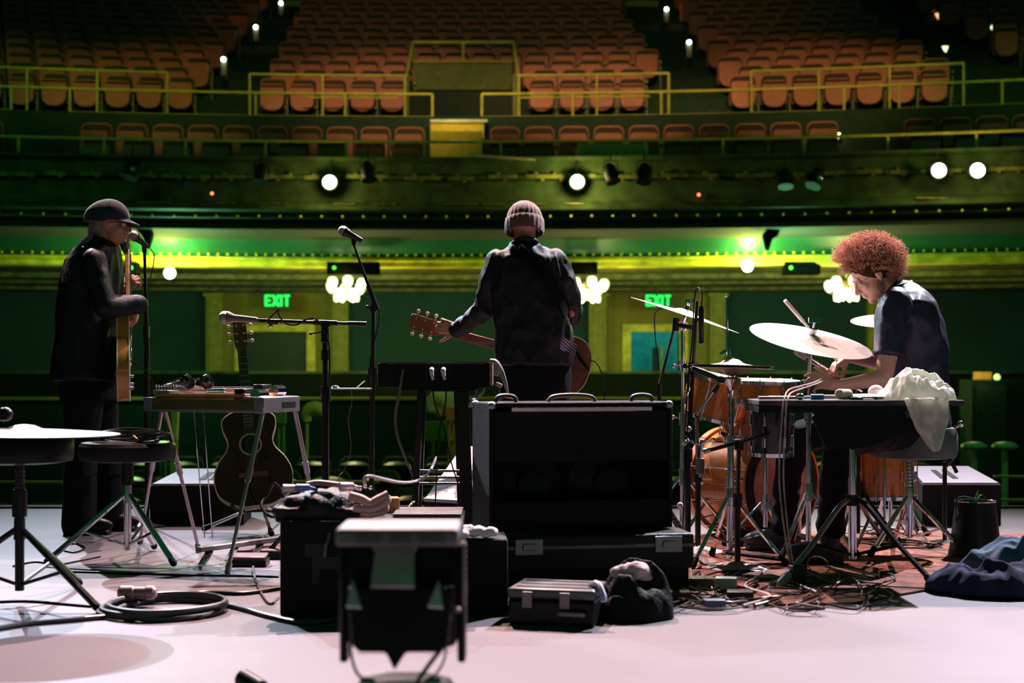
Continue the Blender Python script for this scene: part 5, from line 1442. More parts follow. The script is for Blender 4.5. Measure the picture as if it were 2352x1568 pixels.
heap(b, (X(2042, 5.93), 5.93, zT), .050, .06, .045, 1.3, sc=18, amp=.5)
sheet = [(2078, 915, 2176, 915), (2090, 950, 2180, 950), (2104, 985, 2174, 985), (2125, 1015, 2164, 1015), (2143, 1036, 2156, 1036)]
rr = []
for i, (xa, ya, xb, yb) in enumerate(sheet):
    front = []; back = []
    for j in range(11):
        u_ = j / 10; D_ = 5.755 + .018 * math.sin(u_ * 9 + i * .6) ; px = xa + (xb - xa) * u_
        front.append(P(px, ya, D_ - .008)); back.append(P(px, ya, D_ + .008))
    rr.append(front + back[::-1])
b.rings(rr)
towel = remesh(b, 'towel', M_towel, None, .005, 2, wr=(.003, 22, (1, 1, .6)))
cen = P(2120, 1036, 5.8); towel.data.transform(Matrix.Translation(-cen)); towel.location = cen
tag(towel, 'crumpled white towel heaped on the table corner and hanging down in front', 'towel')
# ================================================================== AMPLIFIER ON ITS CASE
M_tolex = mat('black_tolex', (.010, .010, .012), .62, bump=.7, bscale=320, spec=.25)
M_grillecl = mat('dark_interior', (.004, .006, .005), .8, spec=.1)
def Frame(o, ux, uy=None):
    ux = Vector(ux).normalized(); uy = Vector((-ux.y, ux.x, 0)) if uy is None else uy
    R = Matrix((ux, uy, Vector((0, 0, 1)))).transposed(); o = Vector(o)
    return R, (lambda a, b, c: o + R @ Vector((a, b, c)))
A0 = Vector((X(1124, 5.45), 5.45, 0)); RA, L = Frame(A0, (.96, .28, 0))
zb_, ht_, wA, dA = .245, .500, .757, .262
t = T('guitar_amplifier', 'large black open-backed combo amplifier standing on a flight case in the centre', 'amplifier', L(wA / 2, dA / 2, zb_))
def lb(m, x0, x1, y0, y1, z0, z1): return m.box(L((x0 + x1) / 2, (y0 + y1) / 2, (z0 + z1) / 2), (x1 - x0, y1 - y0, z1 - z0), RA)
m = MB(); th = .018
lb(m, 0, th, 0, dA, zb_, zb_ + ht_); lb(m, wA - th, wA, 0, dA, zb_, zb_ + ht_); lb(m, th, wA - th, 0, dA, zb_, zb_ + th)
lb(m, th, wA - th, 0, .05, zb_ + ht_ - th, zb_ + ht_); lb(m, th, wA - th, .17, dA, zb_ + ht_ - th, zb_ + ht_); lb(m, th, .09, .05, .17, zb_ + ht_ - th, zb_ + ht_); lb(m, wA - .09, wA - th, .05, .17, zb_ + ht_ - th, zb_ + ht_)
m.build('cabinet', M_tolex, t, bevel=.005)
m = MB(); lb(m, th, wA - th, dA - .022, dA - .004, zb_ + th, zb_ + ht_ - th); m.build('front_baffle', M_grillecl, t)
m = MB(); lb(m, th + .002, wA - th - .002, .006, .016, zb_ + ht_ * .54, zb_ + ht_ - .035); m.build('upper_back_panel', M_tolex, t, bevel=.002)
m = MB(); lb(m, th + .002, wA - th - .002, .006, .016, zb_ + th + .002, zb_ + .115); m.build('lower_back_panel', M_tolex, t, bevel=.002)
for cx_ in (.22, .54):
    c = L(cx_, dA - .024, zb_ + .165); n_ = -(RA @ Vector((0, 1, 0)))
    m = MB(); m.lathe([(.145, 0), (.145, .008), (.135, .012), (.07, .075), (.055, .08)], c, n_, 32, caps=False); m.build('speaker_basket', mat('speaker_basket_green', (.012, .020, .016), .5), t)
    m = MB(); m.lathe([(.001, .07), (.065, .072), (.068, .08), (.068, .115), (.055, .125), (.001, .127)], c, n_, 32); m.build('speaker_magnet', mat('magnet_grey_green', (.014, .026, .020), .6, spec=.1), t)
m = MB(); lb(m, .10, wA - .10, .052, .168, zb_ + ht_ - .045, zb_ + ht_ - .040); m.build('control_panel', mat('copper_panel', (.40, .20, .14), .35, metal=.5), t)
m = MB(); lb(m, .09, wA - .09, -.004, .006, zb_ + ht_ - .034, zb_ + ht_ - .020); m.build('panel_trim', mat('rose_piping', (.9, .72, .72), .4), t)
for k in range(11):
    m = MB(); q = L(.13 + k * .049, .10, zb_ + ht_ - .040); m.cyl(q, q + Vector((0, 0, .024)), .010, .008, 12); m.build('knob', mat('amp_knob', (.20, .17, .18), .3) if k == 0 else MATS['amp_knob'], t)
for xa, ln in ((.04, .085), (.27, .20), (.60, .095)):
    m = MB(); m.tube([L(xa, .11 if ln > .1 else .06, zb_ + ht_ + .002), L(xa + ln * .12, .11 if ln > .1 else .06, zb_ + ht_ + .020), L(xa + ln * .5, .11 if ln > .1 else .06, zb_ + ht_ + .026), L(xa + ln * .88, .11 if ln > .1 else .06, zb_ + ht_ + .020), L(xa + ln, .11 if ln > .1 else .06, zb_ + ht_ + .002)], .009, 8, 5)
    m.build('handle', mat('grey_strap', (.14, .13, .14), .45), t)
for a_, b_, c_ in ((.012, .01, zb_ + ht_ - .012), (wA - .012, .01, zb_ + ht_ - .012), (.012, dA - .01, zb_ + ht_ - .012)):
    m = MB(); m.ell(L(a_, b_, c_), .017, n=12, m=8); m.build('corner_protector', mat('corner_metal', (.35, .33, .36), .35, metal=.7), t)
# flight case lid under it
RC, L2 = Frame(Vector((X(1152, 5.40), 5.40, 0)), (.985, .17, 0))
wC = .76
t = T('flight_case', 'black flight case with two butterfly latches carrying the big amplifier', 'flight case', L2(wC / 2, .2, 0))
def lb2(m, x0, x1, y0, y1, z0, z1): return m.box(L2((x0 + x1) / 2, (y0 + y1) / 2, (z0 + z1) / 2), (x1 - x0, y1 - y0, z1 - z0), RC)
m = MB(); lb2(m, 0, wC, 0, .40, .10, .238); m.build('body', mat('case_laminate', (.014, .019, .017), .5, spec=.25, bump=.3, bscale=80), t, bevel=.012)
m = MB(); lb2(m, .02, wC - .02, .012, .385, .028, .099); m.build('dolly_board', M_blackpaint, t)  # board added to keep the gap under the case dark
m = MB(); lb2(m, -.003, wC + .003, -.003, .403, .185, .200); m.build('edge_strip', mat('case_edge', (.10, .11, .10), .35, metal=.6), t, bevel=.002)
for xa in (.05, .60):
    m = MB(); lb2(m, xa, xa + .11, -.010, -.003, .165, .228); l_ = m.build('latch_plate', mat('latch_metal', (.22, .24, .22), .35, metal=.7), t, bevel=.004); BASE[l_.name] = BASE[t.name]
    m = MB(); lb2(m, xa + .03, xa + .08, -.020, -.010, .185, .210); m.build('latch_wing', MATS['latch_metal'], l_, bevel=.002)
for xa in (.06, wC - .06):
    for yb in (.06, .34):
        m = MB(); q = L2(xa, yb, .035); m.cyl(q - RC @ Vector((.014, 0, 0)), q + RC @ Vector((.014, 0, 0)), .035, n=18); m.cyl(q + Vector((0, 0, .03)), L2(xa, yb, .10), .02, n=10); m.build('castor', M_rubber, t)
m = MB(); m.bx(X(1192, 5.6), X(1245, 5.6), 5.62, 5.78, 0.0, Z(1298, 5.6))
one(m, 'wooden_block', mat('orange_wood_block', (.50, .18, .05), .6), 'orange wooden block under the flight case of the amplifier', 'block', bevel=.004)
# ------------------------------------------------------------------ narrow black case at the amp's left
RN, L3 = Frame(Vector((X(1070, 5.05), 5.05, 0)), (1, .05, 0))
t = T('equipment_case', 'narrow black case standing left of the amplifier with studded edge', 'case', L3(.075, .12, 0))
m = MB(); m.box(L3(.075, .12, .135), (.15, .24, .27), RN); m.build('body', M_tolex, t, bevel=.008)
m = MB()
for k in range(12): m.ell(L3(.002, -.002, .02 + k * .021), .006, n=8, m=6)
m.build('edge_studs', M_chrome, t)
b = MB(); random.seed(2)
for k in range(7): b.ell(L3(.0 + .02 * k - .03, .03 + random.uniform(-.02, .02), .285 + random.uniform(0, .02)), (.025, .022, .016), rotz(k), 10, 8)
rag = remesh(b, 'rag', mat('white_rag', (.70, .66, .72), .9, bump=.6, bscale=120), None, .006, 1, wr=(.004, 30, (1, 1, 1)))
c_ = L3(.03, .03, .271); rag.data.transform(Matrix.Translation(-c_)); rag.location = c_; tag(rag, 'small white rag crumpled on the narrow case left of the amplifier', 'rag')
# ------------------------------------------------------------------ trunk, bag and odds in the middle foreground
RT, L4 = Frame(Vector((X(642, 5.0), 5.0, 0)), (1, 0.0, 0))
wT = X(1062, 5.0) - X(642, 5.0)
t = T('road_trunk', 'black road trunk with tape scraps behind the moving-head light', 'trunk', L4(wT / 2, .2, 0))
m = MB(); m.box(L4(wT * .5, .19, .172), (wT, .38, .344), RT); m.build('body', M_tolex, t, bevel=.012)
M_tape = mat('grey_tape', (.028, .038, .032), .7, spec=.2)
for a, b_, c_, d_ in ((.09, .155, .215, .26), (.115, .14, .12, .215), (.14, .25, .17, .215)):
    m = MB(); m.box(L4((a + b_) / 2, -.001, (c_ + d_) / 2), (b_ - a, .002, d_ - c_), RT); m.build('tape', M_tape, t)
m = MB(); m.tube([L4(.16, -.004, .215), L4(.165, -.012, .26), L4(.17, -.012, .27), L4(.175, -.004, .30)], .006, 6); m.build('handle', MATS['case_edge'], t)
m = MB()
for k in range(5): m.box(L4(wT * .80, .08 + k * .055, .352), (wT * .38, .030, .014), RT)
l_ = m.build('ribbed_lid', mat('grey_ribbed_metal', (.20, .19, .20), .4, metal=.3), t, bevel=.002)
# soft bag on the trunk
b = MB(); random.seed(21)
for px, py, D, r in ((690, 1165, 5.12, .075), (740, 1160, 5.1, .085), (790, 1162, 5.12, .080), (835, 1170, 5.15, .065), (665, 1175, 5.15, .055), (720, 1150, 5.18, .07), (775, 1148, 5.2, .07), (645, 1172, 5.12, .035)):
    b.ell(P(px, py, D), (r, r * .9, r * .62), rotz(random.random()), 14, 10)
b.box(P(750, 1177, 5.13), (.34, .2, .045))
bag = remesh(b, 'soft_bag', mat('black_nylon_bag', (.008, .009, .010), .5, spec=.3, bump=.5, bscale=90), None, .008, 3, wr=(.008, 10, (1, 1, 1)))
c_ = Vector((X(745, 5.13), 5.13, .345)); bag.data.transform(Matrix.Translation(-c_)); bag.location = c_; tag(bag, 'lumpy black bag lying on the trunk in the middle foreground', 'bag')
for i, (pts, col, r, lb_) in enumerate((
    ([(802, 1142), (830, 1150), (850, 1160), (872, 1150), (892, 1140)], (.62, .34, .30), .017, 'thick pink cord bundled on the trunk, topmost strand'),
    ([(812, 1170), (840, 1174), (870, 1168), (890, 1152), (882, 1140)], (.60, .42, .46), .014, 'thick mauve cord bundled on the trunk, middle strand'),
    ([(828, 1182), (850, 1184), (880, 1180), (886, 1165), (868, 1155)], (.66, .36, .30), .012, 'thin pink cord bundled on the trunk, lowest strand'))):
    m = MB(); m.tube([P(a, c - 4, 5.02 + .01 * k) for k, (a, c) in enumerate(pts)], r, 10, 5)
    one(m, 'cord', mat('cord_%s' % 'abc'[i], col, .6), lb_, 'cord')
m = MB(); m.box(P(896, 1160, 5.28), (.065, .06, .06), rotz(.2))
one(m, 'wooden_box', mat('amber_wood', (.65, .28, .10), .5), 'small amber wooden box behind the pink cords on the trunk', 'box', bevel=.004)
for px, py, r, lb_ in ((664, 1122, .020, 'white'), (694, 1120, .018, 'blue'), (795, 1118, .022, 'silver')):
    m = MB(); q = P(px, py, 5.05); m.cyl(q - Vector((.022, 0, .0)), q + Vector((.022, .02, 0)), r * .8, r * .65, 14); m.cyl(q + Vector((.02, .018, 0)), q + Vector((.05, .03, -.01)), r * .4, n=8)
    one(m, 'cable_plug', mat('plug_' + lb_, {'white': (.8, .7, .68), 'blue': (.15, .22, .6), 'silver': (.7, .62, .72)}[lb_], .3, metal=.3), 'shiny %s plug on top of the lumpy black bag' % lb_, 'plug')
for k in range(4):
    m = MB(); m.ell(P(815 + 12 * k, 1117 + (k % 2) * 3, 5.06), .0075, n=8, m=6)
    one(m, 'stud', M_chrome, 'tiny shiny stud in the row on top of the lumpy black bag', 'stud', 'studs on the black bag')
m = MB(); m.tube([P(705, 1112, 5.1), P(730, 1108, 5.1), P(770, 1112, 5.1), P(785, 1114, 5.1)], .010, 8)
one(m, 'strap', mat('brown_strap', (.28, .18, .13), .5), 'brown strap along the top of the lumpy black bag', 'strap')
m = MB(); m.tube([P(838, 1116, 5.1), P(838, 1098, 5.1), P(850, 1093, 5.12), P(880, 1100, 5.2), P(925, 1108, 5.5), P(960, 1103, 5.9), P(985, 1085, 6.2), P(1003, 1050, 6.3)], .006, 8)
one(m, 'cable', mat('pale_cable', (.38, .34, .36), .4), 'pale grey cable swooping from the black bag to the keyboard stand', 'cable')
# ------------------------------------------------------------------ moving-head light
D_ = 3.02
c0 = Vector((X(925, D_), D_, 0)); zS = lambda py: Z(py, D_)
t = T('moving_head_light', 'black moving-head stage light in the foreground with a pale top plate', 'stage light', (c0.x, c0.y, 0.0))
m = MB(); m.lathe([(.001, 0), (.125, 0), (.13, .01), (.13, .16), (.105, .20), (.001, .205)], (c0.x, c0.y + .05, 0), (0, 0, 1), 8, u=(.92, .38, 0)); m.build('base', M_blackmet, t, bevel=.006, ang=20)
m = MB()
for s_ in (1, -1): m.cyl((c0.x + s_ * .055 + .0, c0.y - .05, .215), (c0.x + s_ * .085, c0.y - .05, .218), .012, .012, 12)
m.build('clamp_bolt', M_chrome, t)
m = MB(); m.box((c0.x, c0.y + .05, .40), (.235, .15, .235)); m.build('head_housing', mat('light_housing', (.006, .008, .007), .4, spec=.2), t, bevel=.02)
m = MB(); pts = [(-.10, .30), (-.085, .285), (-.03, .285), (-.012, .247), (.012, .285), (.085, .285), (.10, .30), (.11, .42), (-.11, .42)]
m.prism([(a, z) for a, z in pts], (c0.x, c0.y - .045, 0), (1, 0, 0), (0, 0, 1), -.02, .03); m.build('rear_cowl', MATS['light_housing'], t, bevel=.006)
m = MB(); m.lathe([(.001, -.02), (.055, -.018), (.062, .0), (.062, .05)], (c0.x - .005, c0.y - .055, .395), (0, 1, 0), 24); m.build('motor_cover', MATS['light_housing'], t)
m = MB(); m.box((c0.x - .003, c0.y - .02, (zS(1199) + zS(1241)) / 2), (.252, .19, .036)); m.build('top_plate', mat('pale_plate', (.22, .19, .20), .5), t, bevel=.008)
for a, b_ in ((-.085, -.035), (-.018, .025), (.042, .095)):
    m = MB(); m.box((c0.x + (a + b_) / 2, c0.y - .1155, (zS(1206) + zS(1234)) / 2), (b_ - a, .002, .020)); m.build('vent_slot', mat('vent_grey', (.13, .115, .12), .6), t)
m = MB(); m.prism([(-.044, -.045), (-.040, .020), (-.046, .028), (-.036, .040), (-.010, .040), (-.008, .030), (.010, .030), (.012, .040), (.036, .040), (.046, .028), (.040, .020), (.044, -.045)], (X(912, D_), c0.y - .08, zS(1280)), (1, -.05, 0), (0, 0.8, 1), -.004, .004); m.build('rear_label_plate', mat('pale_label_plate', (.55, .52, .50), .45), t)  # pale plate set on the back of the head
for s_, px in ((-1, 826), (1, 1006)):
    m = MB(); m.prism([(-.014, -.02), (.016, -.022), (.012 * s_ * .5, .026)], (X(px, D_), c0.y - .10, zS(1350)), (1, 0, 0), (0, .9, 1), -.004, .004); m.build('yoke_fin', mat('fin_pale', (.8, .75, .85), .4), t)  # pale triangles stand for bright floor showing through the yoke gaps
for s_ in (1, -1):
    m = MB(); m.box((c0.x + s_ * .125, c0.y + .03, .375), (.018, .075, .25)); m.build('yoke_arm', M_blackmet, t, bevel=.006)
m = MB(); m.box((c0.x + .130, c0.y - .03, (zS(1240) + zS(1385)) / 2), (.006, .02, .135)); m.build('side_rail', mat('rosy_metal', (.26, .17, .17), .4, metal=.5), t, bevel=.001)
for py, px in ((1389, 1052), (1407, 1032)):
    m = MB(); m.ell((X(px, D_), c0.y - .06, zS(py)), (.009, .009, .006), n=10, m=8); m.build('knob', mat('rosy_knob', (.40, .22, .20), .4), t)
m = MB(); m.tube([(X(812, D_), D_ - .02, zS(1440)), (X(808, D_), D_ - .02, zS(1490)), (X(822, D_), D_ - .02, zS(1540)), (X(850, D_), D_ - .02, zS(1562))], .0035, 6); m.build('signal_cable', M_plastic, t); m = MB(); m.tube([(X(1022, D_), D_ - .02, zS(1460)), (X(1024, D_), D_ - .02, zS(1500)), (X(1005, D_), D_ - .02, zS(1540)), (X(975, D_), D_ - .02, zS(1560))], .003, 6)
m.build('signal_cable', M_plastic, t); m = MB(); m.tube([(X(935, D_), D_ - .03, zS(1475)), (X(975, D_), D_ - .04, zS(1484)), (X(1015, D_), D_ - .03, zS(1476)), (X(1020, D_), D_ - .02, zS(1462))], .0032, 6); m.build('signal_cable', M_plastic, t)
m = MB(); m.tube([(X(1048, D_), D_ + .0, zS(1452)), (X(1010, D_), D_ - .03, zS(1490)), (X(975, D_), D_ - .04, zS(1535)), (X(960, D_), D_ - .03, zS(1560))], .005, 8); m.build('power_cable', M_plastic, t)
# ------------------------------------------------------------------ hard case and round bag before the amp
RP, L5 = Frame(Vector((X(1166, 4.86), 4.86, 0)), (.965, -.24, 0))
t = T('hard_case', 'black moulded hard case with pale-lit lid lying in front of the amplifier', 'case', L5(.15, .12, 0))
m = MB(); m.box(L5(.15, .12, .046), (.30, .235, .09), RP); m.build('lower_shell', M_plastic, t, bevel=.012)
m = MB(); m.box(L5(.15, .12, .110), (.305, .240, .034), RP); m.build('lid', mat('grey_lid', (.11, .105, .115), .35, metal=.0), t, bevel=.010)  # paler than the black shell: light on the lid put into colour
m = MB()
for k in range(3): m.box(L5(.15, .05 + k * .07, .128), (.26, .014, .005), RP)
m.build('lid_ribs', MATS['grey_lid'], t, bevel=.002)
for xa in (.07, .20):
    m = MB(); m.box(L5(xa, -.006, .09), (.035, .012, .055), RP); m.build('latch', mat('latch_grey', (.25, .22, .24), .4), t, bevel=.003)
m = MB(); m.tube([L5(.185, -.003, .045), L5(.19, -.03, .05), L5(.26, -.03, .05), L5(.265, -.003, .045)], .0075, 8); m.build('handle', MATS['latch_grey'], t)
m = MB(); m.tube([L5(.27, .1, .13), L5(.30, .06, .142), L5(.325, .03, .11), L5(.33, .02, .09)], .012, 8)
one(m, 'cable_tie', mat('pale_blue_strap', (.40, .45, .60), .5), 'pale blue strap curled over the right corner of the hard case', 'strap')
b = MB()
heap(b, (X(1462, 5.02), 5.02, .0), .135, .125, .20, 12.3, sc=8, amp=.42)
heap(b, (X(1425, 4.97), 4.97, .0), .08, .09, .12, 3.7, sc=9, amp=.4)
sb = remesh(b, 'drawstring_bag', mat('black_sack', (.007, .008, .009), .65, spec=.2, bump=.4, bscale=90), None, .006, 4)
c_ = Vector((X(1462, 5.0), 5.0, 0)); sb.data.transform(Matrix.Translation(-c_)); sb.location = c_; tag(sb, 'bulging black sack between the hard case and the drum cables', 'bag')
b = MB(); random.seed(4)
for px, py in ((1425, 1305), (1445, 1297), (1468, 1294), (1490, 1302), (1505, 1318), (1480, 1310), (1455, 1306)):
    b.ell(P(px, py + 10, 5.02 + random.uniform(-.02, .02)), (.036, .035, .017), rotz(random.random() * 3) @ rotx(.2), 12, 8)
cl = remesh(b, 'scarf', mat('grey_pink_cloth', (.48, .40, .44), .85, bump=.5, bscale=90, var=.3, scale=14), None, .006, 1, wr=(.006, 22, (1, 1, 1)))
c_ = P(1465, 1318, 5.02); cl.data.transform(Matrix.Translation(-c_)); cl.location = c_; tag(cl, 'greyish pink scarf bunched on the bulging black sack', 'scarf')

# ================================================================== KEYBOARD MODULE ON ITS STAND
D_ = 6.25
t = T('mixer', 'black flat mixing desk seen from behind on a black stand', 'mixer', (X(998, D_), D_, Z(896, D_)))
m = MB(); m.box((X(999, D_), D_ + .12, (Z(834, D_) + Z(890, D_)) / 2), (X(1130, D_) - X(868, D_), .24, Z(834, D_) - Z(890, D_))); m.build('case', mat('mixer_black', (.008, .010, .010), .4, spec=.2, bump=.2, bscale=60), t, bevel=.004)
m = MB(); m.box((X(999, D_), D_ + .11, Z(832, D_)), (X(1126, D_) - X(872, D_), .22, .006)); m.build('top_panel', mat('mixer_top', (.12, .12, .13), .4), t)
m = MB()
for k in range(14):
    for r_ in (0, 1): m.cyl((X(885 + 17 * k, D_), D_ - .003, Z(848 + 22 * r_, D_)), (X(885 + 17 * k, D_), D_ + .01, Z(848 + 22 * r_, D_)), .006, n=8)
m.build('jack_sockets', M_blackmet, t)
m = MB(); m.box((X(1128, D_), D_ + .1, (Z(834, D_) + Z(884, D_)) / 2), (.014, .22, .10)); m.build('end_cheek', mat('rosy_end_cheek', (.36, .22, .20), .5, var=.4, scale=60), t, bevel=.003)
for px in (992, 1019):
    tt = T('jack_cable', '%s of two white jack plugs with cables at the back of the mixing desk' % ('left' if px == 992 else 'right'), 'cable', P(px, 870, D_ - .02))
    m = MB(); m.cyl(P(px, 848, D_ - .03), P(px, 848, D_), .010, .011, 12); m.tube([P(px, 848, D_ - .03), P(px - 1, 852, D_ - .045), P(px + 3, 872, D_ - .04)], [.011, .010, .006], 8); m.build('plug', mat('white_plug', (.72, .62, .68), .35) if px == 992 else MATS['white_plug'], tt)
    m = MB(); m.tube([P(px + 3, 870, D_ - .04), P(px + 5, 920, D_ - .05), P(1020 if px == 992 else 1010, 985, D_ - .02), P(1036 if px == 992 else 1004, 1060, D_ - .02), P(1062 if px == 992 else 1000, 1150, D_ + .02), Vector((X(1080 if px == 992 else 990, 6.3), 6.3, .005))], .0035, 6); m.build('wire', M_plastic, tt)
m = MB(); m.tube([P(926, 848, D_ - .02), P(918, 900, D_ - .03), P(909, 950, D_ - .03), P(913, 1000, D_ - .03), P(935, 1060, D_), P(955, 1110, D_), P(955, 1145, D_), P(935, 1180, D_ - .1), Vector((X(925, 6.1), 6.1, .005))], .006, 8)
one(m, 'cable', mat('ochre_cable', (.20, .16, .11), .5), 'ochre cable curving down from the back of the mixing desk', 'cable')
tt = T('rag_and_plugs', 'bunch of pinkish plugs taped at the right end of the mixing desk', 'plugs', P(1142, 890, D_ - .03))
m = MB(); m.tube([P(1128, 830, D_), P(1140, 832, D_ - .02), P(1152, 852, D_ - .04), P(1160, 878, D_ - .05), P(1166, 902, D_ - .05)], [.013, .011, .010, .009, .005], 8); m.build('plug', mat('pink_grey_plug', (.50, .36, .35), .45), tt)
m = MB(); m.box(P(1141, 850, D_ - .02), (.022, .02, .05), roty(.2)); m.box(P(1146, 884, D_ - .02), (.03, .02, .018), roty(.4)); m.build('tape', MATS['pink_grey_plug'], tt, bevel=.004)
m = MB(); m.tube([P(1112, 885, D_ + .02), P(1108, 900, D_), P(1095, 912, D_ - .05), P(1085, 920, D_ - .1), P(1078, 935, D_ - .1)], .008, 8); m.tube([P(1095, 895, D_), P(1094, 905, D_ - .02), P(1090, 915, D_ - .05)], .006, 6)
one(m, 'strap', mat('pale_strap', (.42, .40, .44), .5), 'pale strap knotted below the right end of the mixing desk', 'strap')
t = T('keyboard_stand', 'black four-legged stand under the mixing desk', 'stand', (X(1010, D_), D_ + .1, 0))
m = MB(); m.bx(X(920, D_), X(1100, D_), D_ + .0, D_ + .22, Z(899, D_), Z(891, D_)); m.build('shelf', M_blackmet, t, bevel=.002)
for (ax_, ay_, bx_, by_, dd, w_) in ((1062, 898, 1078, 1240, 0.0, .055), (966, 898, 946, 1250, 0.0, .028), (1050, 898, 1062, 1200, .24, .03), (975, 898, 958, 1200, .24, .02)):
    p0 = P(ax_, ay_, D_ + dd); p1 = Vector((X(bx_, D_ + dd), D_ + dd, .0)); d = (p1 - p0)
    m = MB(); m.prism([(-w_ / 2, 0), (w_ / 2, 0), (w_ / 2, -d.length), (-w_ / 2, -d.length)], p0, Vector((1, 0, -d.x / -d.z if False else 0)), (-d.x / d.length, 0, -d.z / d.length), -.012, .012); m.build('leg', M_blackmet, t, bevel=.003)
for py in (1081, 1096, 1110):
    m = MB(); m.cyl(P(952, py, D_ + .01), P(1072, py, D_ + .01), .006, n=8); m.build('crossbar', mat('bar_lit', (.10, .09, .09), .4, metal=.4) if py == 1081 else MATS['bar_lit'], t)

# ================================================================== MICROPHONES AND STANDS, LEFT HALF
# horizontal boom
D_ = 6.5
t = T('microphone_stand', 'black boom stand with a level boom over the pedal steel guitar', 'stand', (X(746, D_), D_, 0))
x0 = X(747, D_)
m = MB(); m.cyl((x0, D_, .05), P(748, 900, D_), .0165, n=12); m.build('lower_tube', M_blackmet, t)
m = MB(); m.cyl(P(748, 905, D_), P(746, 752, D_), .0125, n=12); m.build('upper_tube', M_blackmet, t)
clutch(t, P(747, 815, D_), M_blackmet, .019, .045); clutch(t, P(748, 905, D_), M_blackmet, .024, .07)
m = MB(); m.lathe([(.014, -.05), (.020, -.045), (.018, .03), (.022, .035)], P(747, 762, D_), (0, 0, 1), 12); m.cyl(P(747, 746, D_ - .02), P(747, 746, D_ + .03), .020, n=14); m.build('swivel', M_blackmet, t)
m = MB(); m.cyl(P(742, 762, D_), P(716, 766, D_), .0035, n=6); m.ell(P(714, 766, D_), (.009, .007, .007), n=8, m=6); m.build('lever', M_blackmet, t)
m = MB(); m.cyl(P(592, 735, D_), P(772, 742, D_), .0085, n=10); m.cyl(P(615, 738, D_), P(640, 739, D_), .013, n=10); m.cyl(P(720, 740, D_), P(775, 742, D_), .0125, n=12); m.build('boom', M_blackmet, t)
m = MB(); m.cyl(P(775, 742, D_), P(842, 744, D_), .008, n=10); m.cyl(P(800, 743, D_), P(842, 744, D_), .0115, n=12); m.build('counterweight', M_blackmet, t)
m = MB(); m.ell(P(621, 748, D_), .011, n=10, m=8); m.build('knob', M_chrome, t)
m = MB(); m.tube([P(588, 736, D_), P(610, 738, D_ - .01), P(628, 722, D_ - .02), P(640, 711, D_ - .02), P(640, 722, D_ - .02), P(655, 742, D_ - .02), P(680, 746, D_ - .02), P(700, 735, D_ - .02), P(720, 732, D_ - .02), P(738, 745, D_ - .03), P(755, 790, D_ - .02), P(757, 850, D_ - .02), P(752, 1000, D_ - .03), Vector((X(760, D_), D_ - .05, .01))], .0035, 6); m.build('cable', M_plastic, t)
tripod(t, x0, D_, None, .32, .30, (40, 160, 280), M_blackmet, rr=.011)
mic('ball-headed microphone at the left end of the level boom', P(517, 729, D_), P(590, 735, D_) - P(517, 729, D_), mat('rosy_mic_body', (.22, .13, .13), .35), L=.14, rb=.030)
# tall stand beside the guitarist
D_ = 7.2
t = T('microphone_stand', 'tall black microphone stand left of the guitarist in the beanie', 'stand', (X(853, D_), D_, 0))
m = MB(); m.cyl((X(852, D_), D_, .03), P(856, 860, D_), .0135, n=12); m.build('lower_tube', M_blackmet, t)
m = MB(); m.cyl(P(856, 862, D_), P(858, 690, D_), .0100, n=12); m.build('upper_tube', M_blackmet, t)
clutch(t, P(856, 862, D_), M_blackmet, .024, .08); clutch(t, P(858, 708, D_), M_blackmet, .017, .03, (-.03, -.01, .005))
m = MB(); m.cyl(P(867, 712, D_), P(846, 655, D_), .0125, n=12); m.cyl(P(846, 655, D_), P(826, 600, D_), .0080, n=10); m.cyl(P(826, 600, D_), P(812, 560, D_), .0055, n=8); m.cyl(P(813, 562, D_), P(812, 541, D_), .012, n=10); m.build('boom', M_blackmet, t)
m = MB(); m.tube([P(868, 712, D_), P(872, 720, D_), P(866, 760, D_), P(852, 820, D_), P(850, 900, D_)], .003, 6); m.build('cable', M_plastic, t)
m = MB(); m.lathe([(.14, 0), (.14, .008), (.05, .022), (.016, .034)], (X(852, D_), D_, 0), (0, 0, 1), 32); m.build('round_base', M_blackmet, t)
mic('ball-headed microphone on the tall stand left of the guitarist in the beanie', P(788, 530, D_), P(822, 548, D_) - P(788, 530, D_), M_blackmet, L=.10, rb=.026)
t = T('accessory_tray', 'small bright metal tray clamped between the boom stand and the tall stand', 'tray', P(805, 896, 7.0))
m = MB(); m.bx(X(757, 7), X(850, 7), 6.95, 7.1, Z(894, 7), Z(891, 7)); m.build('plate', mat('tray_metal', (.55, .6, .66), .3, metal=.6), t, bevel=.001)
m = MB(); m.cyl(P(818, 890, 7), P(838, 873, 7), .004, n=8); m.ell(P(770, 888, 7), (.02, .015, .008), n=8, m=6); m.build('clip', M_chrome, t)
m = MB(); m.tube([P(807, 893, 6.98), P(808, 925, 6.98), P(800, 965, 6.98), P(806, 1030, 6.98), P(790, 1080, 6.98), P(777, 1108, 6.95), Vector((X(770, 6.9), 6.9, .01))], .002, 6)
one(m, 'wire', mat('fine_wire', (.22, .2, .14), .5), 'fine wire hanging from the small bright tray', 'wire')
m = MB(); m.cyl((X(840, 7.06), 7.06, Z(894, 7.06)), (X(850, 7.16), 7.16, Z(894, 7.16)), .008, n=8)
one(m, 'clamp', M_blackmet, 'black clamp holding the small tray to the tall stand', 'clamp')
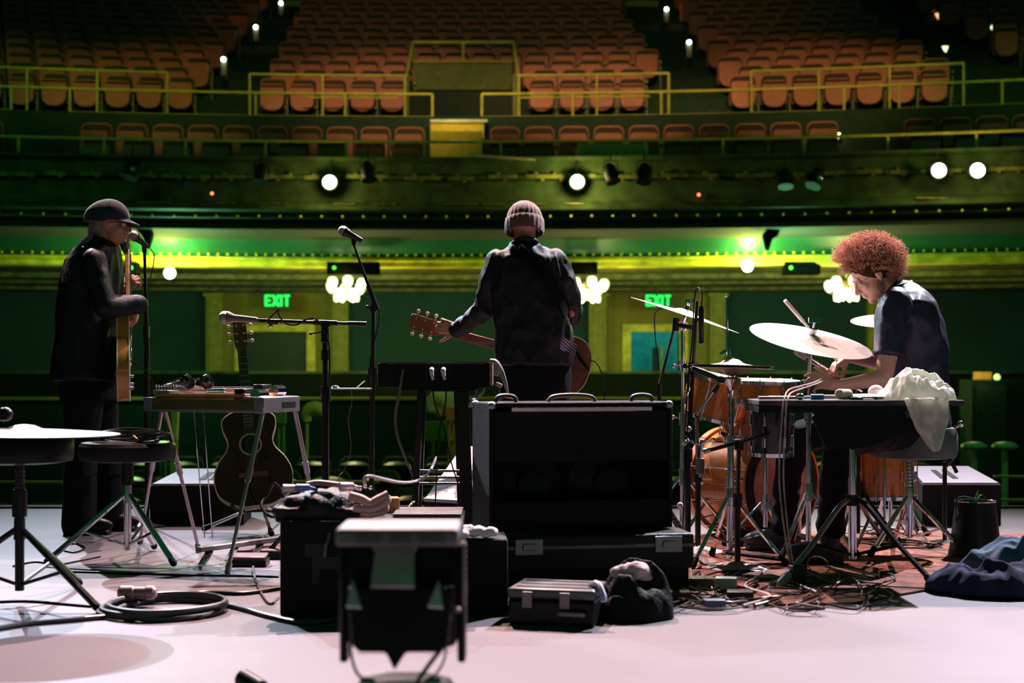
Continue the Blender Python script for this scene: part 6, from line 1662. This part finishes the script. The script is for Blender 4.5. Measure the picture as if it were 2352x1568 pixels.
# left singer's stand
D_ = 7.95
t = T('microphone_stand', 'thin black microphone stand in front of the singer in the cap', 'stand', (X(335, D_), D_, 0))
m = MB(); m.cyl((X(338, D_), D_, .03), P(336, 760, D_), .0125, n=12); m.build('lower_tube', M_blackmet, t)
m = MB(); m.cyl(P(336, 762, D_), P(332, 575, D_), .0085, n=10); m.cyl(P(332, 578, D_), P(331, 560, 7.91), .013, n=10); m.build('upper_tube', M_blackmet, t); clutch(t, P(336, 762, D_), M_blackmet, .018, .06)
m = MB(); m.lathe([(.13, 0), (.13, .008), (.05, .022), (.016, .034)], (X(338, D_), D_, 0), (0, 0, 1), 32); m.build('round_base', M_blackmet, t)
m = MB(); m.tube([P(346, 572, 7.9), P(354, 585, 7.9), P(352, 610, 7.9), P(343, 650, 7.9), P(338, 700, 7.93), P(344, 900, 7.93), Vector((X(350, D_), D_ - .1, .02))], .003, 6); m.build('cable', M_plastic, t)
mic('ball-headed microphone at the mouth of the singer in the cap', P(307, 541, 7.85), P(335, 563, 7.92) - P(307, 541, 7.85), mat('mic_dark', (.06, .045, .05), .4), L=.10, rb=.028)

# ================================================================== PEDAL STEEL GUITAR
fr = Vector((X(602, 6.3), 6.3, 0)); RS, L6 = Frame(Vector((X(330, 6.52), 6.52, 0)), (.935, -.35, 0), Vector((.35, .935, 0)))
wS = (fr - Vector((X(330, 6.52), 6.52, 0))).length
zB, zS1 = .683, .742
t = T('pedal_steel_guitar', 'wooden and chrome pedal steel guitar on four slanted legs', 'steel guitar', L6(wS / 2, .16, 0))
def lb6(m, x0, x1, y0, y1, z0, z1): return m.box(L6((x0 + x1) / 2, (y0 + y1) / 2, (z0 + z1) / 2), (x1 - x0, y1 - y0, z1 - z0), RS)
M_brown = mat('dark_lacquer_brown', (.10, .055, .02), .3, var=.3, scale=9, coat=.6)
M_alu = mat('brushed_aluminium', (.30, .27, .28), .35, metal=.7)
m = MB(); lb6(m, .02, wS - .02, 0, .33, zB + .012, zS1); m.build('body', M_brown, t, bevel=.003)
m = MB(); lb6(m, 0, .045, -.004, .334, zB, zS1 + .004); m.build('end_plate', mat('bluish_aluminium', (.20, .21, .30), .4, metal=.5), t, bevel=.004)
m = MB(); lb6(m, wS - .045, wS + .004, -.004, .334, zB - .004, zS1 + .008); m.build('end_plate', M_alu, t, bevel=.004)
m = MB(); lb6(m, wS + .004, wS + .006, .17, .29, zB + .018, zB + .042); m.build('end_slot', M_blackpaint, t)
m = MB(); lb6(m, .045, wS - .045, -.002, .02, zB - .002, zB + .012); m.build('lower_rail', M_alu, t, bevel=.002)
M_cedar = mat('orange_cedar_neck', (.62, .22, .08), .3, var=.2, scale=12, coat=.5)
for i, (y0, z0) in enumerate(((.02, 0.0), (.18, .018))):
    m = MB(); lb6(m, .05, wS - .10, y0, y0 + .10, zS1, zS1 + .022 + z0); m.build('neck', M_cedar, t, bevel=.003)
    m = MB(); lb6(m, .12, wS - .12, y0 + .012, y0 + .088, zS1 + .022 + z0, zS1 + .027 + z0); m.build('fretboard', mat('fretboard_silver', (.75, .70, .76), .22, metal=.6) if i == 0 else MATS['fretboard_silver'], t)
    m = MB()
    for k in range(10): m.cyl(L6(.05, y0 + .016 + k * .0075, zS1 + .034 + z0), L6(wS - .06, y0 + .016 + k * .0075, zS1 + .034 + z0), .0009, n=4)
    m.build('strings', M_chrome, t)
    m = MB(); lb6(m, .03, .12, y0 + .005, y0 + .095, zS1 + .02 + z0, zS1 + .036 + z0); m.build('keyhead', M_alu, t, bevel=.003)
    for k in range(5):
        for s_ in (0, 1):
            q = L6(.045 + .014 * k, y0 + (.012 if s_ else .088), zS1 + .036 + z0); m = MB(); m.cyl(q, q + Vector((0, 0, .018)), .0035, n=8); m.ell(q + Vector((0, 0, .021)), .0055, n=8, m=6); m.build('tuning_key', M_chrome, t)
    m = MB(); lb6(m, wS - .16, wS - .11, y0 + .005, y0 + .095, zS1 + .0 + z0, zS1 + .045 + z0); m.build('pickup', M_plastic, t, bevel=.004)
    for k in range(10):
        q = L6(wS - .055, y0 + .014 + k * .008, zS1 + .016 + z0); m = MB(); m.cyl(q - RS @ Vector((0, .0028, 0)), q + RS @ Vector((0, .0028, 0)), .026, n=16); m.build('changer_finger', M_chrome, t)
m = MB(); lb6(m, wS - .10, wS - .002, .0, .32, zS1 + .0, zS1 + .010); m.build('changer_bed', M_alu, t, bevel=.002)
foot_pts = [(L6(.10, .02, zB), F(457, 1262, .012)), (L6(wS - .01, .02, zB), F(523, 1311, .012)), (L6(wS - .01, .31, zB), Vector((X(742, 6.78), 6.78, .012))), (L6(.0, .14, zB), Vector((X(322, 7.15), 7.15, .012)))]
for p0, p1 in foot_pts:
    m = MB(); m.cyl(p0, p0 + (p1 - p0) * .45, .011, n=12); m.cyl(p0 + (p1 - p0) * .45, p1, .0085, n=10); m.cyl(p0 + (p1 - p0) * .36, p0 + (p1 - p0) * .44, .014, n=12); l_ = m.build('leg', mat('leg_chrome_rosy', (.50, .42, .43), .3, metal=.8), t); BASE[l_.name] = BASE[t.name]
    m = MB(); m.cyl(p1 + (p0 - p1).normalized() * .035, p1 + Vector((0, 0, -.010)), .013, .015, 12); m.build('rubber_foot', mat('tan_rubber', (.28, .24, .20), .7), l_)
q0, q1 = F(455, 1262, .075), Vector((X(660, 6.75), 6.75, .075))
m = MB(); m.box((q0 + q1) / 2, ((q1 - q0).length, .035, .022), rotz(math.atan2((q1 - q0).y, (q1 - q0).x))); m.build('pedal_bar', M_alu, t, bevel=.003)
for k in range(3):
    q = q0 + (q1 - q0) * (.15 + .28 * k); m = MB(); m.box(q + Vector((-.01, -.09, -.035)), (.035, .16, .010), rotx(.25)); m.build('pedal', M_chrome, t, bevel=.002)
for a, b_, zt_ in ((445, 470, .69), (467, 488, .69)):
    m = MB(); m.cyl((X(a, 6.6), 6.6, zB), (X(b_, 6.7), 6.7, .08), .0028, n=6); m.build('pull_rod', M_chrome, t)
t = T('headphones', 'black headphones lying on the left end of the pedal steel guitar', 'headphones', L6(.17, .14, zS1 + .04))
for a, b_ in ((.17, .10), (.235, .16)):
    m = MB(); c_ = L6(a, b_, zS1 + .075); m.lathe([(.02, -.018), (.034, -.012), (.036, .008), (.024, .016)], c_, RS @ Vector((.25, 1, .35)), 18); m.build('ear_cup', mat('glossy_black', (.012, .012, .014), .12), t)
m = MB(); m.tube([L6(.17, .10, zS1 + .10), L6(.08, .02, zS1 + .06), L6(.10, .16, zS1 + .075), L6(.20, .18, zS1 + .09), L6(.235, .16, zS1 + .10)], .004, 8); m.build('headband', MATS['glossy_black'], t)
m = MB(); m.tube([L6(.30, .06, zS1 + .032), L6(.38, .07, zS1 + .036)], .0105, 14, 0); m.ell(L6(.38, .07, zS1 + .036), .0105, n=12, m=8)
one(m, 'tone_bar', M_chrome, 'chrome tone bar lying on the strings of the pedal steel guitar', 'tone bar')
# pedals on the floor by it
for px0, px1, py, lb_ in ((535, 648, 1285, 'flat black volume pedal with a bright edge below the pedal steel'), (528, 610, 1302, 'second black pedal nearer, below the pedal steel')):
    D_ = DF(py); t = T('effect_pedal', lb_, 'pedal', (X((px0 + px1) / 2, D_), D_ + .1, 0))
    m = MB(); m.bx(X(px0, D_), X(px1, D_), D_, D_ + .12, 0, .030); m.build('housing', M_plastic, t, bevel=.006)
    m = MB(); m.box((X((px0 + px1) / 2, D_), D_ + .06, .042), (X(px1, D_) - X(px0, D_) - .01, .10, .010), rotx(.08)); m.build('treadle', mat('treadle_metal', (.35, .25, .25), .3, metal=.7) if py == 1285 else MATS['treadle_metal'], t, bevel=.003)

# ================================================================== ACOUSTIC GUITAR ON ITS STAND
ac = [(-.165, 0), (-.160, .09), (-.10, .185), (0, .205), (.08, .175), (.14, .128), (.19, .118), (.26, .14), (.31, .135), (.345, .08), (.35, .02)]
aax = Vector((-.128, .20, .97)).normalized(); aorg = P(582, 1090, 7.55)
guitar('acoustic_guitar', 'dark-topped acoustic guitar propped upright behind the pedal steel guitar', aorg, aax, (.16, -.97, .2), ac, .10, .33, .056, .17, .074,
       (M_spruce, M_rose, M_brown, M_chrome, M_cream, M_plastic), 6, soundhole=.165, pick=[(.05, -.03), (.08, -.09), (.15, -.085), (.13, -.05)], base=Vector((aorg.x, aorg.y, .10)))
t = T('guitar_stand', 'low chrome tripod guitar stand cradling the acoustic guitar', 'stand', (X(600, 7.7), 7.7, 0))
x0, y0 = X(600, 7.68), 7.68
m = MB(); m.cyl((x0, y0, .12), (x0 - .10, y0 + .15, .62), .009, n=10); m.build('post', M_blackmet, t)
tripod(t, x0, y0, None, .14, .30, (190, 290, 40), M_chrome)
m = MB(); m.tube([(x0 - .12, y0 - .20, .16), (x0 - .10, y0 - .10, .12), (x0, y0 - .02, .115), (x0 + .10, y0 - .10, .12), (x0 + .12, y0 - .20, .16)], .008, 8); m.build('cradle', M_rubber, t)
m = MB(); m.tube([P(632, 1110, 7.3), P(655, 1150, 7.3), P(650, 1180, 7.3), P(620, 1185, 7.3), P(600, 1160, 7.35), P(615, 1135, 7.4)], .008, 8, closed=True)
one(m, 'coiled_cable', M_plastic, 'short loop of black cable hanging at the foot of the acoustic guitar', 'cable')

# ================================================================== STOOLS
def stool(px, D, r, z0, z1, label, hub, spread, angs, M, off=0.0):
    x0 = X(px, D); t = T('drum_stool', label, 'stool', (x0, D, 0))
    m = MB(); m.lathe([(r * .75, z0), (r * .97, z0 + .008), (r, z0 + .03), (r, z1 - .02), (r * .94, z1 - .004), (r * .3, z1)], (x0 + off, D, 0), (0, 0, 1), 48); m.build('cushion', mat('black_vinyl', (.007, .008, .008), .4, spec=.25) if 'black_vinyl' not in MATS else MATS['black_vinyl'], t)
    m = MB(); m.cyl((x0, D, .05), (x0, D, z0), .017, n=14); m.build('pole', M, t)
    m = MB()
    for k in range(8): m.cyl((x0, D, z0 - .14 + k * .015), (x0, D, z0 - .133 + k * .015), .021, .018, 12)
    m.build('threaded_rod', M_chrome, t)
    clutch(t, (x0, D, hub + .1), M_blackmet, .027, .10); tripod(t, x0, D, None, hub, spread, angs, M, rr=.014, brace=.07)
    return t
stool(293, 6.5, .216, .455, .545, 'black round stool carrying a coiled cable left of the pedal steel', .30, .36, (212, 318, 85), M_chrome)
t = T('coiled_cable', 'thin cable coiled on top of the black round stool', 'cable', (X(300, 6.5), 6.5, .546)); x0 = X(305, 6.5)
m = MB(); random.seed(8)
for k in range(5):
    r_ = .13 + .012 * k; pts = [(x0 + r_ * math.cos(a) * (1 + .05 * math.sin(3 * a + k)), 6.5 + r_ * .8 * math.sin(a), .556 + .008 * k + .012 * math.sin(a * 2 + k)) for a in np.linspace(0, 2 * PI, 16, endpoint=False)]
    m.tube(pts, .0036, 6, 3, closed=True)
m.build('coils', mat('lit_black_cable', (.05, .045, .045), .35), t)
m = MB(); m.cyl((x0 + .03, 6.40, .572), (x0 + .06, 6.36, .556), .008, .006, 10); m.build('plug', mat('orange_plug', (.6, .25, .12), .4), t)
stool(45, 5.3, .195, .525, .630, 'near black stool at the left edge with a wide metal disc on top', .275, .40, (170, 330, 75), M_blackmet)
t_ = cymbal('', Vector((X(45, 5.3) + .02, 5.3, .650)), Vector((.02, .0, 1)), .345, thick=.003, bell=.06, h=.035)
one(t_, 'cymbal', mat('brushed_bronze', (.11, .095, .10), .45, metal=.4, var=.1, kind='wave', scale=3), 'wide cymbal lying flat on the near stool at the left edge', 'cymbal')
mic('black microphone lying on the wide cymbal at the left edge', Vector((X(14, 5.35), 5.35, .705)), (-1, .2, -.1), M_blackmet, L=.14, rb=.026, M_ball=M_blackmet)

# ================================================================== WEDGES
M_wtop = mat('pale_wedge_face', (.24, .21, .25), .5, var=.05)  # lighter than the cabinets; light falling on their tops is in this colour
def wedge(x0, x1, Df, Db, zf, zb2, label, skew=0.0, slots=None, taper=.10):
    t = T('floor_monitor', label, 'stage monitor', ((x0 + x1) / 2, (Df + Db) / 2, 0))
    # plan: near edge x0..x1, far edge pulled in by taper
    n0, n1, f0, f1 = x0, x1, x0 + taper + skew, x1 - taper + skew
    m = MB(); vs = [(n0, Df, 0), (n1, Df, 0), (f1, Db, 0), (f0, Db, 0), (n0, Df, zf), (n1, Df, zf), (f1, Db, zb2), (f0, Db, zb2)]
    m.add(vs, [(3, 2, 1, 0), (4, 5, 6, 7), (0, 1, 5, 4), (1, 2, 6, 5), (2, 3, 7, 6), (3, 0, 4, 7)]); m.build('cabinet', M_tolex, t, bevel=.006)
    def top(u, v, e=.003):
        a = n0 + (n1 - n0) * u; b = f0 + (f1 - f0) * u
        return Vector((a + (b - a) * v, Df + (Db - Df) * v, zf + (zb2 - zf) * v + e))
    def quad(m, u0, u1, v0, v1, e0, e1):
        c = [(u0, v0), (u1, v0), (u1, v1), (u0, v1)]
        m.add([top(u, v, e0) for u, v in c] + [top(u, v, e1) for u, v in c], [(3, 2, 1, 0), (4, 5, 6, 7), (0, 1, 5, 4), (1, 2, 6, 5), (2, 3, 7, 6), (3, 0, 4, 7)])
    m = MB(); quad(m, .02, .98, .03, .97, .001, .006); m.build('top_panel', M_wtop, t)
    for u0, u1 in (slots or []):
        m = MB(); quad(m, u0, u1, .25, .72, .0065, .009); m.build('handle_recess', M_blackpaint, t)
    return t
wedge(X(343, 8.0), X(560, 8.0), 8.0, 8.45, Z(1114, 8.0), Z(1077, 8.45), 'black wedge monitor with pale lit top behind the pedal steel', slots=[(.46, .54), (.58, .66)], skew=.02, taper=.06)
wedge(X(2118, 7.95), X(2300, 7.95), 7.95, 8.4, Z(1112, 7.95), Z(1071, 8.4), 'black wedge monitor with pale lit top at the far right', slots=[(.30, .38), (.46, .54)], skew=.0, taper=.04)
t = T('floor_monitor', 'black floor monitor with perforated grille half hidden by the amplifier', 'stage monitor', (X(1080, 7.6), 7.6, 0))
g = [P(974, 1148, 7.45), P(1215, 1162, 7.25), P(1215, 1025, 7.8), P(1062, 1025, 7.85)]
nrm = (g[1] - g[0]).cross(g[3] - g[0]).normalized()
m = MB(); bk = [Vector((p.x, p.y + (.0 if i < 2 else .0), 0)) for i, p in enumerate(g)]
m.add([p - nrm * .01 for p in g] + bk, [(3, 2, 1, 0), (0, 1, 5, 4), (1, 2, 6, 5), (2, 3, 7, 6), (3, 0, 4, 7), (4, 5, 6, 7)]); m.build('cabinet', M_tolex, t)
mg = mat('perforated_grille', (.46, .40, .46), .5, metal=.2)
nt = mg.node_tree; tcn = nt.nodes['Texture Coordinate']; vr = nt.nodes.new('ShaderNodeTexVoronoi'); vr.inputs['Scale'].default_value = 85; vr.inputs['Randomness'].default_value = 0.0
cr_ = nt.nodes.new('ShaderNodeValToRGB'); cr_.color_ramp.elements[0].position = .30; cr_.color_ramp.elements[1].position = .36; cr_.color_ramp.elements[0].color = (.004, .004, .004, 1); cr_.color_ramp.elements[1].color = (.62, .54, .62, 1)
nt.links.new(tcn.outputs['Object'], vr.inputs['Vector']); nt.links.new(vr.outputs['Distance'], cr_.inputs[0]); nt.links.new(cr_.outputs[0], nt.nodes['Principled BSDF'].inputs['Base Color'])
m = MB(); m.add([p - nrm * .010 for p in g] + [p for p in g], [(3, 2, 1, 0), (4, 5, 6, 7), (0, 1, 5, 4), (1, 2, 6, 5), (2, 3, 7, 6), (3, 0, 4, 7)]); m.build('grille', mg, t)
m = MB(); m.cyl(g[0] + nrm * .004, g[1] + nrm * .004, .009, n=8); m.build('lip', mat('lip_pale', (.5, .43, .48), .5), t)

# ================================================================== RUG, BIN, CLOTHES, CABLES
rg = MB()
outl = [(1540, 1236), (1700, 1222), (2352 + 60, 1228), (2352 + 90, 1330), (2200, 1345), (1960, 1388), (1760, 1392), (1640, 1350), (1520, 1330), (1500, 1280)]
pts = [F(a, b_) for a, b_ in outl]; n = len(pts)
rg.add([(p.x, p.y, .0015) for p in pts] + [(p.x, p.y, .009) for p in pts], [tuple(reversed(range(n))), tuple(range(n, 2 * n))] + [(k, (k + 1) % n, n + (k + 1) % n, n + k) for k in range(n)])
one(rg, 'rug', mat('red_brown_rug', (.34, .12, .07), .95, col2=(.10, .04, .03), kind='noise', scale=9, bump=.6, bscale=200), 'worn red-brown rug spread under the drum kit', 'rug')
t = T('bin', 'black bin at the far right behind the heaped jackets', 'bin', F(2240, 1280))
c_ = F(2240, 1280)
m = MB(); m.lathe([(.001, .001), (.125, .001), (.115, .05), (.092, .24), (.092, .262), (.08, .262), (.078, .05), (.001, .04)], c_, (0, 0, 1), 32); m.build('body', M_plastic, t)
m = MB(); m.tube([c_ + Vector((.092 * math.cos(a), .092 * math.sin(a), .264)) for a in np.linspace(0, 2 * PI, 20, endpoint=False)], .0035, 6, 0, closed=True); m.build('rim', M_chrome, t)
m = MB(); m.tube([c_ + Vector((-.09, -.02, .10)), c_ + Vector((-.1, -.03, .25)), c_ + Vector((-.07, -.02, .285)), c_ + Vector((0, -.02, .275)), c_ + Vector((.03, .0, .29)), c_ + Vector((.07, 0, .24))], .003, 6)
one(m, 'cable', MATS['lit_black_cable'], 'thin cable slung over the rim of the black bin', 'cable')
m = MB(); m.lathe([(.010, 0), (.008, .02), (.001, .05)], c_ + Vector((.01, .02, .262)), (.2, 0, 1), 8)
one(m, 'plastic_tag', mat('green_tag', (.15, .8, .1), .4), 'tiny bright green tag sticking up from the black bin', 'tag')
# dark stand by the wedge
t = T('microphone_stand', 'thin black stand beside the wedge monitor at the far right', 'stand', F(2170, 1248)); c_ = F(2170, 1248)
m = MB(); m.cyl(c_, (c_.x, c_.y, Z(1060, c_.y)), .011, n=10); m.build('pole', M_blackmet, t)
m = MB(); m.lathe([(.09, 0), (.09, .006), (.03, .02)], c_, (0, 0, 1), 24); m.build('round_base', M_blackmet, t)
m = MB(); m.cyl((c_.x, c_.y, Z(1070, c_.y)), (c_.x + .03, c_.y - .02, Z(1050, c_.y)), .014, n=10); m.cyl((c_.x + .03, c_.y, Z(1056, c_.y)), (c_.x + .06, c_.y, Z(1085, c_.y)), .010, n=8); m.build('clip', M_blackmet, t)
def clothes(cs, label, cat, material):
    b = MB()
    for (x_, y_, rx, ry, h, sd, rt) in cs: heap(b, (x_, y_, .0105), rx, ry, h, sd, sc=5.5, n=56, rot=rt, amp=.5)
    o = remesh(b, 'jacket', material, None, .006, 8)
    vs = o.data.vertices; c = sum((v.co for v in vs), Vector()) / len(vs); c.z = .0105
    o.data.transform(Matrix.Translation(-c)); o.location = c
    return tag(o, label, cat)
M_denim = mat('grey_blue_denim', (.10, .15, .22), .85, var=.3, scale=10, bump=.4, bscale=260, spec=.2)
M_navy = mat('dark_navy_cloth', (.030, .035, .085), .85, var=.3, scale=10, bump=.4, bscale=260, spec=.2)
clothes([(X(2330, 5.95), 5.95,   .24, .15, .17, 2.2, .1), (X(2400, 5.9), 5.9, .22, .16, .20, 9.1, .4)], 'pale blue denim jacket heaped at the right edge, upper of the clothes', 'jacket', M_denim)
clothes([(X(2205, 5.58), 5.58, .13, .14, .10, 4.2, .2), (X(2300, 5.52), 5.52, .25, .14, .13, 6.4, -.1), (X(2385, 5.6), 5.6, .15, .14, .12, 8.8, 0)], 'dark navy jacket crumpled at the right edge, lower and nearer of the clothes', 'jacket', M_navy)
# floor cables
def fcable(pts, r, label, m_=None, name='cable', closed=False):
    m = MB(); m.tube([F(a, b_, r) for a, b_ in pts], r, 8, 6, closed=closed); return one(m, name, m_ or M_plastic, label, 'cable')
t = T('coiled_cable', 'thick cable coil with a fat connector on the stage floor at lower left', 'cable', F(370, 1408))
m = MB(); c_ = F(372, 1405)
for k in range(4):
    rx, ry = .215 - .010 * k, .19 + .012 * k
    m.tube([(c_.x + (rx + .012 * math.sin(2 * a + k)) * math.cos(a) + .01 * k, c_.y + ry * math.sin(a) + .012 * math.sin(a + k), .011 + .012 * (k % 3)) for a in np.linspace(0, 2 * PI, 20, endpoint=False)], .0095, 8, 4, closed=True)
m.build('coils', mat('grey_rubber_cable', (.075, .070, .075), .4), t)
m = MB(); q = P(272, 1375, DF(1392)); q2 = P(352, 1366, DF(1392)); q.z = q2.z = .05
m.lathe([(.018, 0), (.026, .01), (.026, .055), (.022, .06), (.022, .10), (.026, .105), (.026, .13), (.016, .14)], q, (q2 - q), 18); m.build('connector', mat('rosy_connector', (.30, .20, .20), .4, metal=.3), t)
fcable([(505, 1385), (560, 1398), (620, 1415), (700, 1430), (780, 1420)], .009, 'grey cable running from the thick coil to the road trunk', MATS['grey_rubber_cable'])
fcable([(-40, 1448), (60, 1432), (150, 1424), (240, 1416)], .009, 'thick cable running from the left edge to the floor coil', MATS['grey_rubber_cable'])
fcable([(-40, 1383), (60, 1380), (140, 1386), (210, 1392)], .005, 'thin cable across the floor at the left edge')
fcable([(160, 1312), (300, 1316), (420, 1320), (560, 1322), (640, 1324)], .0045, 'thin black cable crossing the floor below the stools')
fcable([(400, 1370), (470, 1360), (560, 1362), (645, 1350)], .008, 'dark cable running right above the floor coil')
fcable([(640, 1200), (600, 1240), (582, 1290), (590, 1340), (618, 1385), (640, 1372)], .005, 'cable hooping out at the left side of the road trunk', MATS['grey_rubber_cable'])
fcable([(140, 1260), (170, 1268), (195, 1258), (170, 1248)], .004, 'small cable loop beside the near stool', closed=True)
fcable([(30, 1300), (80, 1290), (130, 1296), (180, 1288), (230, 1278)], .004, 'thin wavy cable behind the near stool')
t = T('coiled_cable', 'loose tangle of thin cables on the floor before the left wedge monitor', 'cable', F(405, 1198)); random.seed(14)
m = MB(); c_ = F(408, 1192)
for k in range(7):
    rx, ry = random.uniform(.09, .15), random.uniform(.10, .22)
    m.tube([(c_.x + rx * math.cos(a) + random.uniform(-.02, .02), c_.y + ry * math.sin(a), .006 + .012 * random.random() + (.02 if k > 4 else 0)) for a in np.linspace(0, 2 * PI, 12, endpoint=False)], .0035, 6, 4, closed=True)
m.build('coils', MATS['lit_black_cable'], t)
# plug at bottom
t = T('cable_plug', 'black blurred cable plug on the floor at the bottom edge', 'plug', F(590, 1590)); c_ = P(580, 1548, 3.75); c_.z = .045
m = MB(); m.cyl(Vector((X(556, 3.78), 3.78, .052)), Vector((X(602, 3.72), 3.72, .038)), .026, .022, 14); m.cyl(Vector((X(590, 3.74), 3.74, .04)), Vector((X(594, 3.66), 3.66, .012)), .014, .012, 10); m.build('body', M_plastic, t, bevel=.003)
m = MB(); m.tube([(X(600, 3.72), 3.72, .035), (X(640, 3.72), 3.72, .02), (X(680, 3.66), 3.66, .006), (X(760, 3.6), 3.6, .006)], .005, 8); m.build('wire', MATS['lit_black_cable'], t)
# tangle beneath the drum kit
random.seed(77)
tones = [M_plastic, MATS['lit_black_cable'], MATS['cable_pale'], MATS['grey_rubber_cable']]
t = T('cable_tangle', 'tangle of dark and pale cables spilling over the rug in front of the drums', 'cables', F(1700, 1370))
for k in range(26):
    x_ = random.uniform(1535, 1960); y_ = random.uniform(1318, 1392)
    pts = [(x_, y_)]
    for j in range(5): x_ += random.uniform(-60, 85); y_ = min(1402, max(1308, y_ + random.uniform(-26, 26))); pts.append((min(2120, max(1510, x_)), y_))
    m = MB(); m.tube([F(a, b_, .013 + .012 * random.random()) for a, b_ in pts], random.choice((.003, .004, .0055)), 6, 5); m.build('strand', tones[k % 4], t)
t = T('cable_tangle', 'cables looping on the floor behind the table legs at right', 'cables', F(2000, 1250))
for k in range(9):
    c_ = F(random.uniform(1940, 2120), random.uniform(1222, 1260)); rx, ry = random.uniform(.06, .2), random.uniform(.08, .2)
    m = MB(); m.tube([(c_.x + rx * math.cos(a), c_.y + ry * math.sin(a), .014 + .010 * random.random()) for a in np.linspace(0, 2 * PI, 10, endpoint=False)], .0035, 6, 4, closed=True); m.build('strand', tones[k % 3], t)
for px, py, w_, h_, d_, col, lb_ in ((1600, 1345, .14, .035, .09, (.03, .05, .02), 'dark green junction box among the cables'), (1668, 1352, .085, .045, .06, (.30, .42, .40), 'pale green junction box among the cables'), (1700, 1375, .10, .03, .07, (.02, .03, .05), 'low black connector box among the cables'),
                                     (1832, 1340, .065, .075, .05, (.015, .015, .015), 'black wireless box standing by the table\'s left foot'), (1555, 1375, .10, .03, .07, (.05, .04, .04), 'grey power strip beside the black sack'), (1640, 1392, .08, .025, .05, (.10, .16, .25), 'bluish connector lying nearest in the cable tangle')):
    p_ = F(px, py, .010); m = MB(); m.box((p_.x, p_.y, .011 + h_ / 2), (w_, d_, h_), rotz(random.uniform(-.3, .3)))
    one(m, 'junction_box', mat('box_%d' % px, col, .45), lb_, 'box', bevel=.005)
m = MB(); c_ = F(1880, 1322); m.tube([(c_.x + .045 * math.cos(a), c_.y + .05 * math.sin(a) , .045 + .03 * math.sin(a)) for a in np.linspace(0, 2 * PI, 14, endpoint=False)], .0028, 6, 3, closed=True)
one(m, 'cable_loop', MATS['cable_pale'], 'pale wire ring standing up from the rug between the table legs', 'cable')
# lit odds in the stalls seen through the gear
def hallprop(name, px0, px1, py0, py1, D, m_, lb_, cat, skew=0):
    m = MB(); z_f = -1.2; m.prism([(X(px0, D), Z(py1, D)), (X(px1, D), Z(py1, D)), (X(px1, D) - skew, Z(py0, D)), (X(px0, D) + skew, Z(py0, D))], (0, D, 0), (1, 0, 0), (0, 0, 1), -.08, .0)
    for a_ in (.25, .75): m.cyl((X(px0 + (px1 - px0) * a_, D), D + .04, -1.2), (X(px0 + (px1 - px0) * a_, D), D + .04, Z(py1, D) + .05), .015, n=6)
    return one(m, name, m_, lb_, cat)
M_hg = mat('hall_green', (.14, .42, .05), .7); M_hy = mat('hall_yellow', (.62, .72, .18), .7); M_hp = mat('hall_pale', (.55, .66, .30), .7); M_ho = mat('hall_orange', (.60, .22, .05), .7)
b = MB(); D_ = 13.2
b.tube([P(987, 950, D_), P(992, 925, D_), P(1008, 912, D_), P(1022, 925, D_)], [.04, .06, .09, .08], 10); b.ell(P(1035, 920, D_), (.13, .08, .14)); b.ell(P(1012, 938, D_), (.06, .05, .10))
o = remesh(b, 'draped_shirt', M_hp, None, .02, 2); c_ = P(1015, 960, D_); o.data.transform(Matrix.Translation(-c_)); o.location = c_; tag(o, 'pale green shirt hung in the stalls behind the keyboard stand', 'shirt')
hallprop('cloth', 1024, 1050, 935, 965, 13.1, M_ho, 'orange cloth hung below the pale green shirt in the stalls', 'cloth')
hallprop('table', 970, 1062, 968, 1012, 13.4, M_hg, 'green-lit folding board in the stalls below the hung shirt', 'board')
b = MB(); b.tube([P(705, 968, 13.3), P(704, 948, 13.3), P(720, 936, 13.3), P(738, 945, 13.3), P(740, 955, 13.3)], [.04, .06, .07, .05], 10); b.cyl(P(705, 960, 13.3), (X(705, 13.3), 13.3, -1.2), .015, n=6); one(b, 'seat_cushion', M_hy, 'yellow-green curved cushion in the stalls left of the boom stand', 'cushion')
hallprop('panel', 368, 398, 940, 1008, 12.6, M_hg, 'green-lit panel in the stalls under the left end of the pedal steel', 'panel')
hallprop('post', 396, 405, 935, 1010, 12.5, M_hy, 'bright yellow-green post in the stalls under the left end of the pedal steel', 'post', skew=-.012)
hallprop('panel', 632, 655, 945, 972, 12.8, M_hg, 'small green-lit panel in the stalls right of the acoustic guitar\'s neck', 'panel')
for px, lb_ in ((2237, 'left'), (2308, 'right')):
    D_ = 13.0; p_ = P(px, 1026, D_); b = MB(); b.lathe([(.001, .05), (.07, .045), (.115, .02), (.12, .0), (.1, -.02), (.001, -.02)], p_, (0, 0, 1), 18); b.cyl(p_ - Vector((0, 0, .02)), (p_.x, p_.y, -1.2), .03, n=8)
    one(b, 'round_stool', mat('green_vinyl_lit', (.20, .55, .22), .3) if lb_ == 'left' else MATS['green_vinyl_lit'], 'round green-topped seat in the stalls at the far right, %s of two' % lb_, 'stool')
for a, b_, py, lb_ in ((660, 870, 1104, 'middle'), (2285, 2400, 1092, 'upper right'), (2285, 2400, 1146, 'lower right'), (-40, 140, 1105, 'left')):
    D_ = 11.2; m = MB(); m.bx(X(a, D_), X(b_, D_), D_, D_ + .06, Z(py + 5, D_), Z(py, D_))  # yellow strips stand for row lights, their light put into the colour
    one(m, 'seat_rail', mat('row_rail', (.30, .32, .05), .6) if lb_ == 'middle' else MATS['row_rail'], 'faint yellow rail between the rows of the stalls, %s' % lb_, 'rail')
lamp('SPOT', (1.5, 9.6, 5.0), (-1.5, 13.0, 0.0), 160, (.75, 1.0, .25), .1, 60, .8, 'stalls_lamp')
lamp('SPOT', (5, 9.6, 5.0), (4.2, 12.0, 0.2), 90, (.4, 1.0, .35), .1, 40, .8, 'stalls_lamp')
